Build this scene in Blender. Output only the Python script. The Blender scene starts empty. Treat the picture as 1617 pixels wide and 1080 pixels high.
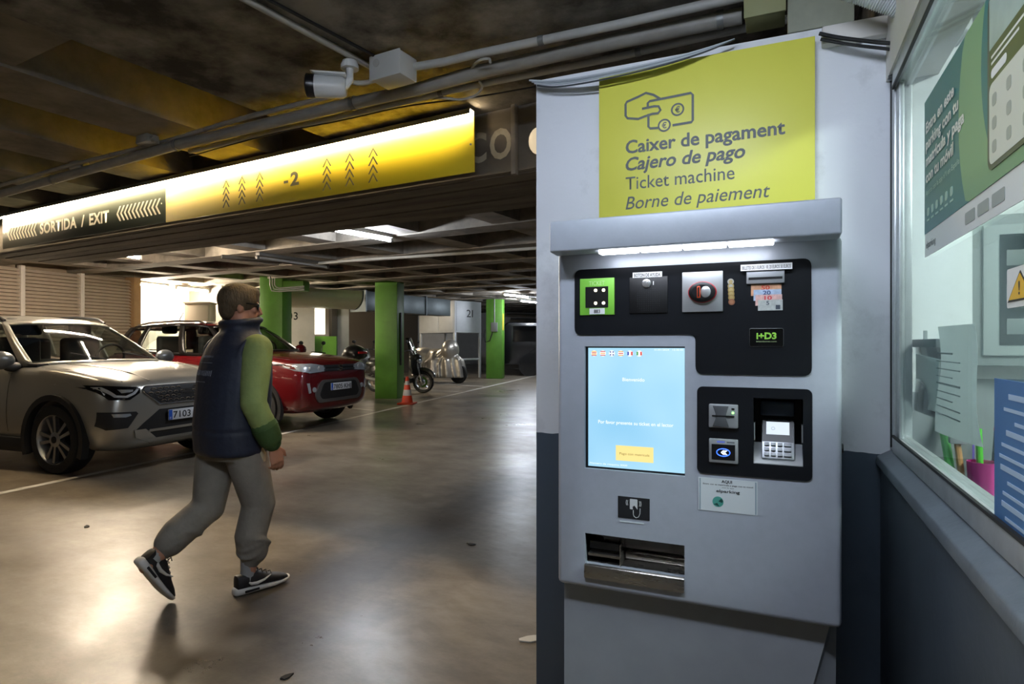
import bpy, bmesh, math, random
from math import sin, cos, tan, atan, atan2, pi, radians, sqrt
from mathutils import Vector, Matrix
from mathutils.bvhtree import BVHTree

random.seed(7)
SC = bpy.context.scene
COL = SC.collection

# ------------------------------------------------------------------ camera
CX, CY, F, EYE, YAW = 808.5, 543.0, 965.0, 1.30, radians(23.6)
cam_d = bpy.data.cameras.new('camera')
cam = bpy.data.objects.new('camera', cam_d)
COL.objects.link(cam)
cam_d.sensor_width = 36.0
cam_d.lens = 36.0 * F / 1617.0
cam_d.shift_y = (CY - 540.0) / 1617.0
cam_d.clip_start, cam_d.clip_end = 0.05, 200
cam.location = (0, 0, EYE)
cam.rotation_euler = (pi / 2, 0, YAW)
SC.camera = cam

# ------------------------------------------------------------------ exposure and world
SC.view_settings.view_transform = 'Standard'
SC.view_settings.look = 'None'
SC.view_settings.exposure = 0.3
SC.view_settings.gamma = 1.0
SC.view_settings.use_curve_mapping = False
SC.cycles.use_denoising = True
SC.cycles.max_bounces = 8
SC.cycles.diffuse_bounces = 4
SC.cycles.glossy_bounces = 4
SC.cycles.transmission_bounces = 6
SC.cycles.transparent_max_bounces = 12
SC.cycles.caustics_reflective = False
SC.cycles.caustics_refractive = False
SC.cycles.sample_clamp_indirect = 6.0

world = bpy.data.worlds.new('world')
SC.world = world
world.use_nodes = True
world.node_tree.nodes['Background'].inputs[0].default_value = (0.75, 0.85, 1.0, 1)
world.node_tree.nodes['Background'].inputs[1].default_value = 0.05

# strengths of the place's lamps and of the added ones
P_STRIP = 98.0
P_CANOPY = 10.0
P_TUBE = 330.0
P_NEAR = 88.0
P_BOOTH = 46.0
P_ADDED = 1500.0  # for the unseen tubes added over recess and shutters

# ------------------------------------------------------------------ geometry of the view (pixels of the 1617x1080 frame -> points of the place)
def cw(s, d, z=0.0):
    """camera-aligned plan coordinates (s to the right, d ahead) -> world"""
    return Vector((-d * sin(YAW) + s * cos(YAW), d * cos(YAW) + s * sin(YAW), z))

def ray(px, py):
    u, v = (px - CX) / F, (CY - py) / F
    q = cw(u, 1.0)
    return Vector((q.x, q.y, v))

def at_d(px, py, d):
    return ray(px, py) * d + Vector((0, 0, EYE))

def at_z(px, py, z=0.0):
    r = ray(px, py)
    return r * ((z - EYE) / r.z) + Vector((0, 0, EYE))

def at_plane(px, py, p0, n):
    r = ray(px, py)
    o = Vector((0, 0, EYE))
    return o + r * ((Vector(p0) - o).dot(n) / r.dot(n))

def at_y(px, py, y):
    return at_plane(px, py, (0, y, 0), Vector((0, 1, 0)))

def at_x(px, py, x):
    return at_plane(px, py, (x, 0, 0), Vector((1, 0, 0)))

# garage grid: x to the right along the sign beam, y into the garage
GROT = radians(-5.8)
G0 = cw(-0.2008, 3.356)
GM = Matrix.Translation(G0) @ Matrix.Rotation(GROT, 4, 'Z')
GI = GM.inverted()
def gw(x, y, z=0.0):
    return GM @ Vector((x, y, z))
SLOPE, SLOPE0 = 0.0135, 3.2
def lift(gy):
    return SLOPE * max(0.0, gy - SLOPE0)
def floor_z(p):
    return lift((GI @ Vector((p[0], p[1], 0))).y)
def at_floor(px, py):
    z = 0.0
    for _ in range(6):
        p = at_z(px, py, z)
        z = floor_z(p)
    return Vector((p.x, p.y, z))

# ------------------------------------------------------------------ materials
MATS = {}
def lin(c):
    if isinstance(c, str):
        c = c.lstrip('#')
        c = [int(c[i:i + 2], 16) / 255 for i in (0, 2, 4)]
        c = [x / 12.92 if x <= 0.04045 else ((x + 0.055) / 1.055) ** 2.4 for x in c]
    return (c[0], c[1], c[2], 1.0)

def mat(name, col, rough=0.5, metal=0.0, var=0.0, scale=8.0, bump=0.0, bscale=None, col2=None, coat=0.0, spec=None,
        detail=6.0, rvar=0.0, stretch=None, lo=0.35, hi=0.65):
    """a principled material; var / col2 mix a second tone by noise, bump gives fine relief, rvar varies the gloss"""
    if name in MATS:
        return MATS[name]
    m = bpy.data.materials.new(name)
    m.use_nodes = True
    nt = m.node_tree
    b = nt.nodes['Principled BSDF']
    c = lin(col)
    b.inputs['Base Color'].default_value = c
    b.inputs['Roughness'].default_value = rough
    b.inputs['Metallic'].default_value = metal
    if coat:
        b.inputs['Coat Weight'].default_value = coat
        b.inputs['Coat Roughness'].default_value = 0.05
    if spec is not None:
        b.inputs['Specular IOR Level'].default_value = spec
    if var or col2 or bump or rvar:
        tc = nt.nodes.new('ShaderNodeTexCoord')
        mp = nt.nodes.new('ShaderNodeMapping')
        nt.links.new(tc.outputs['Object'], mp.inputs['Vector'])
        if stretch:
            mp.inputs['Scale'].default_value = stretch
        n = nt.nodes.new('ShaderNodeTexNoise')
        n.inputs['Scale'].default_value = scale
        n.inputs['Detail'].default_value = detail
        n.inputs['Roughness'].default_value = 0.62
        nt.links.new(mp.outputs[0], n.inputs['Vector'])
        if var or col2:
            r = nt.nodes.new('ShaderNodeValToRGB')
            c2 = lin(col2) if col2 else tuple(max(0, x * (1 - var)) for x in c[:3]) + (1,)
            r.color_ramp.elements[0].color = c2
            r.color_ramp.elements[1].color = c
            r.color_ramp.elements[0].position = lo
            r.color_ramp.elements[1].position = hi
            nt.links.new(n.outputs['Fac'], r.inputs['Fac'])
            nt.links.new(r.outputs['Color'], b.inputs['Base Color'])
        if rvar:
            mr = nt.nodes.new('ShaderNodeMapRange')
            mr.inputs['From Min'].default_value = 0.3
            mr.inputs['From Max'].default_value = 0.7
            mr.inputs['To Min'].default_value = max(0.02, rough - rvar)
            mr.inputs['To Max'].default_value = min(1.0, rough + rvar)
            nt.links.new(n.outputs['Fac'], mr.inputs['Value'])
            nt.links.new(mr.outputs[0], b.inputs['Roughness'])
        if bump:
            n2 = nt.nodes.new('ShaderNodeTexNoise')
            n2.inputs['Scale'].default_value = bscale or scale * 6
            n2.inputs['Detail'].default_value = 5
            nt.links.new(mp.outputs[0], n2.inputs['Vector'])
            bp = nt.nodes.new('ShaderNodeBump')
            bp.inputs['Strength'].default_value = bump
            bp.inputs['Distance'].default_value = 0.01
            nt.links.new(n2.outputs['Fac'], bp.inputs['Height'])
            nt.links.new(bp.outputs['Normal'], b.inputs['Normal'])
    MATS[name] = m
    return m

def emit(name, col, strength):
    if name in MATS:
        return MATS[name]
    m = bpy.data.materials.new(name)
    m.use_nodes = True
    b = m.node_tree.nodes['Principled BSDF']
    c = lin(col)
    b.inputs['Base Color'].default_value = (0.05, 0.05, 0.05, 1)
    b.inputs['Emission Color'].default_value = c
    b.inputs['Emission Strength'].default_value = strength
    MATS[name] = m
    return m

def glass(name, tint, refl=0.06, rough=0.02, gain=1.0):
    """thin pane: lets light straight through with a tint, reflects more at grazing angles"""
    if name in MATS:
        return MATS[name]
    m = bpy.data.materials.new(name)
    m.use_nodes = True
    nt = m.node_tree
    nt.nodes.clear()
    out = nt.nodes.new('ShaderNodeOutputMaterial')
    tr = nt.nodes.new('ShaderNodeBsdfTransparent')
    tr.inputs[0].default_value = lin(tint)
    gl = nt.nodes.new('ShaderNodeBsdfGlossy')
    gl.inputs['Roughness'].default_value = rough
    gl.inputs['Color'].default_value = (0.95, 0.97, 1, 1)
    lw = nt.nodes.new('ShaderNodeFresnel')
    lw.inputs['IOR'].default_value = 1.45
    ad = nt.nodes.new('ShaderNodeMath')
    ad.operation = 'MULTIPLY_ADD'
    ad.inputs[1].default_value = gain
    ad.inputs[2].default_value = refl
    ad.use_clamp = True
    nt.links.new(lw.outputs[0], ad.inputs[0])
    mx = nt.nodes.new('ShaderNodeMixShader')
    nt.links.new(ad.outputs[0], mx.inputs[0])
    nt.links.new(tr.outputs[0], mx.inputs[1])
    nt.links.new(gl.outputs[0], mx.inputs[2])
    nt.links.new(mx.outputs[0], out.inputs[0])
    MATS[name] = m
    return m

def translucent(name, col):
    """thin paper: half of the light that falls on its back shows on its front"""
    if name in MATS:
        return MATS[name]
    m = bpy.data.materials.new(name)
    m.use_nodes = True
    nt = m.node_tree
    out = nt.nodes['Material Output']
    b = nt.nodes['Principled BSDF']
    b.inputs['Base Color'].default_value = lin(col)
    b.inputs['Roughness'].default_value = 0.7
    t = nt.nodes.new('ShaderNodeBsdfTranslucent')
    t.inputs['Color'].default_value = lin(col)
    mx = nt.nodes.new('ShaderNodeMixShader')
    mx.inputs[0].default_value = 0.5
    nt.links.new(b.outputs[0], mx.inputs[1])
    nt.links.new(t.outputs[0], mx.inputs[2])
    nt.links.new(mx.outputs[0], out.inputs[0])
    MATS[name] = m
    return m

# ------------------------------------------------------------------ mesh building
class MB:
    """collects simple solids in one bmesh; build() links them as one mesh object"""
    def __init__(self):
        self.bm = bmesh.new()

    def _merge(self, b2, M=None):
        if M is not None:
            bmesh.ops.transform(b2, matrix=M, verts=b2.verts)
        me = bpy.data.meshes.new('tmp')
        b2.to_mesh(me)
        b2.free()
        self.bm.from_mesh(me)
        bpy.data.meshes.remove(me)
        return self

    def box(self, x0, x1, y0, y1, z0, z1, bev=0.0, seg=2, M=None):
        b = bmesh.new()
        bmesh.ops.create_cube(b, size=1)
        for v in b.verts:
            v.co = Vector((x0 if v.co.x < 0 else x1, y0 if v.co.y < 0 else y1, z0 if v.co.z < 0 else z1))
        if bev:
            bmesh.ops.bevel(b, geom=list(b.edges), offset=bev, segments=seg, affect='EDGES', profile=0.5)
        return self._merge(b, M)

    def prism(self, poly, y0, y1, bev=0.0, M=None, axis='y', seg=2):
        """polygon in x,z extruded along y (axis 'y'); axis 'z': polygon in x,y extruded along z; axis 'x': polygon in y,z extruded along x"""
        b = bmesh.new()
        def pt(p, t):
            return {'y': (p[0], t, p[1]), 'z': (p[0], p[1], t), 'x': (t, p[0], p[1])}[axis]
        v0 = [b.verts.new(pt(p, y0)) for p in poly]
        v1 = [b.verts.new(pt(p, y1)) for p in poly]
        n = len(poly)
        b.faces.new(v0)
        b.faces.new(v1[::-1])
        for i in range(n):
            b.faces.new((v0[i], v1[i], v1[(i + 1) % n], v0[(i + 1) % n]))
        bmesh.ops.recalc_face_normals(b, faces=b.faces)
        if bev:
            bmesh.ops.bevel(b, geom=[e for e in b.edges], offset=bev, segments=seg, affect='EDGES', profile=0.5)
        return self._merge(b, M)

    def tube(self, pts, r, n=10, closed=False, cap=True, M=None):
        """round bar along points; r a number or one radius per point"""
        b = bmesh.new()
        pts = [Vector(p) for p in pts]
        rs = r if isinstance(r, (list, tuple)) else [r] * len(pts)
        k = len(pts)
        rings = []
        up = None
        for i, p in enumerate(pts):
            if closed:
                t = pts[(i + 1) % k] - pts[i - 1]
            else:
                t = pts[min(i + 1, k - 1)] - pts[max(i - 1, 0)]
            t.normalize()
            if up is None:
                up = Vector((0, 0, 1)) if abs(t.z) < 0.9 else Vector((1, 0, 0))
            a = t.cross(up)
            if a.length < 1e-6:
                a = t.orthogonal()
            a.normalize()
            c = a.cross(t).normalized()
            up = c
            rings.append([b.verts.new(p + (a * cos(2 * pi * j / n) + c * sin(2 * pi * j / n)) * rs[i]) for j in range(n)])
        m = k if closed else k - 1
        for i in range(m):
            A, B = rings[i], rings[(i + 1) % k]
            for j in range(n):
                b.faces.new((A[j], A[(j + 1) % n], B[(j + 1) % n], B[j]))
        if cap and not closed:
            b.faces.new(rings[0][::-1])
            b.faces.new(rings[-1])
        bmesh.ops.recalc_face_normals(b, faces=b.faces)
        return self._merge(b, M)

    def lathe(self, prof, n=24, M=None, cap=True, a0=0.0, a1=2 * pi):
        """(radius, height) profile turned about z"""
        b = bmesh.new()
        full = abs(a1 - a0 - 2 * pi) < 1e-6
        m = n if full else n + 1
        rings = [[b.verts.new((r * cos(a0 + (a1 - a0) * j / n), r * sin(a0 + (a1 - a0) * j / n), z)) for j in range(m)] for r, z in prof]
        for i in range(len(prof) - 1):
            A, B = rings[i], rings[i + 1]
            for j in range(n):
                q = (j + 1) % m
                b.faces.new((A[j], A[q], B[q], B[j]))
        if cap and full:
            if prof[0][0] > 1e-5:
                b.faces.new(rings[0][::-1])
            if prof[-1][0] > 1e-5:
                b.faces.new(rings[-1])
        bmesh.ops.remove_doubles(b, verts=b.verts, dist=1e-6)
        bmesh.ops.recalc_face_normals(b, faces=b.faces)
        return self._merge(b, M)

    def sphere(self, c, r, n=16, M=None):
        b = bmesh.new()
        bmesh.ops.create_uvsphere(b, u_segments=n, v_segments=max(6, n * 2 // 3), radius=1)
        r = (r, r, r) if not isinstance(r, (tuple, list)) else r
        for v in b.verts:
            v.co = Vector((v.co.x * r[0], v.co.y * r[1], v.co.z * r[2])) + Vector(c)
        return self._merge(b, M)

    def quads(self, verts, faces, M=None):
        b = bmesh.new()
        vs = [b.verts.new(v) for v in verts]
        for f in faces:
            b.faces.new([vs[i] for i in f])
        bmesh.ops.recalc_face_normals(b, faces=b.faces)
        return self._merge(b, M)

    def loft(self, rings, closed=True, cap=True, M=None):
        """skin over equal-length loops of points"""
        b = bmesh.new()
        R = [[b.verts.new(p) for p in ring] for ring in rings]
        n = len(rings[0])
        for i in range(len(R) - 1):
            for j in range(n if closed else n - 1):
                q = (j + 1) % n
                b.faces.new((R[i][j], R[i][q], R[i + 1][q], R[i + 1][j]))
        if cap and closed:
            b.faces.new(R[0][::-1])
            b.faces.new(R[-1])
        bmesh.ops.recalc_face_normals(b, faces=b.faces)
        return self._merge(b, M)

    def mesh(self, me, M=None):
        b = bmesh.new()
        b.from_mesh(me)
        return self._merge(b, M)

    def data(self, name, m=None, angle=35.0, smooth=True):
        me = bpy.data.meshes.new(name)
        self.bm.to_mesh(me)
        self.bm.free()
        if smooth:
            me.polygons.foreach_set('use_smooth', [True] * len(me.polygons))
            me.set_sharp_from_angle(angle=radians(angle))
        if m:
            me.materials.append(m)
        return me

    def build(self, name, m, parent=None, angle=35.0, smooth=True):
        return link(name, self.data(name, m, angle, smooth), parent)

def link(name, me, parent=None, loc=None, rotz=None):
    o = bpy.data.objects.new(name, me)
    COL.objects.link(o)
    if parent is not None:
        o.parent = parent
    if loc is not None:
        o.location = loc
    if rotz is not None:
        o.rotation_euler = (0, 0, rotz)
    return o

def tag(o, label, cat, group=None):
    o['label'] = label
    o['category'] = cat
    if group:
        o['group'] = group
    return o

def thing(name, label, cat, loc=(0, 0, 0), rotz=0.0, group=None):
    o = bpy.data.objects.new(name, None)
    COL.objects.link(o)
    o.empty_display_size = 0.1
    o.location = loc
    o.rotation_euler = (0, 0, rotz)
    return tag(o, label, cat, group)

def struct(o, label=None):
    o['kind'] = 'structure'
    if label:
        o['label'] = label
    return o

def child(parent, name, m, fn, angle=35.0, label=None):
    """a part: fn(mb) fills the builder"""
    b = MB()
    fn(b)
    o = b.build(name, m, parent, angle)
    if label:
        o['label'] = label
    return o

def copy_tree(o, parent=None):
    c = o.copy()
    COL.objects.link(c)
    c.parent = parent
    for ch in list(o.children):
        copy_tree(ch, c)
    return c

def frame(origin, xdir, zdir):
    """matrix with local x along xdir, local z along zdir (both world), y completing"""
    x = Vector(xdir).normalized()
    z = Vector(zdir)
    z = (z - x * z.dot(x)).normalized()
    y = z.cross(x)
    return Matrix(((x.x, y.x, z.x, origin[0]), (x.y, y.y, z.y, origin[1]), (x.z, y.z, z.z, origin[2]), (0, 0, 0, 1)))

def text_data(body, bold=0.0, shear=0.0, space=1.0, align='LEFT', ext=0.0):
    cu = bpy.data.curves.new('txt', 'FONT')
    cu.body = body
    cu.size = 1.0
    cu.offset = bold
    cu.shear = shear
    cu.space_character = space
    cu.align_x = align
    cu.resolution_u = 3
    cu.extrude = ext
    o = bpy.data.objects.new('txt', cu)
    COL.objects.link(o)
    dg = bpy.context.evaluated_depsgraph_get()
    me = bpy.data.meshes.new_from_object(o.evaluated_get(dg))
    bpy.data.objects.remove(o)
    bpy.data.curves.remove(cu)
    return me

def lettering(parent, body, m, x0, x1, z0, z1, y, bold=0.0, shear=0.0, space=1.0, name='lettering', caps=None, M=None):
    """writing on a face that looks to -y: fitted between x0..x1; z0 baseline, z1 cap line (the height of a capital)"""
    me = text_data(body, bold, shear, space)
    xs = [v.co.x for v in me.vertices]
    mnx, mxx = min(xs), max(xs)
    cap = 0.729
    sx = (x1 - x0) / (mxx - mnx)
    sz = (z1 - z0) / cap
    for v in me.vertices:
        v.co = Vector((x0 + (v.co.x - mnx) * sx, y, z0 + v.co.y * sz))
    if M is not None:
        me.transform(M)
    me.materials.append(m)
    me.name = name
    return link(name, me, parent)

def evaluated(bmb, mods, name='tmp'):
    """mesh data of a builder after a list of modifiers [(type, {settings})]"""
    me = bmb.data(name) if isinstance(bmb, MB) else bmb
    o = bpy.data.objects.new(name, me)
    COL.objects.link(o)
    for t, kw in mods:
        md = o.modifiers.new(t.lower(), t)
        for k, v in kw.items():
            setattr(md, k, v)
    dg = bpy.context.evaluated_depsgraph_get()
    r = bpy.data.meshes.new_from_object(o.evaluated_get(dg))
    bpy.data.objects.remove(o)
    return r

def fused(bmb, voxel=0.012, smooth=6, factor=0.5):
    """overlapping solids melted into one continuous skin"""
    mods = [('REMESH', dict(mode='VOXEL', voxel_size=voxel, use_smooth_shade=True))]
    if smooth:
        mods.append(('SMOOTH', dict(factor=factor, iterations=smooth)))
    return evaluated(bmb, mods)

def bvh_of(me):
    return BVHTree.FromPolygons([v.co.copy() for v in me.vertices], [tuple(p.vertices) for p in me.polygons])

def patch_bm(poly, cell):
    """2D polygon -> bmesh in the xy plane cut into cells no larger than cell"""
    b = bmesh.new()
    vs = [b.verts.new((p[0], p[1], 0)) for p in poly]
    b.faces.new(vs)
    xs = [p[0] for p in poly]
    ys = [p[1] for p in poly]
    def cuts(lo, hi):
        n = int((hi - lo) / cell)
        return [lo + (hi - lo) * i / (n + 1) for i in range(1, n + 1)]
    for x in cuts(min(xs), max(xs)):
        bmesh.ops.bisect_plane(b, geom=list(b.verts) + list(b.edges) + list(b.faces), plane_co=(x, 0, 0), plane_no=(1, 0, 0))
    for y in cuts(min(ys), max(ys)):
        bmesh.ops.bisect_plane(b, geom=list(b.verts) + list(b.edges) + list(b.faces), plane_co=(0, y, 0), plane_no=(0, 1, 0))
    return b

def wrapped(bvh, poly, place, direction, cell=0.03, lift_=0.004, thick=0.006, fallback=None):
    """a plate with the outline poly (2D), laid on a curved body: place(p2) gives a start point, thrown along direction onto the bvh"""
    b = patch_bm(poly, cell)
    dvec = Vector(direction).normalized()
    last = None
    top = {}
    for v in b.verts:
        o = Vector(place((v.co.x, v.co.y)))
        h = bvh.ray_cast(o, dvec)
        if h[0] is not None:
            last = (h[0] - o).length
            v.co = h[0] - dvec * lift_
        else:
            v.co = o + dvec * ((last if last is not None else (fallback or 0)) - lift_)
    ret = bmesh.ops.extrude_face_region(b, geom=list(b.faces))
    nv = [g for g in ret['geom'] if isinstance(g, bmesh.types.BMVert)]
    for v in nv:
        v.co -= dvec * thick
    bmesh.ops.recalc_face_normals(b, faces=b.faces)
    mb = MB()
    return mb._merge(b)

def ngon(cx, cy, r, n=24, ry=None, a0=0.0):
    ry = ry or r
    return [(cx + r * cos(a0 + 2 * pi * i / n), cy + ry * sin(a0 + 2 * pi * i / n)) for i in range(n)]

def rrect(x0, x1, z0, z1, r, n=5):
    out = []
    for cx, cz, a in ((x1 - r, z1 - r, 0), (x0 + r, z1 - r, pi / 2), (x0 + r, z0 + r, pi), (x1 - r, z0 + r, 1.5 * pi)):
        for i in range(n + 1):
            t = a + pi / 2 * i / n
            out.append((cx + r * cos(t), cz + r * sin(t)))
    return out

def round_poly(poly, r, n=4):
    """polygon with rounded corners"""
    out = []
    k = len(poly)
    rr = r if isinstance(r, (list, tuple)) else [r] * k
    for i in range(k):
        p, a, b = Vector(poly[i]), Vector(poly[i - 1]), Vector(poly[(i + 1) % k])
        da, db = (a - p), (b - p)
        t = min(rr[i], da.length * 0.45, db.length * 0.45)
        if t < 1e-5:
            out.append(tuple(p))
            continue
        s, e = p + da.normalized() * t, p + db.normalized() * t
        for j in range(n + 1):
            w = j / n
            q = s * (1 - w) ** 2 + p * 2 * w * (1 - w) + e * w ** 2
            out.append((q.x, q.y))
    return out

# ------------------------------------------------------------------ surfaces
def floor_mat():
    m = bpy.data.materials.new('garage_floor')
    m.use_nodes = True
    nt = m.node_tree
    b = nt.nodes['Principled BSDF']
    tc = nt.nodes.new('ShaderNodeTexCoord')
    def noise(scale, detail=6, stretch=None, rough=0.6):
        mp = nt.nodes.new('ShaderNodeMapping')
        nt.links.new(tc.outputs['Object'], mp.inputs['Vector'])
        if stretch:
            mp.inputs['Scale'].default_value = stretch
        n = nt.nodes.new('ShaderNodeTexNoise')
        n.inputs['Scale'].default_value = scale
        n.inputs['Detail'].default_value = detail
        n.inputs['Roughness'].default_value = rough
        nt.links.new(mp.outputs[0], n.inputs['Vector'])
        return n.outputs['Fac']
    def ramp(src, p0, c0, p1, c1):
        r = nt.nodes.new('ShaderNodeValToRGB')
        r.color_ramp.elements[0].position, r.color_ramp.elements[1].position = p0, p1
        r.color_ramp.elements[0].color, r.color_ramp.elements[1].color = lin(c0), lin(c1)
        nt.links.new(src, r.inputs['Fac'])
        return r.outputs['Color']
    def mul(a, bb):
        x = nt.nodes.new('ShaderNodeMix')
        x.data_type = 'RGBA'
        x.blend_type = 'MULTIPLY'
        x.inputs['Factor'].default_value = 1.0
        nt.links.new(a, x.inputs['A'])
        nt.links.new(bb, x.inputs['B'])
        return x.outputs['Result']
    base = ramp(noise(0.9, 8), 0.3, '#72695d', 0.7, '#928878')
    wear = ramp(noise(2.0, 10, (0.7, 1.15, 1), 0.7), 0.34, '#c6c2bb', 0.60, '#ffffff')     # tyre wear drawn out across the aisle
    specks = ramp(noise(45, 2), 0.15, '#cfccc8', 0.26, '#ffffff')
    scr = ramp(noise(6, 9, (0.8, 1.5, 1), 0.72), 0.25, '#dcd9d4', 0.62, '#ffffff')
    # soft dark band across the floor along a line, broken up by noise
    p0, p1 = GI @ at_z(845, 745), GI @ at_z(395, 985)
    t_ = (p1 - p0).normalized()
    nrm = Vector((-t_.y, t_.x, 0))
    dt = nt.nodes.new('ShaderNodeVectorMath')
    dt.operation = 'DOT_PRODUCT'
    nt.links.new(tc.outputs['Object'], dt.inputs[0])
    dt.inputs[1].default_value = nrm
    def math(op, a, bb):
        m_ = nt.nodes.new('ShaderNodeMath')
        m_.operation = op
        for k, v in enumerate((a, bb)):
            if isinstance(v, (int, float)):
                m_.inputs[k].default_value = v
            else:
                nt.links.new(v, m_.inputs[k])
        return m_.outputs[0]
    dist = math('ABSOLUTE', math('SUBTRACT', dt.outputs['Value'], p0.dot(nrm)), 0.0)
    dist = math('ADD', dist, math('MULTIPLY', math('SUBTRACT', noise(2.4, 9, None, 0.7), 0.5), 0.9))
    dark_band = ramp(dist, 0.12, '#8c857e', 0.55, '#ffffff')
    nt.links.new(mul(mul(mul(base, wear), dark_band), mul(specks, scr)), b.inputs['Base Color'])
    mr = nt.nodes.new('ShaderNodeMapRange')
    mr.inputs['From Min'].default_value, mr.inputs['From Max'].default_value = 0.3, 0.7
    mr.inputs['To Min'].default_value, mr.inputs['To Max'].default_value = 0.25, 0.46
    nt.links.new(noise(1.5, 9, (0.85, 1.1, 1), 0.68), mr.inputs['Value'])
    nt.links.new(mr.outputs[0], b.inputs['Roughness'])
    bp = nt.nodes.new('ShaderNodeBump')
    bp.inputs['Strength'].default_value = 0.08
    bp.inputs['Distance'].default_value = 0.01
    nt.links.new(noise(30, 5), bp.inputs['Height'])
    nt.links.new(bp.outputs['Normal'], b.inputs['Normal'])
    return m

def two_tone(name, low, high, z, rough=0.45, wob=0.012):
    """paint with a dado line at height z, the edge a little unsteady"""
    m = bpy.data.materials.new(name)
    m.use_nodes = True
    nt = m.node_tree
    b = nt.nodes['Principled BSDF']
    tc = nt.nodes.new('ShaderNodeTexCoord')
    sp = nt.nodes.new('ShaderNodeSeparateXYZ')
    nt.links.new(tc.outputs['Object'], sp.inputs[0])
    n = nt.nodes.new('ShaderNodeTexNoise')
    n.inputs['Scale'].default_value = 9
    nt.links.new(tc.outputs['Object'], n.inputs['Vector'])
    k = nt.nodes.new('ShaderNodeMath')
    k.operation = 'MULTIPLY_ADD'
    k.inputs[1].default_value = wob * 2
    nt.links.new(n.outputs['Fac'], k.inputs[0])
    nt.links.new(sp.outputs['Z'], k.inputs[2])
    g = nt.nodes.new('ShaderNodeMath')
    g.operation = 'GREATER_THAN'
    g.inputs[1].default_value = z + wob
    nt.links.new(k.outputs[0], g.inputs[0])
    n3 = nt.nodes.new('ShaderNodeTexNoise')
    n3.inputs['Scale'].default_value = 3.5
    n3.inputs['Detail'].default_value = 10
    n3.inputs['Roughness'].default_value = 0.7
    nt.links.new(tc.outputs['Object'], n3.inputs['Vector'])
    def tone(c):
        r = nt.nodes.new('ShaderNodeValToRGB')
        l = lin(c)
        r.color_ramp.elements[0].color = tuple(x * 0.72 for x in l[:3]) + (1,)
        r.color_ramp.elements[1].color = l
        r.color_ramp.elements[0].position, r.color_ramp.elements[1].position = 0.24, 0.45
        nt.links.new(n3.outputs['Fac'], r.inputs['Fac'])
        return r.outputs['Color']
    mx = nt.nodes.new('ShaderNodeMix')
    mx.data_type = 'RGBA'
    nt.links.new(g.outputs[0], mx.inputs['Factor'])
    nt.links.new(tone(low), mx.inputs['A'])
    nt.links.new(tone(high), mx.inputs['B'])
    nt.links.new(mx.outputs['Result'], b.inputs['Base Color'])
    b.inputs['Roughness'].default_value = rough
    n2 = nt.nodes.new('ShaderNodeTexNoise')
    n2.inputs['Scale'].default_value = 26
    n2.inputs['Detail'].default_value = 8
    nt.links.new(tc.outputs['Object'], n2.inputs['Vector'])
    bp = nt.nodes.new('ShaderNodeBump')
    bp.inputs['Strength'].default_value = 0.18
    bp.inputs['Distance'].default_value = 0.008
    nt.links.new(n2.outputs['Fac'], bp.inputs['Height'])
    nt.links.new(bp.outputs['Normal'], b.inputs['Normal'])
    return m

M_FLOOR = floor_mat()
M_CONC = mat('raw_concrete', '#948c80', 0.85, var=0.55, scale=2.6, bump=0.5, bscale=14, detail=12, lo=0.36, hi=0.68)
M_CONC_DARK = mat('sooty_concrete', '#938e85', 0.8, col2='#262420', scale=3.2, bump=0.7, bscale=9, detail=14, lo=0.40, hi=0.66)
M_BEAM = mat('board_marked_concrete', '#6f685d', 0.8, var=0.5, scale=2.2, bump=0.4, bscale=20, detail=10, stretch=(0.5, 3.0, 1))
M_WALLWHITE = mat('white_plaster', '#d9d6cf', 0.6, var=0.12, scale=3, bump=0.15, bscale=30)
M_WALLGREY = mat('grey_plaster', '#a9a49a', 0.7, var=0.15, scale=3)
M_LINE = mat('road_paint', '#c9c6bd', 0.5, col2='#8d8a83', scale=7, detail=10, lo=0.3, hi=0.42)
M_GREEN = mat('green_paint', '#5d9433', 0.45, var=0.18, scale=4, bump=0.1, bscale=30)
M_DARKTONE = two_tone('pay_wall_paint', '#47525e', '#dfe3e8', 0.975)
M_DADO = mat('dado_paint', '#465059', 0.4, var=0.22, scale=5, bump=0.12, bscale=25)
M_SILL = mat('sill_paint', '#6b757d', 0.45, var=0.3, scale=6, bump=0.15)
M_ALU = mat('brushed_aluminium', '#c3c8ca', 0.35, 0.55, var=0.15, scale=20)
M_BLACK = mat('black_rubber', '#0c0d0e', 0.6)

# ------------------------------------------------------------------ floor and painted lines
ZJ = 2.60          # underside of joists and of the solid slab
ZC = 2.90          # top of the coffers
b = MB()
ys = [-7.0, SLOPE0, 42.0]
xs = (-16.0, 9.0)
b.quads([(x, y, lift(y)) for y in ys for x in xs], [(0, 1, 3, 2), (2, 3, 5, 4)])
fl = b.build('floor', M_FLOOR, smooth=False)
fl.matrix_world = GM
struct(fl)

def strip_on_floor(name, p, q, w, label):
    """painted line from p to q (world), following the floor's bend"""
    p, q = Vector(p), Vector(q)
    b = MB()
    n = 24
    t = (q - p).normalized()
    side = Vector((-t.y, t.x, 0)).normalized() * w / 2
    vs = []
    for i in range(n + 1):
        c = p + (q - p) * i / n
        c.z = floor_z(c) + 0.004
        vs += [c - side, c + side]
    b.quads(vs, [(2 * i, 2 * i + 1, 2 * i + 3, 2 * i + 2) for i in range(n)])
    return tag(b.build(name, M_LINE, smooth=False), label, 'floor marking')

AIS = (sin(radians(18.0)), cos(radians(18.0)))          # the aisle line in camera-aligned plan
A0 = (-4.445, 5.306)
def aisle(t, off=0.0):
    """point t metres along the aisle line, off metres to its left (into the bays), as world xy"""
    return cw(A0[0] + AIS[0] * t - AIS[1] * off, A0[1] + AIS[1] * t + AIS[0] * off)

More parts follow.
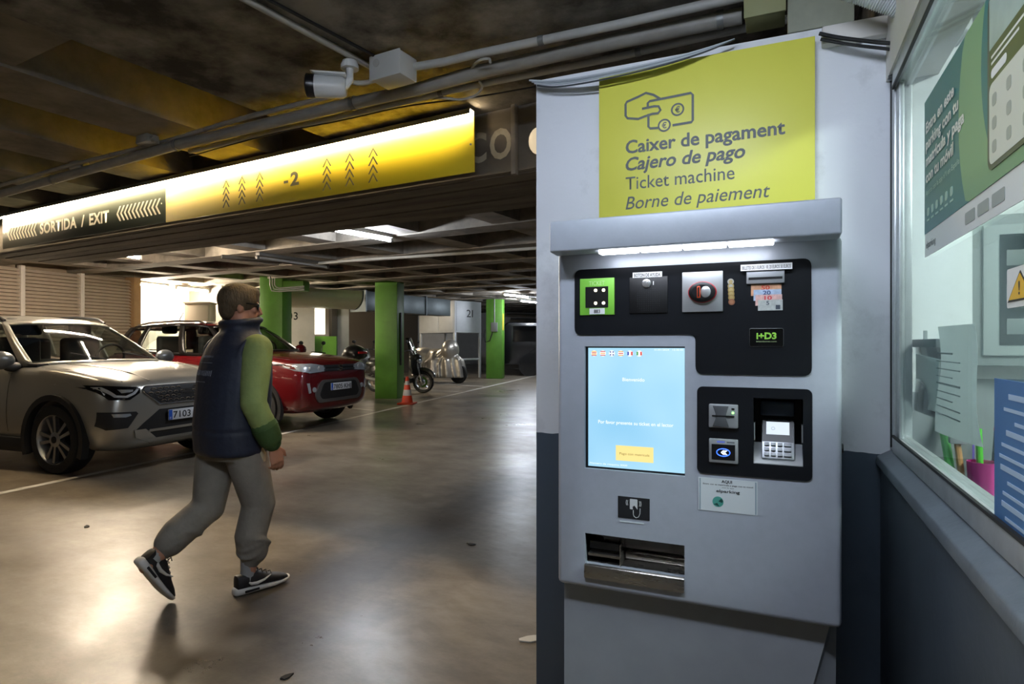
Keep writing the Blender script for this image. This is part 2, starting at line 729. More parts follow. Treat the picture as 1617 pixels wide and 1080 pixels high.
strip_on_floor('aisle_line', aisle(-4.0), aisle(17.0), 0.09, 'long white line painted along the edge of the parking bays')
BAYROT = 70.0
def bay_dir():
    a = radians(52.0)
    return cw(-sin(a), cos(a))
for px, py, lab in ((591, 648.5, 'white bay line on the floor beside the red car'), (724, 619, 'white bay line crossing the floor in front of the scooter'),
                    (764, 610.5, 'white bay line under the white box on legs')):
    p = at_floor(px, py)
    strip_on_floor('bay_line', p, p + bay_dir() * 4.6, 0.09, lab)

# ------------------------------------------------------------------ ceilings, in the garage grid
def sloped_box(x0, x1, y0, y1, z0, z1):
    b = MB()
    vs = [(x, y, z + lift(y)) for y in (y0, y1) for x in (x0, x1) for z in (z0, z1)]
    b.quads(vs, [(0, 1, 3, 2), (4, 6, 7, 5), (0, 4, 5, 1), (2, 3, 7, 6), (0, 2, 6, 4), (1, 5, 7, 3)])
    return b

near = sloped_box(-16, 9, -7, 0.1, ZC, ZC + 0.25).build('ceiling', M_CONC, smooth=False)
near.matrix_world = GM
struct(near)
XE, PER, WJ = -1.10, 1.02, 0.46
sl = sloped_box(XE, 9, -7, 0.1, ZJ, ZC).build('solid_slab', M_CONC_DARK, near, smooth=False)
i = 0
x = XE - (PER - WJ)
while x > -15:
    sloped_box(x - WJ, x, -7, 0.1, ZJ, ZC).build('joist', M_CONC, near, smooth=False)
    x -= PER
for y in (-1.62, -2.85, -4.1, -5.4):
    sloped_box(-16, XE, y - 0.16, y + 0.16, ZJ + 0.015, ZC).build('cross_rib', M_CONC, near, smooth=False)

bm_ = MB().box(-6.35, 9, 0.1, 0.92, 2.246, ZC, bev=0.012)
beam = bm_.build('ceiling_beam', M_BEAM, smooth=True)
beam.matrix_world = GM
struct(beam)
# planks' marks under the beam: shallow strips left by the formwork boards
for k in range(5):
    y = 0.14 + k * 0.155
    b = MB().box(-6.33, 3.0, y, y + 0.135, 2.246 - 0.006 - 0.004 * (k % 2), 2.25)
    b.build('board_mark', M_BEAM, beam, smooth=False)

far = sloped_box(-16, 9, 0.92, 42, ZC, ZC + 0.25).build('ceiling_back', M_CONC, smooth=False)
far.matrix_world = GM
struct(far)
x = 4.1
while x > -15:
    sloped_box(x - 0.34, x, 0.92, 42, ZJ, ZC).build('joist', M_CONC, far, smooth=False)
    x -= 1.36
y = 1.6
while y < 40:
    sloped_box(-16, 9, y, y + 0.34, ZJ + 0.012, ZC).build('cross_rib', M_CONC, far, smooth=False)
    y += 1.36

# ------------------------------------------------------------------ pay station wall, booth wall and window
YW = 2.10
XL = at_y(846, 600, YW).x
XR = 0.30
b = MB().box(XL, 0.34, YW, 2.92, 0, 2.272, bev=0.006)
w = struct(b.build('wall_front', M_DARKTONE))
# the ledge over the right half of the wall
b = MB().box(at_y(1297, 100, YW).x, 0.299, YW - 0.03, YW + 0.02, 2.205, 2.262, bev=0.006)
struct(b.build('trim_1', M_WALLWHITE))

b = MB().box(0.275, 0.42, -2.2, YW, 0, 0.965, bev=0.006)
wr = struct(b.build('wall_right', M_DADO))
b = MB().prism([(0.262, 0.945), (0.40, 0.945), (0.40, 0.99), (0.305, 0.99), (0.266, 0.968)], -2.2, YW - 0.002, bev=0.003)
b.build('sill', M_SILL, wr)
MB().box(0.285, 0.50, 2.1, 2.92, 2.272, 2.6).build('upper_block', M_CONC_DARK, wr, smooth=False)
b = MB().box(0.29, 0.42, -2.2, 2.1, 2.075, 2.6)
b.build('lintel', M_WALLWHITE, wr)

win = struct(link('window_1', MB().box(0.300, 0.345, 2.03, 2.10, 0.99, 2.08, bev=0.004).data('window_1', M_ALU)))
MB().box(0.296, 0.345, -2.2, 2.03, 0.99, 1.035, bev=0.004).build('bottom_rail', M_ALU, win)
MB().box(0.296, 0.345, -2.2, 2.03, 2.03, 2.08, bev=0.004).build('top_rail', M_ALU, win)
MB().box(0.2935, 0.30, -2.2, 2.03, 1.035, 1.041).build('gasket', M_BLACK, win)
MB().box(0.2935, 0.30, -2.2, 2.03, 2.024, 2.03).build('gasket', M_BLACK, win)
MB().box(0.297, 0.300, 2.068, 2.074, 1.0, 2.07).build('gasket', M_BLACK, win)
MB().box(0.305, 0.318, 1.985, 2.03, 1.035, 2.03, bev=0.003).build('sash', M_ALU, win)
M_PANE = glass('window_pane', '#e6eeec', 0.0, 0.02, 0.24)
MB().box(0.309, 0.314, -2.2, 1.99, 1.038, 2.028).build('pane', M_PANE, win, smooth=False)

# booth interior
M_BWALL = two_tone('booth_paint', '#8f9698', '#e2e6e6', 1.16, wob=0.002)
b = MB().box(0.42, 3.2, 3.0, 3.1, 0, 2.6)
struct(b.build('wall_booth_back', M_BWALL, smooth=False))
b = MB().box(3.1, 3.2, -2.2, 3.0, 0, 2.6)
struct(b.build('wall_booth_side', M_BWALL, smooth=False))
b = MB().box(0.42, 3.2, -2.3, -2.2, 0, 2.6)
struct(b.build('wall_booth_front', M_BWALL, smooth=False))
b = MB().box(0.42, 3.2, -2.2, 3.0, 2.42, 2.5)
struct(b.build('ceiling_booth', mat('ceiling_tile', '#cfd4d4', 0.7), smooth=False))
b = MB().box(0.342, 0.5, 2.1, 3.0, 0, 2.27)
struct(b.build('wall_booth_corner', M_BWALL, smooth=False))

# ------------------------------------------------------------------ bays' back wall with louvred shutters
def wall_frame(t, off):
    """matrix: local x along the aisle (into the distance), local -y towards the aisle"""
    p = aisle(t, off)
    q = aisle(t + 1, off)
    xd = (q - p)
    return frame((p.x, p.y, 0), (xd.x, xd.y, 0), (0, 0, 1))

OFFW = 5.3
def t_at(px, off=OFFW):
    """distance along the wall line where the picture column px meets it"""
    k = (px - CX) / F
    s0, d0 = A0[0] - AIS[1] * off, A0[1] + AIS[0] * off
    return (k * d0 - s0) / (AIS[0] - k * AIS[1])
WF = wall_frame(0, OFFW)
T = {p: t_at(p) for p in (-60, 30, 125, 205, 216, 280, 345, 352, 410, 500)}
HW = 3.15
M_LOUVRE = mat('beige_louvre', '#d6c7b2', 0.45, 0.1, var=0.1, scale=5)
M_POST = mat('cream_post', '#d8d0c4', 0.5)

lw = struct(link('wall_left', MB().box(T[-60] - 3, T[205], 0.12, 0.3, 0, HW).data('wall_left', mat('tan_plaster', '#8c7c68', 0.8)), None))  # one even tan colour
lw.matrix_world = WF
HS = 2.64
for n_, (t0, t1) in enumerate(((T[-60] - 0.05, T[30]), (T[30], T[125]), (T[125], T[205]))):
    lab = ('beige louvred shutter panel cut by the edge of the picture', 'beige louvred shutter panel behind the roof of the silver car',
           'beige louvred shutter panel next to the brown corner post')[n_]
    sh = thing('shutter_panel', lab, 'shutter', WF @ Vector((t0, 0, 0)), WF.to_euler().z, 'louvred shutters on the back wall')
    wdt = t1 - t0
    MB().box(0, 0.07, -0.05, 0.06, 0, HS, bev=0.006).build('post', M_POST, sh)
    sm = MB().prism([(-0.045, -0.012), (-0.03, -0.02), (0.03, 0.028), (0.02, 0.036)], 0.07, wdt, axis='x').data('slat', M_LOUVRE)
    z = 1.25
    while z < HS - 0.05:
        link('slat', sm, sh, (0, 0, z))
        z += 0.062
    MB().box(0.07, wdt, -0.02, 0.04, 0, 1.24).build('lower_panel', M_LOUVRE, sh)
# corner post and the bright recess beyond it
b = MB().box(T[205], T[216], -0.12, 0.35, 0, HW, bev=0.01)
o = b.build('corner_post', mat('brown_plaster', '#a8875f', 0.7, var=0.2, scale=4))
o.matrix_world = WF
struct(o)
b = MB().box(T[216], T[345] + 0.4, 0.9, 1.1, 0, HW)
o = b.build('wall_recess', M_WALLWHITE, smooth=False)
o.matrix_world = WF
struct(o)
b = MB().box(T[216] - 0.1, T[216], 0.3, 0.95, 0, HW)
o = b.build('wall_recess_side', M_WALLWHITE, smooth=False)
o.matrix_world = WF
struct(o)
b = MB()
b.box(T[280], T[280] + 0.12, 0.82, 0.9, 0, HW)
o = b.build('trim_2', M_WALLWHITE)
o.matrix_world = WF
struct(o)
b = MB().box(T[345], T[352], -0.1, 1.0, 0, HW, bev=0.01)
o = b.build('trim_3', mat('dark_post', '#4a443c', 0.6))
o.matrix_world = WF
struct(o)
b = MB().box(T[352], T[352] + 0.09, -0.12, 0.0, 0, HW, bev=0.01)
o = b.build('trim_4', M_WALLWHITE)
o.matrix_world = WF
struct(o)
b = MB().box(T[352], T[500], 0, 0.2, 0, HW)
o = b.build('wall_bays', M_WALLGREY, smooth=False)
o.matrix_world = WF
struct(o)
# white wall with the bay mark, set forward behind the red car
def cam_wall(name, px0, px1, d0, d1, z0, z1, m, th=0.15):
    p, q = at_d(px0, CY, d0), at_d(px1, CY, d1)
    M = frame((p.x, p.y, 0), (q.x - p.x, q.y - p.y, 0), (0, 0, 1))
    o = MB().box(0, (q - p).length, 0, th, z0, z1).build(name, m, smooth=False)
    o.matrix_world = M
    struct(o)
    return o
wb = cam_wall('wall_back', 440, 497, 15.4, 15.9, 0, HW, M_WALLWHITE)
M_INK = mat('black_paint', '#17181a', 0.6)
lb = (at_d(497, CY, 15.9) - at_d(440, CY, 15.4)).length
lettering(wb, '0', M_INK, lb * 0.26, lb * 0.37, 1.92, 2.12, -0.004, bold=0.01)
lettering(wb, '3', M_INK, lb * 0.41, lb * 0.52, 1.92, 2.12, -0.004, bold=0.01)
cam_wall('wall_back_dark', 546, 660, 21.5, 24.5, 0, HW, mat('dark_plaster', '#4d463c', 0.8))  # one even dark brown-grey colour
cam_wall('wall_back_lit', 640, 722, 25.0, 25.5, 0, HW, M_WALLWHITE)
cam_wall('wall_end', 690, 1250, 31.0, 33.0, 0, HW + 0.3, M_WALLWHITE)
cam_wall('wall_side', 490, 535, 17.0, 18.0, 0, HW, mat('cream_plaster', '#c2b49c', 0.7))
cam_wall('trim_5', 533, 551, 16.6, 16.7, 0, HW, M_WALLWHITE, 0.3)
cam_wall('trim_6', 524, 533, 16.4, 16.5, 0, HW, mat('dark_post', '#4a443c', 0.6), 0.2)
cam_wall('trim_7', 490, 531, 16.0, 16.1, 0, 1.5, M_GREEN, 0.2)
# daylight slot: a tall lit window
sl_ = cam_wall('window_2', 496, 513, 15.95, 16.0, 1.55, 2.62, emit('daylight_pane', '#fff4dc', 3.2), 0.03)
# side walls that close the garage behind and beside the camera
b = MB().box(-16, 9, -7.2, -7, 0, ZC)
o = b.build('wall_rear', M_WALLGREY, smooth=False)
o.matrix_world = GM
struct(o)

# ------------------------------------------------------------------ green columns
def column(px0, px1, px2, py, lab, d=None, m=M_GREEN):
    """column seen corner-on: px0..px1 the lit face, px1..px2 the face that turns away, py the foot of the corner"""
    p = at_floor(px1, py) if d is None else at_d(px1, CY, d)
    dd = (p - cw(0, 0)).dot(cw(0, 1))
    kx = (px1 - px0) / F * dd
    ky = (px2 - px1) / F * dd
    q = gw(0, 0) - gw(0, 1)
    c = thing('green_column', lab, 'column', (p.x, p.y, floor_z(p)), YAW + radians(-8))
    top = ZJ + 0.3
    c['kind'] = 'structure'
    a = radians(-8)
    return c, kx / cos(a), ky, top

c1, kx, ky, top = column(593, 627, 644, 630, 'green square column with the traffic cone at its foot')
MB().box(-0.52, 0, 0, 0.5, 0, top, bev=0.012).build('shaft', M_GREEN, c1)
MB().box(0.0, 0.035, 0.18, 0.24, 0.75, 1.95, bev=0.008).build('cable_duct', mat('dark_trunking', '#2a2c26', 0.5), c1)
c2, kx, ky, top = column(766, 793, 804, 598, 'green square column beyond the white box on legs, with a yellow tag')
MB().box(-0.54, 0, 0, 0.5, 0, top, bev=0.012).build('shaft', M_GREEN, c2)
MB().box(-0.36, -0.15, -0.12, 0, 1.55, 1.85, bev=0.01).build('meter_box', mat('grey_box', '#6d716c', 0.5), c2)
MB().tube([(-0.25, -0.06, 1.85), (-0.25, -0.05, 2.3), (-0.25, -0.03, top)], 0.02).build('conduit', mat('grey_box', '#6d716c', 0.5), c2)
MB().tube([(-0.3, -0.07, 1.55), (-0.4, -0.1, 1.25), (-0.55, -0.08, 1.2), (-0.6, -0.05, 1.4), (-0.58, -0.02, 1.62)], 0.018).build('cable', M_BLACK, c2)
MB().box(0.0, 0.012, 0.03, 0.28, 1.6, 2.15).build('yellow_tag', mat('tag_yellow', '#c9b53a', 0.5), c2)
c3, kx, ky, top = column(410, 424, 446, 600, 'green column behind the walking person, a conduit bent around its top', d=12.6)
MB().box(-0.2, 0.30, 0, 0.4, 0, top, bev=0.012).build('shaft', M_GREEN, c3)
MB().box(0.0, 0.75, 0.02, 0.3, 2.36, 2.56, bev=0.01).build('green_bracket_beam', M_GREEN, c3)
for k in range(3):
    MB().tube([(0.05 + k * 0.05, -0.03, top), (0.05 + k * 0.05, -0.03, 2.48), (0.09 + k * 0.05, -0.03, 2.36 + k * 0.035), (0.25, -0.03, 2.34 + k * 0.035), (0.8, -0.03, 2.37 + k * 0.035)], 0.013).build('conduit', mat('pale_pipe', '#b9bab4', 0.5), c3)

# ------------------------------------------------------------------ overhead signs on the beam
M_YEL = mat('sign_yellow', '#e6cd2a', 0.45)
M_EXIT = mat('sign_charcoal', '#4d544a', 0.4)
M_SIGNINK = mat('sign_ink', '#3d3a14', 0.5)
M_SIGNWHITE = mat('sign_white', '#e4e0cf', 0.5)
M_STRIP = emit('warm_strip', '#ffe4bb', P_STRIP)
M_GALV = mat('galvanised', '#8e9290', 0.45, 0.6, var=0.2, scale=12)
GN = (GM.to_3x3() @ Vector((0, 1, 0)))
def sg(px, py=400, off=0.0):
    p = GI @ at_plane(px, py, gw(0, off), GN)
    return p.x, p.z
SZ0, SZ1 = 2.246, 2.552
xa, xb, xc = sg(5)[0], sg(262)[0], sg(749)[0]

def chevron(r, w, up):
    """an open arrow head as a flat bar pair; up: points up, else points left"""
    if up:
        P = [(-r, -r * 0.75), (-r + w, -r * 0.75 - w * 0.2), (0, r * 0.55 - w), (r - w, -r * 0.75 - w * 0.2), (r, -r * 0.75), (0, r * 0.75)]
    else:
        P = [(-r * 0.5, 0), (r * 0.3, r), (r * 0.3 + w, r), (-r * 0.5 + w * 1.15, 0), (r * 0.3 + w, -r), (r * 0.3, -r)]
    return MB().prism(P, -0.0005, 0.0005)

ys_ = thing('level_sign', 'long yellow hanging sign reading -2 with rows of black arrows', 'sign', G0, GROT)
MB().box(xb + 0.004, xc, -0.004, 0.006, SZ0, SZ1, bev=0.001).build('panel', M_YEL, ys_)
up = chevron(0.039, 0.010, True).data('arrow', M_SIGNINK)
for px, py0, py1 in ((358, 290, 321), (383, 284, 316), (411, 278, 311), (517, 256, 293), (553, 248, 286), (590, 240, 280)):
    x0_, _ = sg(px)
    za, zb = sg(px, py0)[1], sg(px, py1)[1]
    for k in range(4):
        link('arrow', up, ys_, (x0_, -0.005, za + (zb - za) * k / 3))
lettering(ys_, '-', M_SIGNINK, sg(449)[0], sg(456)[0], sg(461, 292)[1], sg(461, 272)[1], -0.0052, bold=0.03)
lettering(ys_, '2', M_SIGNINK, sg(459.5)[0], sg(473)[0], sg(466, 292)[1], sg(466, 271)[1], -0.0052, bold=0.04)
for px in (268, 744):
    MB().lathe([(0.006, -0.002), (0.006, 0.002)], 10, Matrix.Translation((sg(px)[0], -0.005, (SZ0 + SZ1) / 2)) @ Matrix.Rotation(pi / 2, 4, 'X')).build('screw', M_GALV, ys_)
for px in (300, 500, 730):
    MB().box(sg(px)[0], sg(px)[0] + 0.03, 0.006, 0.1, SZ1 - 0.08, SZ1 - 0.05).build('bracket', M_GALV, ys_)

ex = thing('exit_sign', 'dark grey hanging sign reading SORTIDA / EXIT with white chevrons', 'sign', G0, GROT)
MB().box(xa, xb - 0.004, -0.004, 0.006, SZ0, SZ1, bev=0.001).build('panel', M_EXIT, ex)
lf = chevron(0.062, 0.02, False).data('chevron', M_SIGNWHITE)
zc = (SZ0 + SZ1) / 2 - 0.018
for px0, px1, n in ((15, 56, 10), (188, 250, 11)):
    a_, b_ = sg(px0)[0], sg(px1)[0]
    for k in range(n):
        link('chevron', lf, ex, (a_ + (b_ - a_) * k / (n - 1), -0.005, zc))
for wd_, pa_, pb_ in (('SORTIDA', 64, 122), ('/', 129, 134.5), ('EXIT', 142, 173)):
    lettering(ex, wd_, M_SIGNWHITE, sg(pa_)[0], sg(pb_)[0], zc - 0.05, zc + 0.05, -0.0052, bold=0.03, space=1.05)
for px in (8, 256):
    MB().lathe([(0.006, -0.002), (0.006, 0.002)], 10, Matrix.Translation((sg(px)[0], -0.005, (SZ0 + SZ1) / 2)) @ Matrix.Rotation(pi / 2, 4, 'X')).build('screw', M_SIGNWHITE, ex)
for px in (20, 120, 230):
    MB().box(sg(px)[0], sg(px)[0] + 0.03, 0.006, 0.1, SZ1 - 0.08, SZ1 - 0.05).build('bracket', M_GALV, ex)

for lab, x0_, x1_ in (('glowing warm light strip along the top of the yellow sign', xb, xc), ('glowing warm light strip along the top of the exit sign', xa - 1.2, xb)):
    t = thing('light_strip', lab, 'light', G0, GROT, 'light strips over the hanging signs')
    MB().prism([(0.006, SZ1 + 0.001), (0.006, SZ1 + 0.03), (-0.046, SZ1 + 0.03), (-0.046, SZ1 + 0.002), (-0.043, SZ1 + 0.002), (-0.043, SZ1 + 0.026), (-0.004, SZ1 + 0.026), (-0.004, SZ1 + 0.001)], x0_, x1_, axis='x').build('housing', M_GALV, t)
    MB().box(x0_ + 0.005, x1_ - 0.005, -0.042, -0.005, SZ1 + 0.008, SZ1 + 0.020).build('diffuser', M_STRIP, t)

# old lettering on the concrete beam beside the yellow sign, half covered
M_OLD = mat('old_stencil', '#a39c88', 0.8, var=0.3, scale=10)
xo0, xo1 = sg(752, 240, 0.1)[0], sg(808, 240, 0.1)[0]
for ch_, u0, u1 in (('C', xo0 - 0.06, xo0 + 0.07), ('O', xo1 - 0.14, xo1)):
    lettering(beam, ch_, M_OLD, u0, u1, sg(775, 252, 0.1)[1], sg(775, 205, 0.1)[1], 0.098, bold=0.03)
MB().box(sg(812, 240, 0.1)[0], sg(819, 240, 0.1)[0], 0.06, 0.1, 2.22, 2.6, bev=0.004).build('cable_cover', M_CONC, beam)
lmp = thing('bulkhead_lamp', 'small wall lamp half hidden behind the edge of the white wall', 'lamp', gw(sg(853, 225, 0.1)[0], 0.1, sg(853, 225, 0.1)[1]), GROT)
MB().lathe([(0.06, 0), (0.06, 0.02)], 20, Matrix.Rotation(pi / 2, 4, 'X')).build('base', M_GALV, lmp)
MB().sphere((0, -0.03, 0), (0.05, 0.04, 0.07)).build('lens', emit('lamp_lens', '#ffe6bd', 0.6), lmp)

# ------------------------------------------------------------------ pipes, conduits and boxes under the ceiling
M_PIPE = mat('grey_pipe', '#a4a29a', 0.45, var=0.25, scale=6)
M_PIPE2 = mat('pvc_conduit', '#bcbcb6', 0.4, var=0.15, scale=8)
M_BOX = mat('junction_plastic', '#c6c7c2', 0.4)
def pipe_px(pts, z, r, n=12):
    return [at_z(px, py, z) for px, py in pts], r, n
def pipe(name, label, pts, z, r, m, clips=(), cat='pipe', grp='pipes along the sign beam'):
    P = [at_z(px, py, z) for px, py in pts]
    o = MB().tube(P, r, 14).build(name, m)
    tag(o, label, cat, grp)
    for px in clips:
        for i in range(len(pts) - 1):
            if pts[i][0] <= px <= pts[i + 1][0]:
                w = (px - pts[i][0]) / (pts[i + 1][0] - pts[i][0])
                c = P[i].lerp(P[i + 1], w)
                t = (P[i + 1] - P[i]).normalized()
                MB().tube([c - t * 0.012, c + t * 0.012], r * 1.16, 14).build('clip', M_GALV, o)
    return o
pipe('steel_pipe', 'thickest grey pipe running under the ceiling above the signs', [(-60, 324), (0, 307), (140, 268), (280, 229), (540, 167), (663, 140), (753, 114), (970, 66), (1172, 25)], 2.53, 0.031, M_PIPE, (90, 280, 560, 1140))
pipe('conduit_pipe', 'thin grey conduit running just below the thickest pipe', [(300, 239), (430, 208), (600, 170), (753, 134), (970, 91), (1100, 61), (1260, 27)], 2.53, 0.016, M_PIPE2, (700, 1010))
pipe('conduit_pipe', 'ribbed pale conduit from the square box to the top of the picture', [(645, 107), (700, 98), (749, 86), (970, 40), (1165, -4), (1420, -62)], 2.55, 0.018, M_PIPE2, (860,))
pipe('conduit_pipe', 'slim dim conduit from the camera to the exit sign end', [(-60, 311), (0, 293), (117, 259), (249, 227), (389, 185), (490, 160), (530, 150)], 2.575, 0.014, M_PIPE, (180, 330))
pipe('ceiling_conduit', 'pair of dark rails running over the dark ceiling to the square box', [(-900, -700), (360, -16), (590, 108)], 2.585, 0.014, M_PIPE)
pipe('ceiling_cable', 'black cable fixed to the dark ceiling beside the rails', [(-820, -690), (410, -8), (606, 96)], 2.588, 0.007, M_BLACK, cat='cable')
def rings_on(o, pts, z, r, step=0.02):
    pass
def loop(name, label, pts, r, m, cat='cable'):
    P = [Vector(p) for p in pts]
    Q = []
    k = len(P)
    for i in range(k - 1):
        a, b_, c, d = P[max(i - 1, 0)], P[i], P[i + 1], P[min(i + 2, k - 1)]
        for j in range(6):
            t = j / 6
            Q.append(0.5 * ((2 * b_) + (c - a) * t + (2 * a - 5 * b_ + 4 * c - d) * t * t + (3 * b_ - a - 3 * c + d) * t ** 3))
    Q.append(P[-1])
    return tag(MB().tube(Q, r, 8).build(name, m), label, cat)
loop('cable', 'white cable looping over the pipes near the square box', [at_z(x_, y_, z_) for x_, y_, z_ in ((742, 122, 2.54), (746, 106, 2.54), (758, 95, 2.52), (772, 93, 2.52), (774, 99, 2.5))], 0.006, M_PIPE2)
loop('cable', 'pale cable hanging in a loop under the pipes above the yellow sign', [at_z(x_, y_, z_) for x_, y_, z_ in ((756, 128, 2.52), (761, 138, 2.5), (752, 150, 2.49), (728, 157, 2.48), (700, 155, 2.5), (684, 158, 2.53))], 0.006, M_PIPE2)
loop('cable', 'black cable sagging along the pipes above the yellow sign', [at_z(x_, y_, 2.5) for x_, y_ in ((300, 247), (420, 214), (540, 190), (640, 168), (740, 155), (850, 136))], 0.004, M_BLACK)

jb = thing('junction_box', 'square white junction box under the dark ceiling beside the camera', 'junction box', at_z(622, 112, 2.53), GROT)
MB().box(-0.085, 0.085, -0.06, 0.06, -0.05, 0.055, bev=0.006).build('body', M_BOX, jb)
MB().box(-0.088, 0.088, -0.066, -0.058, -0.053, 0.058, bev=0.004).build('lid', M_BOX, jb)
MB().lathe([(0.018, 0), (0.018, 0.003), (0.012, 0.004)], 20, Matrix.Translation((-0.045, -0.066, 0.02)) @ Matrix.Rotation(pi / 2, 4, 'X')).build('knockout', M_PIPE2, jb)
for px, py, lab in ((232, 227, 'small dim junction box on the conduit above the exit sign, nearer the camera'), (124, 267, 'small dim junction box on the conduit at the far end above the exit sign')):
    j2 = thing('junction_box', lab, 'junction box', at_z(px, py, 2.55), GROT)
    MB().box(-0.06, 0.06, -0.035, 0.045, 0.0, 0.05, bev=0.006).build('body', M_PIPE, j2)
    MB().tube([(-0.09, 0, 0.02), (-0.06, 0, 0.02)], 0.02).build('gland', M_PIPE, j2)
    MB().tube([(0.06, 0, 0.02), (0.09, 0, 0.02)], 0.02).build('gland', M_PIPE, j2)

# security camera
cp = at_z(516, 137, 2.45)
sc_ = thing('security_camera', 'white bullet security camera pointing to the side under the ceiling', 'camera', cp, YAW + radians(8))
RX = Matrix.Rotation(-pi / 2, 4, 'Y')      # lathe axis -> -x
MB().lathe([(0.0, -0.085), (0.036, -0.085), (0.046, -0.07), (0.048, 0.05), (0.048, 0.055)], 28, RX).build('body', mat('camera_white', '#dcdedd', 0.35), sc_)
MB().lathe([(0.049, 0.05), (0.052, 0.06), (0.052, 0.085), (0.044, 0.09), (0.04, 0.08), (0.0, 0.078)], 28, RX).build('front_ring', mat('camera_black', '#141416', 0.3), sc_)
MB().lathe([(0.022, 0.078), (0.022, 0.086), (0.015, 0.092), (0.0, 0.094)], 20, RX).build('lens', mat('lens_glass', '#08090c', 0.05), sc_)
MB().prism([(-0.05, 0.046), (0.09, 0.046), (0.085, 0.056), (-0.07, 0.056)], -0.04, 0.04, bev=0.004).build('sun_shield', mat('camera_white', '#dcdedd', 0.35), sc_)
b = MB()
b.tube([(0.075, 0, 0.0), (0.1, 0, 0.035), (0.1, 0, 0.09)], 0.017)
b.lathe([(0.04, 0.085), (0.04, 0.1), (0.032, 0.12)], 20, Matrix.Translation((0.1, 0, 0)))
b.build('mount', mat('camera_white', '#dcdedd', 0.35), sc_)
loop('cable', 'pale flexible conduit between the security camera and the square box', [at_z(548, 128, 2.5), at_z(565, 131, 2.5), at_z(580, 130, 2.51), at_z(596, 126, 2.53)], 0.011, M_PIPE2, 'conduit')

# boxes, ribbed hoses and cables over the pay wall
M_DUST = mat('dusty_box', '#8f927f', 0.6, var=0.25, scale=7)
def boxat(name, lab, px0, px1, py0, py1, y, depth, m, cat='box'):
    a_, c_ = at_y(px0, py1, y), at_y(px1, py1, y)
    z1_ = at_y(px0, py0, y).z
    t = thing(name, lab, cat, ((a_.x + c_.x) / 2, y, a_.z))
    wd, hh = (c_.x - a_.x) / 2, z1_ - a_.z
    MB().box(-wd, wd, 0, depth, 0, hh, bev=0.005).build('body', m, t)
    MB().box(-wd - 0.003, wd + 0.003, -0.012, 0.002, -0.003, hh + 0.003, bev=0.004).build('lid', m, t)
    return t
boxat('cable_box', 'dusty square cable box just above the yellow ticket sign', 1245, 1347, -20, 54, 2.14, 0.16, mat('dusty_box', '#8f927f', 0.6))
boxat('cable_box', 'yellowish cable box that the thickest pipe runs into', 1176, 1240, -30, 30, 2.34, 0.12, mat('yellowish_box', '#a9ab7a', 0.6))
def ribbed(name, lab, pts, r, m, n=46):
    """corrugated hose: rings of alternating radius along a smooth path"""
    P = [Vector(p) for p in pts]
    Q, R = [], []
    k = len(P) - 1
    for i in range(n * 2 + 1):
        t = i / (n * 2) * k
        j = min(int(t), k - 1)
        w = t - j
        a, b_, c, d = P[max(j - 1, 0)], P[j], P[j + 1], P[min(j + 2, k)]
        Q.append(0.5 * ((2 * b_) + (c - a) * w + (2 * a - 5 * b_ + 4 * c - d) * w * w + (3 * b_ - a - 3 * c + d) * w ** 3))
        R.append(r * (1.0 if i % 2 else 0.84))
    return tag(MB().tube(Q, R, 16).build(name, m, angle=80), lab, 'hose')
ribbed('ribbed_hose', 'thick grey ribbed hose crossing the top corner above the window', [at_y(1335, -14, 1.95), at_y(1400, 8, 1.95), at_y(1462, 34, 1.98), at_y(1520, 62, 2.0)], 0.024, mat('hose_grey', '#b9bfbf', 0.45), 60)
ribbed('ribbed_hose', 'short dark ribbed hose dropping beside the top of the window frame', [at_y(1428, 30, 2.04), at_y(1424, 60, 2.04), at_y(1420, 90, 2.05), at_y(1415, 126, 2.06)], 0.022, mat('hose_dark', '#5b6060', 0.45), 30)
loop('cable', 'black cable running along the wall top beside the yellow ticket sign', [at_y(1294, 53, 2.06), at_y(1330, 60, 2.05), at_y(1400, 68, 2.03), at_y(1428, 66, 2.02)], 0.006, M_BLACK)
loop('cable', 'lower black cable along the wall top beside the yellow ticket sign', [at_y(1296, 62, 2.06), at_y(1340, 70, 2.05), at_y(1390, 76, 2.04), at_y(1424, 80, 2.03)], 0.005, M_BLACK)
for k, (dy, c) in enumerate(((0, '#b9c0c6'), (3, '#8e969c'), (6, '#aab2b8'), (10, '#3a3f44'))):
    loop('thin_cable', ('topmost pale thin cable strung over the corner of the yellow ticket sign', 'second thin cable strung over the corner of the yellow ticket sign',
         'third thin cable strung over the corner of the yellow ticket sign', 'lowest dark thin cable strung over the corner of the yellow ticket sign')[k],
         [at_y(836 + k * 4, 127 + dy * 0.8, 2.06), at_y(880, 127 + dy, 2.05), at_y(945, 117 + dy, 2.03), at_y(1040, 97 + dy * 0.8, 2.03), at_y(1110, 78 + dy * 0.5, 2.045), at_y(1160, 62, 2.06)], 0.0032, mat('thin_cable_%d' % k, c, 0.5))

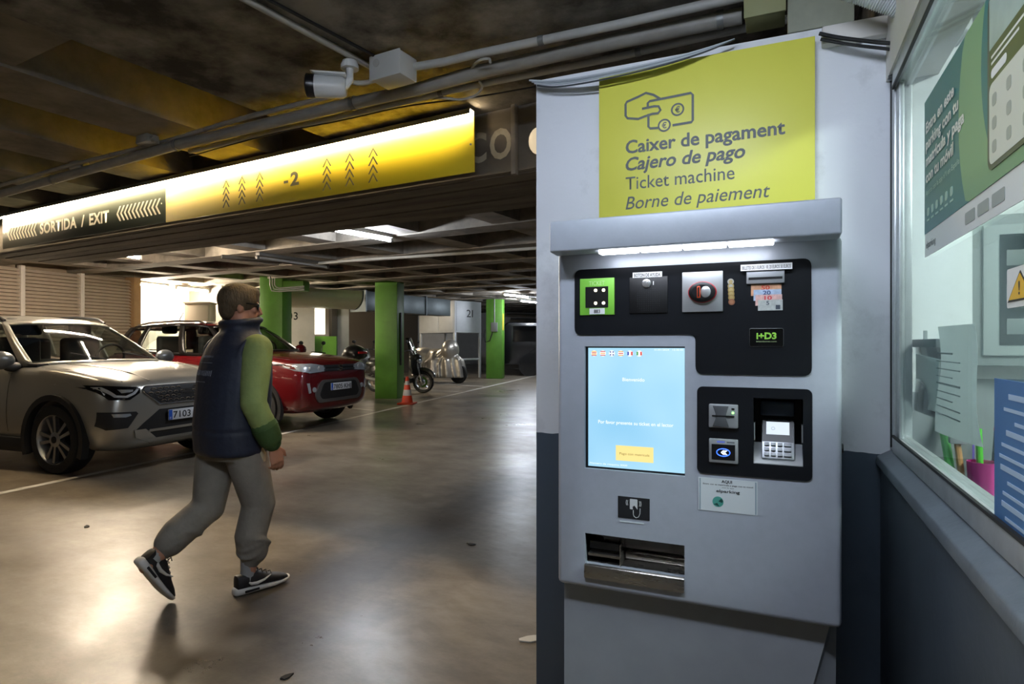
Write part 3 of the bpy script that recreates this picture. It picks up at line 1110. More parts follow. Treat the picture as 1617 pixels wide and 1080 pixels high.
# ------------------------------------------------------------------ lamps
M_TUBE = emit('tube_cool', '#eaf2ff', P_TUBE)
M_LUM = mat('luminaire_white', '#c9cccb', 0.4)
def batten(name, lab, loc, rotz, length, m, strength_group=None, hm=None):
    M_LUM = hm or mat('luminaire_white', '#c9cccb', 0.4)
    t = thing(name, lab, 'light', loc, rotz, strength_group)
    MB().box(-length / 2, length / 2, -0.045, 0.045, 0.02, 0.07, bev=0.006).build('housing', M_LUM, t)
    for s in (-1, 1):
        MB().box(s * length / 2 - 0.02, s * length / 2 + 0.02, -0.025, 0.025, -0.03, 0.02, bev=0.004).build('end_cap', M_LUM, t)
    MB().tube([(-length / 2 + 0.02, 0, -0.005), (length / 2 - 0.02, 0, -0.005)], 0.016, 10).build('tube', m, t)
    return t
pa, pb = at_z(525, 362, 2.565), at_z(617, 379, 2.565)
ang = atan2(pb.y - pa.y, pb.x - pa.x)
batten('fluorescent_lamp', 'lit fluorescent tube in the coffered ceiling beyond the yellow sign', (pa + pb) / 2 + Vector((0, 0, 0.0)), ang, (pb - pa).length, M_TUBE)
batten('fluorescent_lamp', 'unlit looking batten lamp under the far ceiling above the red car', at_z(465, 414, 2.53), ang + 0.1, 1.3, mat('tube_off', '#8d8a84', 0.3), None, mat('luminaire_dark', '#45413b', 0.5))
for px, py, d_ in ((815, 442, 17.0), (838, 436, 20.0)):
    q = at_d(px, py, d_)
    q.z = ZJ + floor_z(q) - 0.085
    batten('fluorescent_lamp', {815: 'lit tube deep in the garage nearer the far column', 838: 'lit tube farthest back under the ceiling next to the white wall'}[px], q, ang, 1.2, M_TUBE, 'far ceiling tubes')
# unseen tubes added to brighten the recess at the back of the bays
M_ADDED_TUBE = emit('added_tube_warm', '#ffedd0', P_ADDED)
for k, t_ in enumerate((T[216] + 0.52, T[345] - 0.52)):
    q = WF @ Vector((t_, 0.25, 2.56))
    batten('fluorescent_lamp', ('added warm tube lamp over the bright recess beside the shutters', 'added warm tube lamp over the bright recess beside the dark post')[k], q, WF.to_euler().z, 0.9, M_ADDED_TUBE, 'added warm tubes over the bright recess')
q = WF @ Vector((T[30] - 1.3, -3.5, 2.52))  # unseen tube added to brighten the shutters
batten('fluorescent_lamp', 'added warm tube lamp lighting the louvred shutters', q, WF.to_euler().z, 1.2, emit('added_tube_low', '#ffe9cf', P_ADDED * 0.42), 'added warm tubes over the bright recess')
q = cw(-4.75, 7.65)  # lamp added out of sight behind the beam to light cars and shutters
batten('fluorescent_lamp', 'added warm batten lamp under the ceiling over the silver car', (q.x, q.y, 2.53 + floor_z(q)), ang + pi / 2, 1.2, emit('added_tube_bay', '#ffeccf', P_TUBE * 0.9))
q = gw(-0.83, 1.28)
batten('fluorescent_lamp', 'batten lamp in the first coffer behind the sign beam', (q.x, q.y, 2.70), GROT, 0.85, emit('tube_coffer', '#eef1f5', P_TUBE * 0.13))
q = at_d(612, CY, 19.5)  # hidden lamp added to light the white box on legs
batten('fluorescent_lamp', 'added batten lamp far back, hidden behind the green column with the cone', (q.x, q.y, 2.515 + floor_z(q)), ang, 1.2, emit('added_tube_bay', '#ffeccf', P_TUBE * 0.9))
q = gw(-4.6, -3.4)  # out-of-view lamp added to light the car fronts
batten('fluorescent_lamp', 'added batten lamp under the joists on the camera side of the signs', (q.x, q.y, 2.52), GROT, 1.2, emit('added_tube_side', '#f1f0ea', P_TUBE * 0.06))
# luminaire over the pay station, above the picture
t = thing('ceiling_luminaire', 'twin tube luminaire on the ceiling in front of the pay station', 'light', (-0.35, 0.35, 2.53), radians(4))
MB().box(-0.62, 0.62, -0.09, 0.09, 0.0, 0.07, bev=0.01).build('housing', M_LUM, t)
for s in (-1, 1):
    MB().tube([(-0.58, s * 0.05, -0.018), (0.58, s * 0.05, -0.018)], 0.016, 10).build('tube', emit('tube_near', '#e2ecff', P_NEAR), t)
t = thing('ceiling_panel_lamp', 'flat lamp panel in the booth ceiling', 'light', (1.5, 1.2, 2.40))
MB().box(-0.32, 0.32, -0.62, 0.62, 0.0, 0.02, bev=0.004).build('frame', M_LUM, t)
MB().box(-0.29, 0.29, -0.59, 0.59, -0.004, 0.002).build('diffuser', emit('booth_panel', '#f3f5f3', P_BOOTH), t)

# ------------------------------------------------------------------ payment machine
YF = 1.65
XM = -0.22
def mp(px, py, yo=0.0):
    p = at_y(px, py, YF + yo)
    return p.x - XM, p.z
def mr(px0, py0, px1, py1, yo=0.0):
    """x0,x1,z0,z1 of a rectangle on the machine's face from two opposite picture corners"""
    a_, c_ = mp(px0, py0, yo), mp(px1, py1, yo)
    return a_[0], c_[0], c_[1], a_[1]
M_MACH = mat('machine_grey', '#b2b9c3', 0.38, 0.15, var=0.05, scale=30, bump=0.03, bscale=160)
M_PANEL = mat('panel_black', '#101318', 0.3)
M_STEEL = mat('stainless', '#a9a59e', 0.28, 0.95, rvar=0.08, scale=6, stretch=(1, 1, 14))
M_SILVER = mat('silver_plastic', '#a9adb0', 0.35, 0.5)
M_DARK = mat('dark_plastic', '#090a0b', 0.4)
M_WPRINT = mat('white_print', '#e6e8ea', 0.6)
M_GPRINT = mat('grey_print', '#565b60', 0.6)
M_BPRINT = mat('black_print', '#15171a', 0.6)

mc = thing('payment_machine', 'tall grey parking payment machine with a lit blue screen', 'payment machine', (XM, YF, 0))
xl, xr = mp(880, 700)[0], mp(1330, 700)[0]
zb, zt = 0.617, 1.56
def plate_with_holes(poly_box, holes, bev, m):
    x0, x1, y0, y1, z0, z1 = poly_box
    b = MB().box(x0, x1, y0, y1, z0, z1, bev=bev, seg=3)
    me = b.data('head')
    o = bpy.data.objects.new('head', me)
    COL.objects.link(o)
    cuts = []
    for h in holes:
        c = bpy.data.objects.new('cut', MB().box(*h).data('cut', smooth=False))
        COL.objects.link(c)
        md = o.modifiers.new('b', 'BOOLEAN')
        md.operation = 'DIFFERENCE'
        md.object = c
        md.solver = 'EXACT'
        cuts.append(c)
    r = bpy.data.meshes.new_from_object(o.evaluated_get(bpy.context.evaluated_depsgraph_get()))
    for c in cuts + [o]:
        bpy.data.objects.remove(c)
    r.polygons.foreach_set('use_smooth', [True] * len(r.polygons))
    r.set_sharp_from_angle(angle=radians(35))
    r.materials.clear()
    r.materials.append(m)
    return r
sx0, sx1, sz0, sz1 = -0.499 - XM, -0.226 - XM, 0.952, 1.293          # screen opening
tx0, tx1, tz0, tz1 = -0.497 - XM, -0.227 - XM, 0.650, 0.771          # tray opening
kx0, kx1, kz0, kz1 = mr(1190, 628, 1268, 737)                         # pin pad niche
head = link('head', plate_with_holes((xl, xr, 0, 0.42, zb, zt), [(sx0, sx1, -0.1, 0.03, sz0, sz1), (tx0, tx1, -0.1, 0.13, tz0 + 0.036, tz1), (kx0, kx1, -0.1, 0.12, kz0, kz1)], 0.014, M_MACH), mc)
# foot with its slanted side plate
px0, px1 = mp(891, 1000, 0.05)[0], mp(1322, 1000, 0.05)[0]
V = [(px0, 0.05, 0), (px1 - 0.16, 0.05, 0), (px1 - 0.01, 0.05, 0.63), (px0, 0.05, 0.63), (px0, 0.40, 0), (px1, 0.40, 0), (px1, 0.40, 0.63), (px0, 0.40, 0.63), (px1, 0.07, 0.63), (px1, 0.14, 0)]
b = MB().quads(V, [(0, 1, 2, 3), (4, 7, 6, 5), (0, 3, 7, 4), (1, 9, 8, 2), (9, 5, 6, 8), (0, 4, 5, 9, 1), (3, 2, 8, 6, 7)])
b.build('pedestal', mat('pedestal_grey', '#9ca1a6', 0.42, 0.15, var=0.06, scale=12), mc, smooth=False)
# canopy
cx0, cx1 = mp(867, 370, -0.09)[0], mp(1330, 340, -0.09)[0]
b = MB().prism([(-0.09, 1.548), (-0.09, 1.632), (0.40, 1.64), (0.40, 1.56), (0.0, 1.556), (-0.03, 1.545)], cx0, cx1, bev=0.006, axis='x', seg=3)
can = b.build('canopy', M_MACH, mc)
lx0, lx1 = mp(948, 392, -0.05)[0], mp(1224, 373, -0.05)[0]
for k in range(4):
    w_ = (lx1 - lx0) / 4
    MB().box(lx0 + k * w_ + 0.003, lx0 + (k + 1) * w_ - 0.003, -0.080, -0.048, 1.538, 1.549, bev=0.002).build('light_bar', emit('canopy_led', '#f2f5ff', P_CANOPY), can)

# upper black panel
L = round_poly([(-0.527 - XM, 1.508), (0.072 - XM, 1.508), (0.073 - XM, 1.222), (-0.199 - XM, 1.222), (-0.199 - XM, 1.325), (-0.527 - XM, 1.325)], [0.02, 0.02, 0.02, 0.02, 0.02, 0.02], 5)
up_ = MB().prism(L, -0.004, 0.002).build('upper_panel', M_PANEL, mc)
def flat(parent, name, m, rect, y0=-0.006, y1=-0.003, bev=0.0, r=None):
    x0, x1, z0, z1 = rect
    if r:
        return MB().prism(rrect(x0, x1, z0, z1, r), y0, y1, bev=bev).build(name, m, parent)
    return MB().box(x0, x1, y0, y1, z0, z1, bev=bev).build(name, m, parent)
def ytext(parent, body, m, rect, y, **kw):
    return lettering(parent, body, m, rect[0], rect[1], rect[2], rect[3], y, **kw)
FR = Matrix.Rotation(pi / 2, 4, 'X')                                    # lathe axis z -> -y
def disc(parent, name, m, cx, cz, prof, n=24, sx=1.0, sz=1.0):
    M = Matrix.Translation((cx, 0, cz)) @ Matrix.Diagonal((sx, 1, sz, 1)) @ FR
    return MB().lathe(prof, n, M).build(name, m, parent)

# ticket reader
r_ = mr(917, 441, 971, 497)
tk = flat(up_, 'ticket_reader', mat('ticket_green', '#7cc242', 0.45), r_, -0.008, -0.003, 0.001)
gx0, gx1, gz0, gz1 = r_
ww, hh = gx1 - gx0, gz1 - gz0
flat(tk, 'window', M_DARK, (gx0 + ww * 0.17, gx0 + ww * 0.83, gz0 + hh * 0.2, gz0 + hh * 0.77), -0.0095, -0.007)
for fx in (0.47, 0.7):
    for fz in (0.32, 0.67):
        disc(tk, 'reader_light', emit('reader_led', '#fff0c8', 7.0), gx0 + ww * fx, gz0 + hh * fz, [(0.0042, 0.009), (0.004, 0.0112), (0.0, 0.012)], 12)
ytext(tk, 'TICKET', mat('pale_green', '#bfe39a', 0.5), (gx0 + ww * 0.27, gx0 + ww * 0.73, gz0 + hh * 0.81, gz0 + hh * 0.93), -0.0085)
flat(tk, 'number_label', M_WPRINT, (gx0 + ww * 0.29, gx0 + ww * 0.73, gz0 + hh * 0.02, gz0 + hh * 0.18), -0.0098, -0.008)
ytext(tk, '883', M_BPRINT, (gx0 + ww * 0.42, gx0 + ww * 0.60, gz0 + hh * 0.05, gz0 + hh * 0.15), -0.0101, bold=0.02)

# intercom
r_ = mr(995, 439, 1055, 494)
ic = flat(up_, 'intercom', mat('intercom_black', '#0b0c0e', 0.45), r_, -0.0075, -0.003, 0.001)
hole = MB().lathe([(0.0011, 0.0), (0.0011, 0.0006)], 6, FR).data('speaker_hole', mat('hole_grey', '#2b2e31', 0.6))
b = MB()
random.seed(3)
icx, icz = (r_[0] + r_[1]) / 2, r_[2] + (r_[3] - r_[2]) * 0.38
for i in range(-6, 7):
    for j in range(-5, 6):
        if i * i + j * j < 36:
            b.mesh(hole, Matrix.Translation((icx + i * 0.0058, -0.0075, icz + j * 0.0058)))
o = b.build('speaker_holes', mat('hole_grey', '#2b2e31', 0.6), ic)
o['kind'] = 'stuff'
q = mp(1022, 448)
disc(ic, 'call_button', mat('button_steel', '#c9cbcc', 0.25, 0.8), q[0], q[1], [(0.0115, 0.007), (0.0115, 0.011), (0.009, 0.0125), (0.0, 0.013)])
q2 = mp(1032, 448)
flat(ic, 'button_mark', M_WPRINT, (q2[0], q2[0] + 0.002, q2[1] - 0.004, q2[1] + 0.006), -0.0082, -0.0075)
s_ = mr(1000, 431, 1046, 438)
lb_ = flat(up_, 'label_strip', M_WPRINT, s_, -0.0075, -0.003)
ytext(lb_, 'BOTON DE AYUDA', M_BPRINT, (s_[0] + 0.004, s_[1] - 0.004, s_[2] + 0.003, s_[3] - 0.003), -0.0078, bold=0.01)

# coin slot
r_ = mr(1078, 431, 1142, 492)
cn = flat(up_, 'coin_unit', mat('coin_plate', '#bcc0c2', 0.32, 0.6), r_, -0.010, -0.003, 0.0015)
q = mp(1110, 462)
disc(cn, 'red_ring', mat('red_ring', '#b3202a', 0.35), q[0], q[1], [(0.0275, 0.009), (0.0275, 0.017), (0.025, 0.018), (0.0, 0.018)], 32, 1.28, 1.0)
disc(cn, 'black_ring', M_DARK, q[0], q[1], [(0.0258, 0.015), (0.0258, 0.020), (0.022, 0.022), (0.0, 0.022)], 32, 1.28, 1.0)
disc(cn, 'bowl', mat('coin_bowl', '#1a1c1f', 0.3), q[0], q[1], [(0.019, 0.02), (0.019, 0.0225), (0.0, 0.0222)], 32, 1.28, 1.0)
MB().sphere((q[0] + 0.009, -0.020, q[1]), (0.014, 0.006, 0.016)).build('knob', mat('coin_knob', '#c4c7c9', 0.25, 0.6), cn)
MB().box(q[0] - 0.012, q[0] - 0.004, -0.026, -0.02, q[1] - 0.015, q[1] + 0.015, bev=0.001).build('slot_frame', mat('slot_orange', '#c2451f', 0.4), cn)
MB().box(q[0] - 0.010, q[0] - 0.006, -0.0268, -0.02, q[1] - 0.012, q[1] + 0.012).build('slot', M_DARK, cn)
# printed coins
for k, (py, c1, c2) in enumerate(((445, '#a3a39e', '#a8986c'), (452, '#9c8c5e', '#a3a39e'), (458, '#9f8a54', '#b3a070'), (464, '#9a854e', '#ab9866'), (470, '#95804c', '#a89360'), (477, '#8f6148', '#a37558'))):
    q = mp(1154 + k * 0.3, py)
    o = disc(up_, 'printed_coin', mat('coin_a%d' % k, c1, 0.45, 0.3), q[0], q[1], [(0.0078, 0.004), (0.0078, 0.005 + k * 0.0003), (0.0, 0.005 + k * 0.0003)], 18)
    disc(o, 'coin_core', mat('coin_b%d' % k, c2, 0.45, 0.3), q[0], q[1], [(0.0048, 0.0045), (0.0048, 0.0052 + k * 0.0003), (0.0, 0.0052 + k * 0.0003)], 18)

# banknote slot and printed notes
r_ = mr(1179, 429, 1239, 447)
bn = flat(up_, 'banknote_slot', M_SILVER, r_, -0.012, -0.003, 0.002)
flat(bn, 'slit', M_DARK, (r_[0] + 0.005, r_[1] - 0.005, r_[2] + 0.010, r_[2] + 0.016), -0.0125, -0.01)
s_ = mr(1170, 416, 1251, 429, -0.005)
M_ = Matrix.Translation(((s_[0] + s_[1]) / 2, 0, (s_[2] + s_[3]) / 2))
o = MB().box(s_[0], s_[1], -0.0165, -0.013, s_[2] + 0.006, s_[3] - 0.005).build('label_strip', M_WPRINT, up_)
MB().box(s_[0] + 0.01, s_[0] + 0.02, -0.014, -0.003, s_[2] + 0.007, s_[3] - 0.006).build('label_tape', M_SILVER, o)
MB().box(s_[1] - 0.02, s_[1] - 0.01, -0.014, -0.003, s_[2] + 0.007, s_[3] - 0.006).build('label_tape', M_SILVER, o)
ytext(o, 'BILLETES DE 5 EUROS  10, 20 EUROS 50 EUROS', M_BPRINT, (s_[0] + 0.004, s_[1] - 0.003, s_[2] + 0.009, s_[3] - 0.0085), -0.0168, bold=0.01)
notes = ((1186, 450, 1234, 466, '#d9a480', '50', '#c23a2a'), (1190, 458, 1234, 474, '#a9bfd8', '20', '#2c3f6b'), (1193, 466, 1235, 482, '#d8b0a8', '10', '#c4303a'), (1197, 474, 1236, 490, '#b9c0bc', '5', '#3c4550'))
for k, (a0, b0, a1, b1, c, num, ink) in enumerate(notes):
    rr_ = mr(a0, b0, a1, b1)
    o = flat(up_, 'printed_note', mat('note_%d' % k, c, 0.6, var=0.25, scale=120), rr_, -0.0050 - k * 0.0004, -0.003)
    w_ = rr_[1] - rr_[0]
    h_ = rr_[3] - rr_[2]
    ytext(o, num, mat('note_ink_%d' % k, ink, 0.6), (rr_[0] + w_ * 0.34, rr_[0] + w_ * (0.62 if len(num) > 1 else 0.46), rr_[3] - h_ * 0.47, rr_[3] - h_ * 0.1), -0.0053 - k * 0.0004, bold=0.02)
    flat(o, 'note_arch', mat('note_ink_%d' % k, ink, 0.6), (rr_[0] + w_ * 0.72, rr_[0] + w_ * 0.9, rr_[2] + h_ * 0.1, rr_[2] + h_ * 0.5), -0.0052 - k * 0.0004, -0.0045)
# maker's plate
r_ = mr(1184, 519, 1237, 547)
pl = flat(up_, 'maker_plate', mat('plate_black', '#050607', 0.25), r_, -0.0068, -0.003, 0.0, 0.004)
MB().tube([(x_, -0.0062, z_) for x_, z_ in rrect(r_[0], r_[1], r_[2], r_[3], 0.004)], 0.0005, 6, closed=True).build('rim', M_SILVER, pl)
w_, h_ = r_[1] - r_[0], r_[3] - r_[2]
ytext(pl, 'i+D3', mat('lime_print', '#93d04a', 0.5), (r_[0] + w_ * 0.2, r_[0] + w_ * 0.80, r_[2] + h_ * 0.42, r_[2] + h_ * 0.78), -0.0071, bold=0.04)
ytext(pl, 'imasdetres.com', mat('lime_pale', '#9fb07e', 0.5), (r_[0] + w_ * 0.2, r_[0] + w_ * 0.80, r_[2] + h_ * 0.24, r_[2] + h_ * 0.33), -0.0071, bold=0.01)

# screen
sb = thing_screen = MB()
sb.box(sx0, sx1, 0.012, 0.03, sz0, sz1)
bez = sb.build('screen_bezel', M_DARK, mc)
def screen_mat():
    m = bpy.data.materials.new('screen_blue')
    m.use_nodes = True
    nt = m.node_tree
    bs = nt.nodes['Principled BSDF']
    tc = nt.nodes.new('ShaderNodeTexCoord')
    n = nt.nodes.new('ShaderNodeTexNoise')
    n.inputs['Scale'].default_value = 2.6
    nt.links.new(tc.outputs['Object'], n.inputs['Vector'])
    r = nt.nodes.new('ShaderNodeValToRGB')
    r.color_ramp.elements[0].color, r.color_ramp.elements[1].color = lin('#86c0e2'), lin('#acd8ee')
    r.color_ramp.elements[0].position, r.color_ramp.elements[1].position = 0.3, 0.6
    nt.links.new(n.outputs['Fac'], r.inputs['Fac'])
    nt.links.new(r.outputs['Color'], bs.inputs['Emission Color'])
    bs.inputs['Emission Strength'].default_value = 1.0
    bs.inputs['Base Color'].default_value = (0.02, 0.02, 0.02, 1)
    bs.inputs['Roughness'].default_value = 0.15
    return m
dx0, dx1, dz0, dz1 = sx0 + 0.008, sx1 - 0.002, sz0 + 0.006, sz1 - 0.004
scr = flat(bez, 'display', screen_mat(), (dx0, dx1, dz0, dz1), 0.009, 0.012)
M_SW = emit('screen_white', '#f4fbff', 0.95)
M_SY = emit('screen_yellow', '#f2dc8a', 0.95)
dw, dh = dx1 - dx0, dz1 - dz0
def srect(u0, v0, u1, v1):
    return dx0 + dw * u0, dx0 + dw * u1, dz1 - dh * v1, dz1 - dh * v0
ytext(scr, 'Bienvenido', M_SW, srect(0.37, 0.245, 0.60, 0.275), 0.0086, bold=0.01)
ytext(scr, 'Por favor presente su ticket en el lector', M_SW, srect(0.11, 0.605, 0.89, 0.635), 0.0086, bold=0.01)
ytext(scr, '01/01/2024   12:30:45', M_SW, srect(0.70, 0.006, 0.985, 0.022), 0.0086)
ytext(scr, 'Numero de maquina 0000', M_SW, srect(0.02, 0.965, 0.42, 0.98), 0.0086)
bt = flat(scr, 'button', M_SY, srect(0.30, 0.81, 0.69, 0.935), 0.0082, 0.0095)
ytext(bt, 'Pago con matricula', mat('button_ink', '#b58a2e', 0.5), srect(0.34, 0.865, 0.65, 0.885), 0.0078)
flags = (('#e8b43a', '#c83a2a'), ('#c8382c', '#e0a23a'), ('#2e3f8f', '#d8dce6'), ('#d9a02e', '#c23028'), ('#2a46a8', '#d23a34'), ('#3a9a4a', '#d8463a'))
for k, (ca, cb) in enumerate(flags):
    cxx, czz = dx0 + dw * (0.065 + 0.096 * k), dz1 - dh * 0.046
    fo = disc(scr, 'flag', M_SW, cxx, czz, [(0.0085, -0.0088), (0.0085, -0.0084), (0.0, -0.0084)], 18)
    ea, eb = emit('flag_%da' % k, ca, 0.95), emit('flag_%db' % k, cb, 0.95)
    if k in (4, 5):
        MB().box(cxx - 0.0075, cxx - 0.0028, 0.0081, 0.0085, czz - 0.005, czz + 0.005).build('stripe', ea, fo)
        MB().box(cxx + 0.0028, cxx + 0.0075, 0.0081, 0.0085, czz - 0.005, czz + 0.005).build('stripe', eb, fo)
    elif k == 2:
        MB().box(cxx - 0.008, cxx + 0.008, 0.0081, 0.0085, czz - 0.001, czz + 0.001).build('stripe', eb, fo)
        for s in (-1, 1):
            for v in (-1, 1):
                MB().box(cxx + s * 0.004 - 0.002, cxx + s * 0.004 + 0.002, 0.0081, 0.0085, czz + v * 0.004 - 0.0018, czz + v * 0.004 + 0.0018).build('stripe', ea, fo)
    else:
        for j in range(3 if k != 0 else 4):
            zz = czz + 0.0052 - j * (0.0052 if k != 0 else 0.0036)
            MB().box(cxx - 0.0068, cxx + 0.0068, 0.0081, 0.0085, zz - 0.0013, zz + 0.0013).build('stripe', ea if j % 2 == 0 else eb, fo)

# lower black panel with the card readers
Lp = rrect(-0.195 - XM, 0.074 - XM, 0.966, 1.19, 0.014)
b = MB()
lo_me = b.prism(Lp, -0.004, 0.002).data('tmp')
def cut_mesh(me, holes):
    o = bpy.data.objects.new('t', me)
    COL.objects.link(o)
    cs = []
    for h in holes:
        c = bpy.data.objects.new('c', MB().box(*h).data('c', smooth=False))
        COL.objects.link(c)
        md = o.modifiers.new('b', 'BOOLEAN')
        md.operation, md.object, md.solver = 'DIFFERENCE', c, 'EXACT'
        cs.append(c)
    r = bpy.data.meshes.new_from_object(o.evaluated_get(bpy.context.evaluated_depsgraph_get()))
    for c in cs + [o]:
        bpy.data.objects.remove(c)
    return r
lo_me = cut_mesh(lo_me, [(kx0, kx1, -0.1, 0.1, kz0, kz1)])
lo_me.materials.clear()
lo_me.materials.append(M_PANEL)
lop = link('lower_panel', lo_me, mc)
r_ = mr(1120, 637, 1166, 676)
cr = flat(lop, 'card_reader', M_SILVER, r_, -0.016, -0.003, 0.003)
w_, h_ = r_[1] - r_[0], r_[3] - r_[2]
MB().prism([(r_[0] + w_ * 0.14, r_[3] - h_ * 0.06), (r_[0] + w_ * 0.68, r_[3] - h_ * 0.06), (r_[0] + w_ * 0.60, r_[3] - h_ * 0.4), (r_[0] + w_ * 0.60, r_[3] - h_ * 0.6), (r_[0] + w_ * 0.70, r_[2] + h_ * 0.06), (r_[0] + w_ * 0.14, r_[2] + h_ * 0.06), (r_[0] + w_ * 0.24, r_[3] - h_ * 0.6), (r_[0] + w_ * 0.24, r_[3] - h_ * 0.4)], -0.0185, -0.01, bev=0.001).build('card_guide', mat('guide_grey', '#4a4d50', 0.4), cr)
flat(cr, 'slot', M_DARK, (r_[0] + w_ * 0.12, r_[0] + w_ * 0.88, r_[3] - h_ * 0.52, r_[3] - h_ * 0.46), -0.0189, -0.01)
disc(cr, 'status_light', emit('green_led', '#8dff7a', 2.5), r_[0] + w_ * 0.83, r_[3] - h_ * 0.34, [(0.0035, 0.014), (0.003, 0.0175), (0.0, 0.018)], 12)
flat(cr, 'icon', M_DARK, (r_[0] + w_ * 0.78, r_[0] + w_ * 0.88, r_[3] - h_ * 0.22, r_[3] - h_ * 0.14), -0.0165, -0.015)
r_ = mr(1120, 691, 1166, 732)
nf = flat(lop, 'contactless_reader', M_SILVER, r_, -0.012, -0.003, 0.003)
w_, h_ = r_[1] - r_[0], r_[3] - r_[2]
flat(nf, 'window', M_DARK, (r_[0] + w_ * 0.1, r_[1] - w_ * 0.1, r_[2] + h_ * 0.14, r_[3] - h_ * 0.22), -0.0128, -0.01)
MB().tube([((r_[0] + r_[1]) / 2 + 0.016 * cos(t_), -0.013, r_[2] + h_ * 0.45 + 0.0095 * sin(t_)) for t_ in [2 * pi * i / 24 for i in range(24)]], 0.0011, 6, closed=True).build('glow_ring', emit('blue_led', '#2a5cff', 3.0), nf)
cxx, czz = (r_[0] + r_[1]) / 2, r_[2] + h_ * 0.45
for k in range(3):
    MB().tube([(cxx - 0.002 + k * 0.004 + 0.003, -0.0133, czz + 0.0055), (cxx - 0.005 + k * 0.004, -0.0133, czz), (cxx - 0.002 + k * 0.004 + 0.003, -0.0133, czz - 0.0055)], 0.0011, 6).build('wave_mark', emit('ice_led', '#d9e6ff', 2.0), nf)
flat(nf, 'brand_bar', emit('blue_print', '#5570e0', 0.6), (r_[0] + w_ * 0.28, r_[0] + w_ * 0.55, r_[3] - h_ * 0.15, r_[3] - h_ * 0.09), -0.0124, -0.011)
flat(nf, 'brand_bar', M_GPRINT, (r_[0] + w_ * 0.62, r_[0] + w_ * 0.88, r_[3] - h_ * 0.15, r_[3] - h_ * 0.1), -0.0124, -0.011)
# niche with the sloping pin pad
nb = MB()
nb.quads([(kx0, 0.0, kz0), (kx1, 0.0, kz0), (kx1, 0.0, kz1), (kx0, 0.0, kz1), (kx0, 0.1, kz0 + 0.03), (kx1, 0.1, kz0 + 0.03), (kx1, 0.1, kz1), (kx0, 0.1, kz1)],
         [(4, 5, 6, 7), (0, 4, 7, 3), (1, 2, 6, 5), (3, 7, 6, 2)])
nic = nb.build('pin_niche', M_DARK, mc, smooth=False)
MB().quads([(kx0, -0.002, kz0), (kx1, -0.002, kz0), (kx1, 0.05, kz0 + 0.045), (kx0, 0.05, kz0 + 0.045), (kx0, -0.002, kz0 + 0.002), (kx1, -0.002, kz0 + 0.002), (kx1, 0.05, kz0 + 0.047), (kx0, 0.05, kz0 + 0.047)],
           [(0, 1, 2, 3), (4, 5, 6, 7), (0, 1, 5, 4), (1, 2, 6, 5), (2, 3, 7, 6), (3, 0, 4, 7)]).build('ramp', M_SILVER, nic)
kw, kh = kx1 - kx0, kz1 - kz0
PM = Matrix.Translation(((kx0 + kx1) / 2, 0.004, kz0 + 0.014)) @ Matrix.Rotation(radians(-32), 4, 'X')     # pad leans back; local face looks to -y
pw = kw * 0.34
ph_ = kh * 0.66
MB().box(-pw, pw, 0, 0.02, 0, ph_, bev=0.003, M=PM).build('pin_pad', M_SILVER, nic)
MB().box(-pw + 0.002, pw - 0.002, -0.001, 0.01, ph_ * 0.42, ph_ - 0.003, M=PM).build('pad_cover', M_DARK, nic)
MB().box(-pw * 0.72, pw * 0.70, -0.002, 0.008, ph_ * 0.60, ph_ * 0.92, M=PM).build('pad_screen', emit('pad_screen', '#d9e6f2', 0.85), nic)
MB().tube([(-pw * 0.3 + 0.004 * cos(t_), -0.0022, ph_ * 0.75 + 0.004 * sin(t_)) for t_ in [2 * pi * i / 14 for i in range(14)]], 0.0006, 5, closed=True, M=PM).build('pad_logo', emit('pad_logo', '#9db4cc', 0.7), nic)
key = MB().box(-0.0056, 0.0056, -0.005, 0.004, -0.0042, 0.0042, bev=0.001).data('key', mat('key_grey', '#7b7f82', 0.4, 0.3))
wkey = MB().box(-0.0085, 0.0085, -0.005, 0.004, -0.0042, 0.0042, bev=0.001).data('key', mat('key_grey', '#7b7f82', 0.4, 0.3))
for i in range(4):
    for j in range(3):
        o = link('key', wkey if i == 3 else key, nic)
        o.matrix_local = PM @ Matrix.Translation((-pw * 0.68 + i * pw * 0.40 + (pw * 0.06 if i == 3 else 0), -0.001, ph_ * 0.09 + j * ph_ * 0.125))
for s in (-1, 1):
    MB().tube([((kx0 + kx1) / 2 + s * kw * 0.485, 0.004, kz0 + kh * 0.35), ((kx0 + kx1) / 2 + s * kw * 0.485, 0.004, kz0 + kh * 0.62)], 0.0016, 6).build('side_glint', M_SILVER, nic)
MB().box(kx0 + kw * 0.12, kx0 + kw * 0.85, 0.06, 0.098, kz1 - 0.05, kz1 - 0.012, bev=0.004).build('hood', mat('hood_grey', '#3e4b5c', 0.35), nic)

# paper sticker under the lower panel
r_ = mr(1103, 753, 1196, 814)
w_, h_ = r_[1] - r_[0], r_[3] - r_[2]
M_PAPER = mat('paper', '#cfd6d8', 0.55)
stk = flat(mc, 'sticker', M_PAPER, r_, -0.0016, 0.0005)
for fx in (0.02, 0.965):
    flat(stk, 'edge_line', mat('sticker_edge', '#7f98a3', 0.5), (r_[0] + w_ * fx, r_[0] + w_ * (fx + 0.018), r_[2] + h_ * 0.02, r_[3] - h_ * 0.02), -0.002, -0.001)
def st(body, u0, u1, v0, v1, m=M_BPRINT, **kw):
    ytext(stk, body, m, (r_[0] + w_ * u0, r_[0] + w_ * u1, r_[2] + h_ * v0, r_[2] + h_ * v1), -0.0021, **kw)
st('AQUI', 0.40, 0.58, 0.885, 0.97, bold=0.03)
st('Entra con tu matricula y paga con tu movil', 0.08, 0.93, 0.80, 0.845, bold=0.015)
st('con la app', 0.41, 0.61, 0.725, 0.765, m=M_GPRINT)
st('elparking', 0.31, 0.71, 0.59, 0.68, bold=0.015)
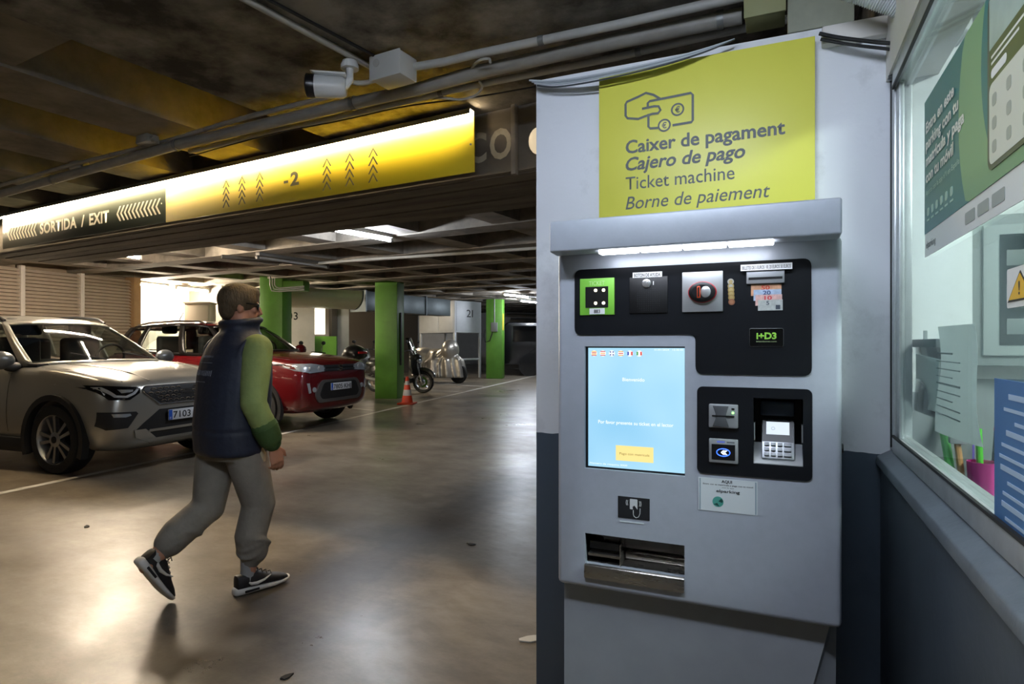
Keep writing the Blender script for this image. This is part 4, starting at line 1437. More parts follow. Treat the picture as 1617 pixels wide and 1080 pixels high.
disc(stk, 'round_logo', mat('teal_print', '#4c9a8c', 0.55), r_[0] + w_ * 0.34, r_[2] + h_ * 0.30, [(0.0135, 0.0012), (0.0135, 0.0022), (0.0, 0.0022)], 28)
lx_, lz_ = r_[0] + w_ * 0.34, r_[2] + h_ * 0.30
MB().prism([(lx_ - 0.011, lz_ - 0.007), (lx_ + 0.004, lz_ - 0.012), (lx_ - 0.002, lz_ - 0.003)], -0.0026, -0.002).build('logo_mark', mat('teal_dark', '#15453e', 0.55), stk)
MB().prism([(lx_ + 0.001, lz_ + 0.001), (lx_ + 0.008, lz_ + 0.009), (lx_ + 0.0125, lz_ + 0.003), (lx_ + 0.010, lz_ - 0.002)], -0.0026, -0.002).build('logo_mark', mat('teal_dark', '#15453e', 0.55), stk)

# phone pictogram
r_ = mr(976, 781, 1026, 824)
w_, h_ = r_[1] - r_[0], r_[3] - r_[2]
pg = flat(mc, 'phone_pictogram', M_BPRINT, (r_[0], r_[1], r_[2] + 0.003, r_[3] - 0.003), -0.0016, 0.0005)
M_PW = mat('picto_white', '#c9cccd', 0.55)
flat(pg, 'phone', M_PW, (r_[0] + w_ * 0.38, r_[0] + w_ * 0.62, r_[2] + h_ * 0.45, r_[3] - h_ * 0.12), -0.0022, -0.0012, 0.0, 0.002)
MB().prism([(r_[0] + w_ * 0.47, r_[2] + h_ * 0.56), (r_[0] + w_ * 0.53, r_[2] + h_ * 0.62), (r_[0] + w_ * 0.62, r_[2] + h_ * 0.46), (r_[0] + w_ * 0.55, r_[2] + h_ * 0.42), (r_[0] + w_ * 0.48, r_[2] + h_ * 0.44)], -0.0026, -0.002).build('finger', M_BPRINT, pg)
MB().tube([(r_[0] + w_ * (0.49 + 0.21 * u), -0.002, r_[2] + h_ * z_) for u, z_ in ((0, 0.42), (0.0, 0.25), (0.12, 0.16), (0.45, 0.11), (0.8, 0.16), (1.0, 0.3), (1.02, 0.52))], 0.0009, 6).build('hand_line', M_PW, pg)
for s in (-1, 1):
    for k in (0.06, 0.1):
        cx_ = r_[0] + w_ * 0.5 + s * w_ * (0.14 + k)
        MB().tube([(cx_ - s * 0.0015, -0.002, r_[2] + h_ * 0.60), (cx_, -0.002, r_[2] + h_ * 0.71), (cx_ - s * 0.0015, -0.002, r_[2] + h_ * 0.82)], 0.0008, 6).build('wave_line', M_PW, pg)
o = flat(mc, 'caption_strip', M_PAPER, mr(979, 822, 1017, 828), -0.0016, 0.0005)
s_ = mr(982, 823, 1014, 826.5)
ytext(o, 'movil contactless', M_GPRINT, s_, -0.002)
s_ = mr(984, 776.5, 1016, 780)
ytext(pg, 'lector de movil', M_GPRINT, s_, -0.0008)

# stainless change tray
tr = MB()
tr.quads([(tx0, 0.002, tz1), (tx1, 0.002, tz1), (tx1, 0.10, tz1 - 0.02), (tx0, 0.10, tz1 - 0.02), (tx0, 0.12, tz0 + 0.05), (tx1, 0.12, tz0 + 0.05), (tx0, 0.02, tz0 + 0.037), (tx1, 0.02, tz0 + 0.037)],
         [(0, 1, 2, 3), (3, 2, 5, 4), (4, 5, 7, 6), (0, 3, 4, 6), (1, 7, 5, 2)])
ty_ = tr.build('change_tray', M_STEEL, mc, smooth=False)
MB().prism([(-0.012, tz0), (0.002, tz0), (0.004, tz0 + 0.036), (-0.006, tz0 + 0.038), (-0.010, tz0 + 0.034)], tx0, tx1, axis='x', bev=0.001).build('front_lip', M_STEEL, ty_)
MB().prism([(0.0, tz1), (0.006, tz1), (0.05, tz1 - 0.036), (0.044, tz1 - 0.040)], tx0 + 0.05, tx1, axis='x').build('flap', mat('smoked_steel', '#77716a', 0.25, 0.9), ty_)
MB().box(tx0 + 0.008, tx0 + 0.09, 0.02, 0.05, tz0 + 0.075, tz0 + 0.095).build('slot', M_DARK, ty_)
MB().box(tx0 + 0.004, tx0 + 0.095, 0.015, 0.10, tz0 + 0.055, tz0 + 0.062).build('shelf', M_STEEL, ty_)
MB().box(tx0 + 0.095, tx0 + 0.0975, 0.01, 0.10, tz0 + 0.037, tz0 + 0.095).build('divider', M_STEEL, ty_)
MB().tube([(tx0 + 0.1, 0.07, tz0 + 0.052), (tx1 - 0.004, 0.07, tz0 + 0.052)], 0.012, 12).build('roller', M_STEEL, ty_)
# lock on the side of the head
MB().tube([(xr - 0.002, 0.14, 1.03), (xr + 0.014, 0.14, 1.03)], 0.013, 16).build('lock', mat('lock_black', '#16181a', 0.3, 0.3), mc)
MB().lathe([(0.008, 0), (0.0, 0.003)], 14, Matrix.Translation((xr + 0.014, 0.14, 1.03)) @ Matrix.Rotation(pi / 2, 4, 'Y')).build('lock_face', M_SILVER, mc)

# ------------------------------------------------------------------ yellow ticket sign behind the machine
YS = 2.072
def sp(px, py):
    p = at_y(px, py, YS)
    return p.x, p.z
M_TSIGN = mat('ticket_sign_yellow', '#d6d455', 0.4)
M_TINK = mat('ticket_sign_ink', '#4a5150', 0.5)
tl, trr = sp(946, 116), sp(1287, 52)
ts = thing('ticket_sign', 'square yellow sign on the white wall reading Caixer de pagament', 'sign', (0, YS, 0))
MB().box(tl[0], trr[0], 0, 0.012, 1.50, 2.237, bev=0.001).build('panel', M_TSIGN, ts)
rows = (('Caixer de pagament', 988, 243, 1239, 0.012, 0.0), ('Cajero de pago', 988, 270, 1176, 0.012, 0.22), ('Ticket machine', 988, 300, 1160, 0.004, 0.0), ('Borne de paiement', 988, 331, 1216, 0.004, 0.22))
caph = sp(990, 222)[1] - sp(990, 243)[1]
for body, pa_, py_, pb_, bo, sh in rows:
    z_ = sp(pa_, py_)[1]
    lettering(ts, body, M_TINK, sp(pa_, py_)[0], sp(pb_, py_)[0], z_, z_ + caph, -0.0008, bold=bo, shear=sh)
    if bo > 0.01:
        for ox, oz, oy in ((0.0016, 0.0, 0.0002), (0.0008, 0.0010, 0.0004)):      # second pull of the print: a heavier stroke
            lettering(ts, body, M_TINK, sp(pa_, py_)[0] + ox, sp(pb_, py_)[0] + ox, z_ + oz, z_ + caph + oz, -0.0008 - oy, bold=bo, shear=sh)
def stroke(parent, pts, r, name='pictogram_line', closed=False):
    P = [(sp(*p)[0], -0.001, sp(*p)[1]) for p in pts]
    M = MB().tube(P, r, 6, closed=closed)
    for v in M.bm.verts:
        v.co.y = -0.0012 + (v.co.y + 0.001) * 0.15
    return M.build(name, M_TINK, parent)
stroke(ts, [(1023, 169), (1023, 163), (1026, 160), (1091, 147), (1094, 150), (1094, 190), (1092, 193), (1062, 198)], 0.0045, 'banknote')
stroke(ts, [(1024, 180), (1024, 200), (1027, 203), (1041, 202)], 0.0045, 'banknote')
stroke(ts, [(1042, 156), (1032, 150), (1020, 147), (1008, 153), (990, 161), (988, 165), (988, 183), (991, 187), (1008, 188), (1018, 184), (1030, 180), (1039, 179), (1043, 174), (1040, 168), (1033, 168), (1014, 172)], 0.0045, 'hand')
for px_, py_ in ((1070, 173), (1049, 198)):
    c_ = sp(px_, py_)
    R_ = 0.0205
    o = MB().lathe([(R_ - 0.0045, 0.0006), (R_ - 0.0045, 0.0014), (R_ + 0.001, 0.0014), (R_ + 0.001, 0.0006)], 28, Matrix.Translation((c_[0], 0, c_[1])) @ FR, cap=False).build('coin', M_TINK, ts)
    if py_ == 198:
        MB().lathe([(R_ + 0.001, 0.0004), (R_ + 0.001, 0.0008), (0.0, 0.0008)], 28, Matrix.Translation((c_[0], 0, c_[1])) @ FR).build('coin_ground', M_TSIGN, ts)
    lettering(ts, '\u20ac', M_TINK, c_[0] - 0.008, c_[0] + 0.008, c_[1] - 0.010, c_[1] + 0.010, -0.0016, bold=0.02)

# ------------------------------------------------------------------ notices on the booth window (faces look to -x; local x runs towards the camera)
XG = 0.3085
def wp(px, py, x=XG):
    p = at_x(px, py, x)
    return -p.y, p.z
def pane_thing(name, label, cat, x=XG):
    return thing(name, label, cat, (x, 0, 0), -pi / 2)
M_TEAL = mat('poster_teal', '#1f6a70', 0.45)
M_PGREEN = mat('poster_green', '#6f9a74', 0.45)
M_PWHITE = mat('poster_white', '#dfe4e2', 0.5)
a_ = wp(1463, 150)
X0, ZT = a_[0], 1.85
ZB = 1.497
X1 = X0 + 0.95
ps = pane_thing('window_poster', 'large teal poster with a phone picture on the booth window', 'poster')
MB().box(X0, X1, -0.003, -0.0015, ZB, ZT).build('sheet', M_PWHITE, ps)
ZS = ZB + 0.052
MB().box(X0, X1, -0.0036, -0.003, ZS, ZT).build('teal_field', M_TEAL, ps)
W_ = X1 - X0
def arc_shape(cx, cz, r0, n=22):
    out = []
    for i in range(n + 1):
        t = pi / 2 + pi * i / n
        out.append((cx + r0 * cos(t), cz + r0 * sin(t)))
    return out
def clip_poly(poly, x0, x1, z0, z1):
    return [(min(max(x, x0), x1), min(max(z, z0), z1)) for x, z in poly]
q1 = wp(1505, 240)
gcx = X0 + 0.575
MB().prism(clip_poly(arc_shape(gcx, ZS + 0.16, 0.285) + [(gcx + 0.3, ZS - 0.1), (gcx + 0.3, ZT + 0.2)], X0, X1 - 0.02, ZS, ZT), -0.0042, -0.0035).build('green_arc', M_PGREEN, ps)
MB().prism(clip_poly(arc_shape(gcx + 0.10, ZS + 0.20, 0.245) + [(gcx + 0.3, ZS + 0.02), (gcx + 0.3, ZT + 0.2)], X0, X1 - 0.02, ZS + 0.05, ZT), -0.0047, -0.004).build('teal_arc', M_TEAL, ps)
# phone picture
fx0 = wp(1566, 200)[0]
ph = MB().prism(rrect(fx0, fx0 + 0.30, ZS + 0.022, ZT - 0.004, 0.02), -0.0054, -0.0046).build('phone_picture', mat('phone_edge', '#33403c', 0.4), ps)
MB().prism(rrect(fx0 + 0.01, fx0 + 0.29, ZS + 0.03, ZS + 0.155, 0.014), -0.0058, -0.005).build('phone_card', mat('phone_card', '#c9cfc4', 0.5), ph)
MB().box(fx0 + 0.01, fx0 + 0.29, -0.0056, -0.005, ZS + 0.155, ZS + 0.21).build('phone_band', mat('phone_band', '#45542f', 0.5), ph)
MB().box(fx0 + 0.01, fx0 + 0.29, -0.0056, -0.005, ZS + 0.21, ZT - 0.012).build('phone_map', mat('phone_map', '#9fb5ae', 0.5, var=0.15, scale=20), ph)
MB().prism(rrect(fx0 + 0.02, fx0 + 0.09, ZS + 0.162, ZS + 0.176, 0.006), -0.006, -0.0054).build('phone_button', M_PWHITE, ph)
for k in range(2):
    MB().box(fx0 + 0.02, fx0 + 0.14 + 0.03 * k, -0.0058, -0.0054, ZS + 0.184 + 0.01 * k, ZS + 0.188 + 0.01 * k).build('text_line', M_PWHITE, ph)
for i in range(4):
    for j in range(3):
        MB().prism(rrect(fx0 + 0.025 + i * 0.065, fx0 + 0.045 + i * 0.065, ZS + 0.045 + j * 0.036, ZS + 0.064 + j * 0.036, 0.006), -0.0062, -0.0056).build('app_icon', mat('icon_grey', '#9aa39b', 0.5), ph)
for i_, (body, pz) in enumerate((('Entra en este', 1.772), ('parking con tu', 1.735), ('matr\u00edcula y paga', 1.698), ('con tu m\u00f3vil', 1.661))):
    wd = (0.24, 0.27, 0.31, 0.235)[i_]
    lettering(ps, body, M_PWHITE, X0 + 0.022, X0 + 0.022 + wd, pz, pz + 0.025, -0.0052, bold=0.03)
lettering(ps, 'Aparca con la app n\u00ba1 en Espa\u00f1a', mat('poster_pale', '#9fc0b8', 0.5), X0 + 0.022, X0 + 0.30, 1.632, 1.644, -0.0052)
for k in range(6):
    x_ = X0 + 0.03 + k * 0.04
    MB().prism(rrect(x_, x_ + 0.018, 1.585, 1.603, 0.005), -0.0044, -0.0036).build('small_icon', mat('poster_pale', '#9fc0b8', 0.5), ps)
    MB().box(x_ - 0.003, x_ + 0.021, -0.0042, -0.0036, 1.574, 1.578).build('icon_caption', mat('poster_pale', '#9fc0b8', 0.5), ps)
lettering(ps, 'elparking', mat('poster_ink', '#2d3b3a', 0.5), X0 + 0.015, X0 + 0.105, ZB + 0.018, ZB + 0.034, -0.0034, bold=0.005)
for k in range(3):
    MB().prism(rrect(X0 + 0.33 + k * 0.075, X0 + 0.39 + k * 0.075, ZB + 0.015, ZB + 0.036, 0.004), -0.0036, -0.003).build('store_badge', mat('badge_grey', '#9aa39f', 0.5), ps)

# blue notice
bl = pane_thing('blue_notice', 'blue paper notice with white lines of text on the window', 'notice')
c0, c1 = wp(1574, 597), wp(1574, 838)
MB().box(c0[0], c0[0] + 0.24, -0.003, -0.0018, c1[1], c0[1]).build('sheet', mat('notice_blue', '#3f70a6', 0.5), bl)
hh_ = c0[1] - c1[1]
lens = (0.10, 0.14, 0.05, 0.12, 0.16, 0.18, 0.17, 0.11, 0.15, 0.16, 0.13)
for k, l_ in enumerate(lens):
    z_ = c0[1] - 0.02 - k * (hh_ - 0.04) / len(lens)
    MB().box(c0[0] + 0.115 - l_ / 2, c0[0] + 0.115 + l_ / 2, -0.0036, -0.003, z_ - 0.008, z_ - (0.003 if k % 3 else 0.0)).build('text_line', mat('notice_white', '#aac3dd', 0.5), bl)

# warning notice
wn = pane_thing('warning_notice', 'white warning notice with a yellow triangle on the window', 'notice')
c0, c1 = wp(1594, 426), wp(1594, 487)
MB().prism(rrect(c0[0], c0[0] + 0.13, c1[1], c0[1], 0.004), -0.003, -0.0018).build('sheet', M_PWHITE, wn)
hx = c0[0] + 0.055
hz = c1[1] + 0.008
MB().prism([(hx - 0.05, hz), (hx + 0.05, hz), (hx, hz + 0.042)], -0.0036, -0.003).build('triangle_border', M_BPRINT, wn)
MB().prism([(hx - 0.043, hz + 0.003), (hx + 0.043, hz + 0.003), (hx, hz + 0.038)], -0.0042, -0.0035).build('triangle', mat('warn_yellow', '#e0b41c', 0.5), wn)
lettering(wn, '!', M_BPRINT, hx - 0.003, hx + 0.003, hz + 0.009, hz + 0.028, -0.0046, bold=0.02)

# things seen inside the booth
def inner(px, py, y):
    return at_y(px, py, y)
dk = thing('booth_desk', 'pale desk top just inside the booth window', 'desk', (0.60, 0.9, 0))
MB().box(-0.17, 0.25, -2.6, 1.19, 0.86, 0.89, bev=0.004).build('desk_top', mat('desk_grey', '#9aa2a3', 0.5), dk)
for y_ in (-2.3, -0.8, 0.8):
    MB().box(-0.15, 0.22, y_ - 0.02, y_ + 0.02, 0, 0.86).build('side_panel', mat('desk_grey', '#9aa2a3', 0.5), dk)

# wall cabinet on the back wall
c0, c1 = inner(1500, 345, 2.9), inner(1500, 585, 2.9)
cb = thing('wall_cabinet', 'grey electrical cabinet on the back wall inside the booth', 'cabinet', (c0.x, 2.985, c1.z))
ch = c0.z - c1.z
M_CAB = mat('cabinet_grey', '#8b9494', 0.45)
MB().box(0.03, 0.75, -0.10, 0, 0.02, ch, bev=0.006).build('body', M_CAB, cb)
MB().box(0.10, 0.74, -0.115, -0.1, 0.06, ch - 0.04, bev=0.003).build('door', mat('cabinet_light', '#a3adac', 0.4), cb)
MB().box(0.15, 0.70, -0.119, -0.115, 0.10, ch - 0.08).build('door_window', glass('cab_window', '#9fb0b0', 0.15), cb)
for k in range(3):
    MB().box(0.17, 0.68, -0.122, -0.118, 0.14 + k * 0.13, 0.20 + k * 0.13, bev=0.002).build('breaker_row', mat('breaker_%d' % (k % 2), ('#76807f', '#b2bab9')[k % 2], 0.5), cb)
MB().box(-0.02, 0.03, -0.07, 0, -0.15, ch + 0.45, bev=0.003).build('cable_trunk', mat('trunk_grey', '#a4acac', 0.5), cb)
# card reader box under the cabinet
c0 = inner(1600, 580, 2.6)
mn = thing('computer_monitor', 'black monitor edge standing on the booth desk', 'monitor', (0.78, 1.9, 0.89))
MB().box(-0.01, 0.09, -0.02, 0.02, 0.05, 0.33, bev=0.008).build('screen', M_DARK, mn)
MB().box(0.02, 0.05, -0.015, 0.015, 0.0, 0.06).build('stand', M_DARK, mn)

def sheet(name, lab, cat, px0, py0, px1, py1, x, m, curl=0.0, lines=0, z_shift=0):
    c0, c1 = wp(px0, py0, x), wp(px1, py1, x)
    t = pane_thing(name, lab, cat, x)
    n = 10
    vs, fs = [], []
    for i in range(n + 1):
        for j in range(9):
            u, v = j / 8, i / n
            vs.append((c0[0] + (c1[0] - c0[0]) * u, curl * (u * u * (0.4 + v) * 0.02 + 0.006 * sin(5 * v + u)), c0[1] + (c1[1] - c0[1]) * v))
    for i in range(n):
        for j in range(8):
            q = i * 9 + j
            fs.append((q, q + 1, q + 10, q + 9))
    b = MB().quads(vs, fs)
    ret = bmesh.ops.extrude_face_region(b.bm, geom=list(b.bm.faces))
    for g in ret['geom']:
        if isinstance(g, bmesh.types.BMVert):
            g.co.y += 0.0006
    bmesh.ops.recalc_face_normals(b.bm, faces=b.bm.faces)
    b.build('sheet', m, t)
    return t, c0, c1
t, c0, c1 = sheet('paper_notice', 'white typed paper sheet hanging behind the window glass', 'notice', 1481, 516, 1526, 705, 0.335, translucent('copy_paper', '#dde3e3'), 1.0)
for k in range(9):
    z_ = c0[1] + (c1[1] - c0[1]) * (0.26 + 0.07 * k)
    MB().box(c0[0] + 0.006, c0[0] + (c1[0] - c0[0]) * (0.85 if k % 3 else 0.6), -0.004, -0.002, z_, z_ + (0.004 if k in (0, 4) else 0.0022)).build('text_line', mat('type_grey', '#7a8286', 0.6), t)
t, c0, c1 = sheet('plastic_bag', 'clear plastic pouch with a dark header hanging behind the glass', 'pouch', 1444, 548, 1482, 665, 0.36, glass('clear_plastic', '#eef2f2', 0.12), 0.6)
MB().box(c0[0], c1[0], -0.006, 0.004, c0[1], c0[1] + 0.022, bev=0.002).build('header', mat('pouch_header', '#5d666b', 0.5), t)
MB().box((c0[0] + c1[0]) / 2 - 0.006, (c0[0] + c1[0]) / 2 + 0.002, -0.004, 0.004, c0[1] + 0.022, c0[1] + 0.045).build('hook', M_CAB, t)
MB().prism([(c0[0] + 0.008, c0[1] - 0.02), (c1[0] - 0.006, c0[1] - 0.03), (c1[0] - 0.010, c1[1] + 0.02), (c0[0] + 0.012, c1[1] + 0.01)], 0.002, 0.006).build('white_insert', translucent('insert_white', '#e6ebeb'), t)

# pen pots and tools on the desk
def pen(parent, name, p, q, r, m, tip=None):
    p, q = Vector(p), Vector(q)
    o = MB().tube([p, q], r, 10).build(name, m, parent)
    if tip:
        d_ = (q - p).normalized()
        MB().tube([q, q + d_ * 0.02], [r * 0.9, r * 0.3], 10).build('tip', tip, o)
    return o
def desk_at(px, py, x):
    p = at_x(px, py, x)
    return p
p = at_x(1552, 800, 0.50)
cup = thing('pen_cup', 'pink pen cup on the desk behind the window', 'pen cup', (p.x, p.y, 0.89))
MB().lathe([(0.03, 0), (0.036, 0.095), (0.033, 0.095), (0.028, 0.006), (0, 0.006)], 24).build('cup', mat('cup_pink', '#c22f86', 0.4), cup)
def standing(name, lab, cat, px, x, dx, dy, hgt, r, col, zb=0.896, tipcol=None):
    p = at_x(px, 800, x)
    t = thing(name, lab, cat, (p.x, p.y, zb))
    b = MB().tube([(0, 0, 0), (dx * 0.5, dy * 0.5, hgt * 0.5), (dx, dy, hgt)], r, 10)
    b.build('barrel', mat(name + col.strip('#'), col, 0.4), t)
    if tipcol:
        MB().tube([(dx, dy, hgt), (dx * 1.12, dy * 1.12, hgt * 1.1)], [r * 1.25, r * 0.8], 10).build('cap', mat('cap' + tipcol.strip('#'), tipcol, 0.4), t)
    return t
standing('marker_pen', 'bright green marker standing in the pink cup', 'pen', 1549, 0.50, -0.004, 0.006, 0.17, 0.008, '#57c832', 0.9)
standing('marker_pen', 'black marker with a red cap beside the pink cup', 'pen', 1566, 0.53, 0.01, -0.004, 0.17, 0.006, '#202326', 0.896, '#c02a30')
standing('marker_pen', 'slim black pen leaning behind the pink cup', 'pen', 1578, 0.52, 0.02, -0.01, 0.18, 0.005, '#1a1c1e', 0.896)
standing('glue_stick', 'glue stick with purple body and white cap behind the glass', 'glue stick', 1527, 0.50, 0.0, 0.0, 0.20, 0.017, '#5a3f9e', 0.896, '#e8e8e2')
t = standing('paint_brush', 'flat paint brush standing on the desk, bristles up', 'brush', 1522, 0.46, -0.01, 0.02, 0.13, 0.008, '#b58a5a', 0.896)
MB().box(-0.03, 0.01, 0.005, 0.028, 0.13, 0.16, bev=0.003).build('ferrule', M_SILVER, t)
MB().box(-0.03, 0.01, 0.008, 0.026, 0.16, 0.215, bev=0.004).build('bristles', mat('bristle', '#6a5a44', 0.8), t)
standing('ruler', 'clear green ruler leaning against the window from inside', 'ruler', 1507, 0.44, -0.02, 0.10, 0.26, 0.011, '#57b25a', 0.896)
standing('scissors', 'black handled scissors standing behind the glass next to the green ruler', 'scissors', 1513, 0.47, -0.02, 0.06, 0.20, 0.012, '#17191b', 0.896)

# ------------------------------------------------------------------ cars (local x forward, y to the car's left, z up)
M_TYRE = mat('tyre', '#131313', 0.8, bump=0.2, bscale=60)
M_RIM = mat('alloy', '#a9abad', 0.3, 0.9)
M_RIMDARK = mat('alloy_dark', '#1c1d1f', 0.4, 0.5)
M_CLAD = mat('cladding', '#17181a', 0.55)
M_CHROME = mat('chrome', '#d5d7da', 0.12, 1.0)
M_CARGLASS = glass('car_glass', '#d2d9d6', 0.01, 0.03, 0.55)
M_LENS = mat('lamp_lens_clear', '#cfd6dc', 0.08, 0.6)
M_INT = mat('car_interior', '#141414', 0.8)
M_PLATE = mat('plate_white', '#cfd2d6', 0.4)
M_PLATEBLUE = mat('plate_blue', '#1f55b8', 0.4)

def body_mesh(stations, wheels, rw, half):
    """smooth lower body lofted over its cross-sections, with the wheel arches cut out"""
    rings = []
    for x, zb_, yb, ym, zs, yt, zt_, cr in stations:
        h = [(0, zb_), (yb, zb_), (ym * 0.985, zb_ + 0.10), (ym, zs), (yt + (ym - yt) * 0.45, zt_ - 0.10), (yt, zt_ - 0.02), (yt * 0.8, zt_ + cr * 0.35), (yt * 0.4, zt_ + cr * 0.8), (0, zt_ + cr)]
        rings.append([(x, y, z) for y, z in h] + [(x, -y, z) for y, z in h[-2:0:-1]])
    b = MB().loft(rings)
    me = b.data('body')
    o = bpy.data.objects.new('b', me)
    COL.objects.link(o)
    md = o.modifiers.new('s', 'SUBSURF')
    md.levels = md.render_levels = 2
    cs = []
    for wx in wheels:
        for s in (-1, 1):
            y0, y1 = (half - 0.30, half + 0.2) if s > 0 else (-half - 0.2, -half + 0.30)
            c = bpy.data.objects.new('c', MB().prism(ngon(wx, rw, rw + 0.055, 40), y0, y1).data('c', smooth=False))
            COL.objects.link(c)
            m2 = o.modifiers.new('b', 'BOOLEAN')
            m2.operation, m2.object, m2.solver = 'DIFFERENCE', c, 'EXACT'
            cs.append(c)
    r = bpy.data.meshes.new_from_object(o.evaluated_get(bpy.context.evaluated_depsgraph_get()))
    for c in cs + [o]:
        bpy.data.objects.remove(c)
    r.polygons.foreach_set('use_smooth', [True] * len(r.polygons))
    r.set_sharp_from_angle(angle=radians(38))
    r.materials.clear()
    return r

def cabin(root, belt, roof, tags, paint, pillar_m, crown=0.045):
    """greenhouse between a belt loop and a roof loop (half loops from the front centre to the rear centre)"""
    n = len(belt)
    def pt(i, v, s, inset=0.0):
        a_, c_ = Vector(belt[i]), Vector(roof[i])
        p = a_.lerp(c_, v)
        d_ = Vector((p.x + 0.45, p.y * 1.6, 0))
        if d_.length > 1e-4:
            d_.normalize()
        p = p + d_ * (0.028 * sin(pi * v) - inset)
        return Vector((p.x, p.y * s, p.z))
    fr = MB()
    panes = {}
    for s in (1, -1):
        for i in range(n - 1):
            tg = tags[i]
            def strip(v0, v1, k, builder, inset=0.0):
                vs, fs = [], []
                for j in range(k + 1):
                    v = v0 + (v1 - v0) * j / k
                    vs += [pt(i, v, s, inset), pt(i + 1, v, s, inset)]
                for j in range(k):
                    fs.append((2 * j, 2 * j + 1, 2 * j + 3, 2 * j + 2))
                builder.quads(vs, fs)
            if tg.startswith('p'):
                strip(0, 1, 8, fr)
            else:
                strip(0, 0.05, 1, fr)
                strip(0.93, 1, 1, fr)
                key = (tg, 0 if tg in ('windscreen', 'rear_window') else s)
                panes.setdefault(key, MB())
                strip(0.05, 0.93, 8, panes[key], 0.004)
    # roof skin
    rows = []
    for i in range(n):
        x, y, z = roof[i]
        rows.append([Vector((x + 0.0 * t, y * t, z + crown * (1 - t * t) * (y / max(abs(r[1]) for r in roof)))) for t in [k / 5 - 1 for k in range(11)]])
    vs = [p for r in rows for p in r]
    fs = [(i * 11 + j, i * 11 + j + 1, (i + 1) * 11 + j + 1, (i + 1) * 11 + j) for i in range(n - 1) for j in range(10)]
    b2 = MB().quads(vs, fs)
    for b_ in (fr, b2):
        bmesh.ops.remove_doubles(b_.bm, verts=b_.bm.verts, dist=0.0008)
        bmesh.ops.dissolve_degenerate(b_.bm, dist=0.0005, edges=b_.bm.edges)
        bmesh.ops.recalc_face_normals(b_.bm, faces=b_.bm.faces)
    fme = fr.data('pillars', pillar_m, 50)
    o = link('pillars', fme, root)
    md = o.modifiers.new('t', 'SOLIDIFY')
    md.thickness, md.offset = 0.02, -1
    o = b2.build('roof', paint, root, 50)
    md = o.modifiers.new('t', 'SOLIDIFY')
    md.thickness, md.offset = 0.02, -1
    for (tg, s), b_ in panes.items():
        bmesh.ops.remove_doubles(b_.bm, verts=b_.bm.verts, dist=0.0008)
        bmesh.ops.recalc_face_normals(b_.bm, faces=b_.bm.faces)
        b_.build(tg if tg in ('windscreen', 'rear_window') else 'side_window', M_CARGLASS, root, 60)

def wheel(root, x, y, r, style, s):
    """s: -1 the wheel looks to -y"""
    M = Matrix.Translation((x, y, r)) @ Matrix.Rotation(pi / 2 * s * -1, 4, 'X')       # lathe z -> outward
    w = MB().lathe([(r * 0.70, -0.105), (r * 0.93, -0.11), (r, -0.075), (r, 0.075), (r * 0.965, 0.10), (r * 0.80, 0.112), (r * 0.70, 0.10)], 40, M, cap=False).build('wheel', M_TYRE, root)
    MB().lathe([(r * 0.70, 0.10), (r * 0.715, 0.104), (r * 0.70, 0.085), (r * 0.655, 0.06), (r * 0.64, -0.09), (r * 0.7, -0.1)], 40, M, cap=False).build('rim', M_RIM, w)
    MB().lathe([(r * 0.645, 0.0), (0.0, -0.005)], 30, M).build('brake_disc', M_RIMDARK, w)
    b = MB()
    nsp = 5
    for k in range(nsp):
        R = M @ Matrix.Rotation(2 * pi * k / nsp + 0.3, 4, 'Z')
        if style == 'twin':
            for q in (-1, 1):
                b.prism([(q * 0.004, r * 0.12), (q * 0.030, r * 0.14), (q * 0.070, r * 0.66), (q * 0.034, r * 0.67)], 0.05, 0.085, M=R, axis='z')
        else:
            b.prism([(-0.035, r * 0.1), (0.035, r * 0.1), (0.05, r * 0.66), (-0.05, r * 0.66)], 0.05, 0.08, M=R, axis='z')
    b.lathe([(r * 0.22, 0.04), (r * 0.22, 0.088), (r * 0.12, 0.095), (0.0, 0.095)], 20, M)
    o = b.build('spokes', M_RIM, w)
    MB().lathe([(r * 0.1, 0.09), (r * 0.1, 0.1), (0, 0.101)], 16, M).build('hub_cap', M_RIMDARK, w)
    return w

def arch(root, x, r, y, s, m=M_CLAD, w=0.055):
    P = [(x + (r + w) * cos(a), r_ + (r + w) * sin(a)) for a, r_ in [(radians(-22 + 224 * i / 24), 0.0) for i in range(25)]]
    Q = [(x + r * cos(a), r * sin(a)) for a in [radians(202 - 224 * i / 24) for i in range(25)]]
    ya, yb = sorted((y * s, (y - 0.07) * s))
    return P, Q, ya, yb

def licence(root, x, z, body, tilt=0.0, d1='4', yc=0.0):
    t = MB().box(x - 0.004, x + 0.004, yc - 0.26, yc + 0.26, z - 0.055, z + 0.055, bev=0.002).build('number_plate', M_PLATE, root)
    MB().box(x + 0.003, x + 0.005, yc + -0.258, yc - 0.215, z - 0.052, z + 0.052).build('country_band', M_PLATEBLUE, t)
    # seen from ahead the reading direction runs towards the car's left (+y)
    Mx = Matrix.Translation((x + 0.0052, yc, z)) @ Matrix.Rotation(pi / 2, 4, 'Z')
    lettering(t, body, M_BPRINT, -0.205, 0.245, -0.036, 0.036, 0.0, bold=0.012, M=Mx)
    lettering(t, 'E', M_PLATE, -0.246, -0.228, -0.042, -0.022, -0.0003, M=Mx)

def seats(root, xs_, zb_, half):
    for x in xs_:
        for y in (-half, half):
            o = MB()
            o.box(x - 0.06, x + 0.07, y - 0.23, y + 0.23, zb_ - 0.35, zb_ + 0.20, bev=0.05, seg=3, M=None)
            st_ = o.build('seat_back', M_INT, root)
            MB().box(x - 0.05, x + 0.05, y - 0.13, y + 0.13, zb_ + 0.24, zb_ + 0.42, bev=0.04, seg=3).build('headrest', M_INT, st_)

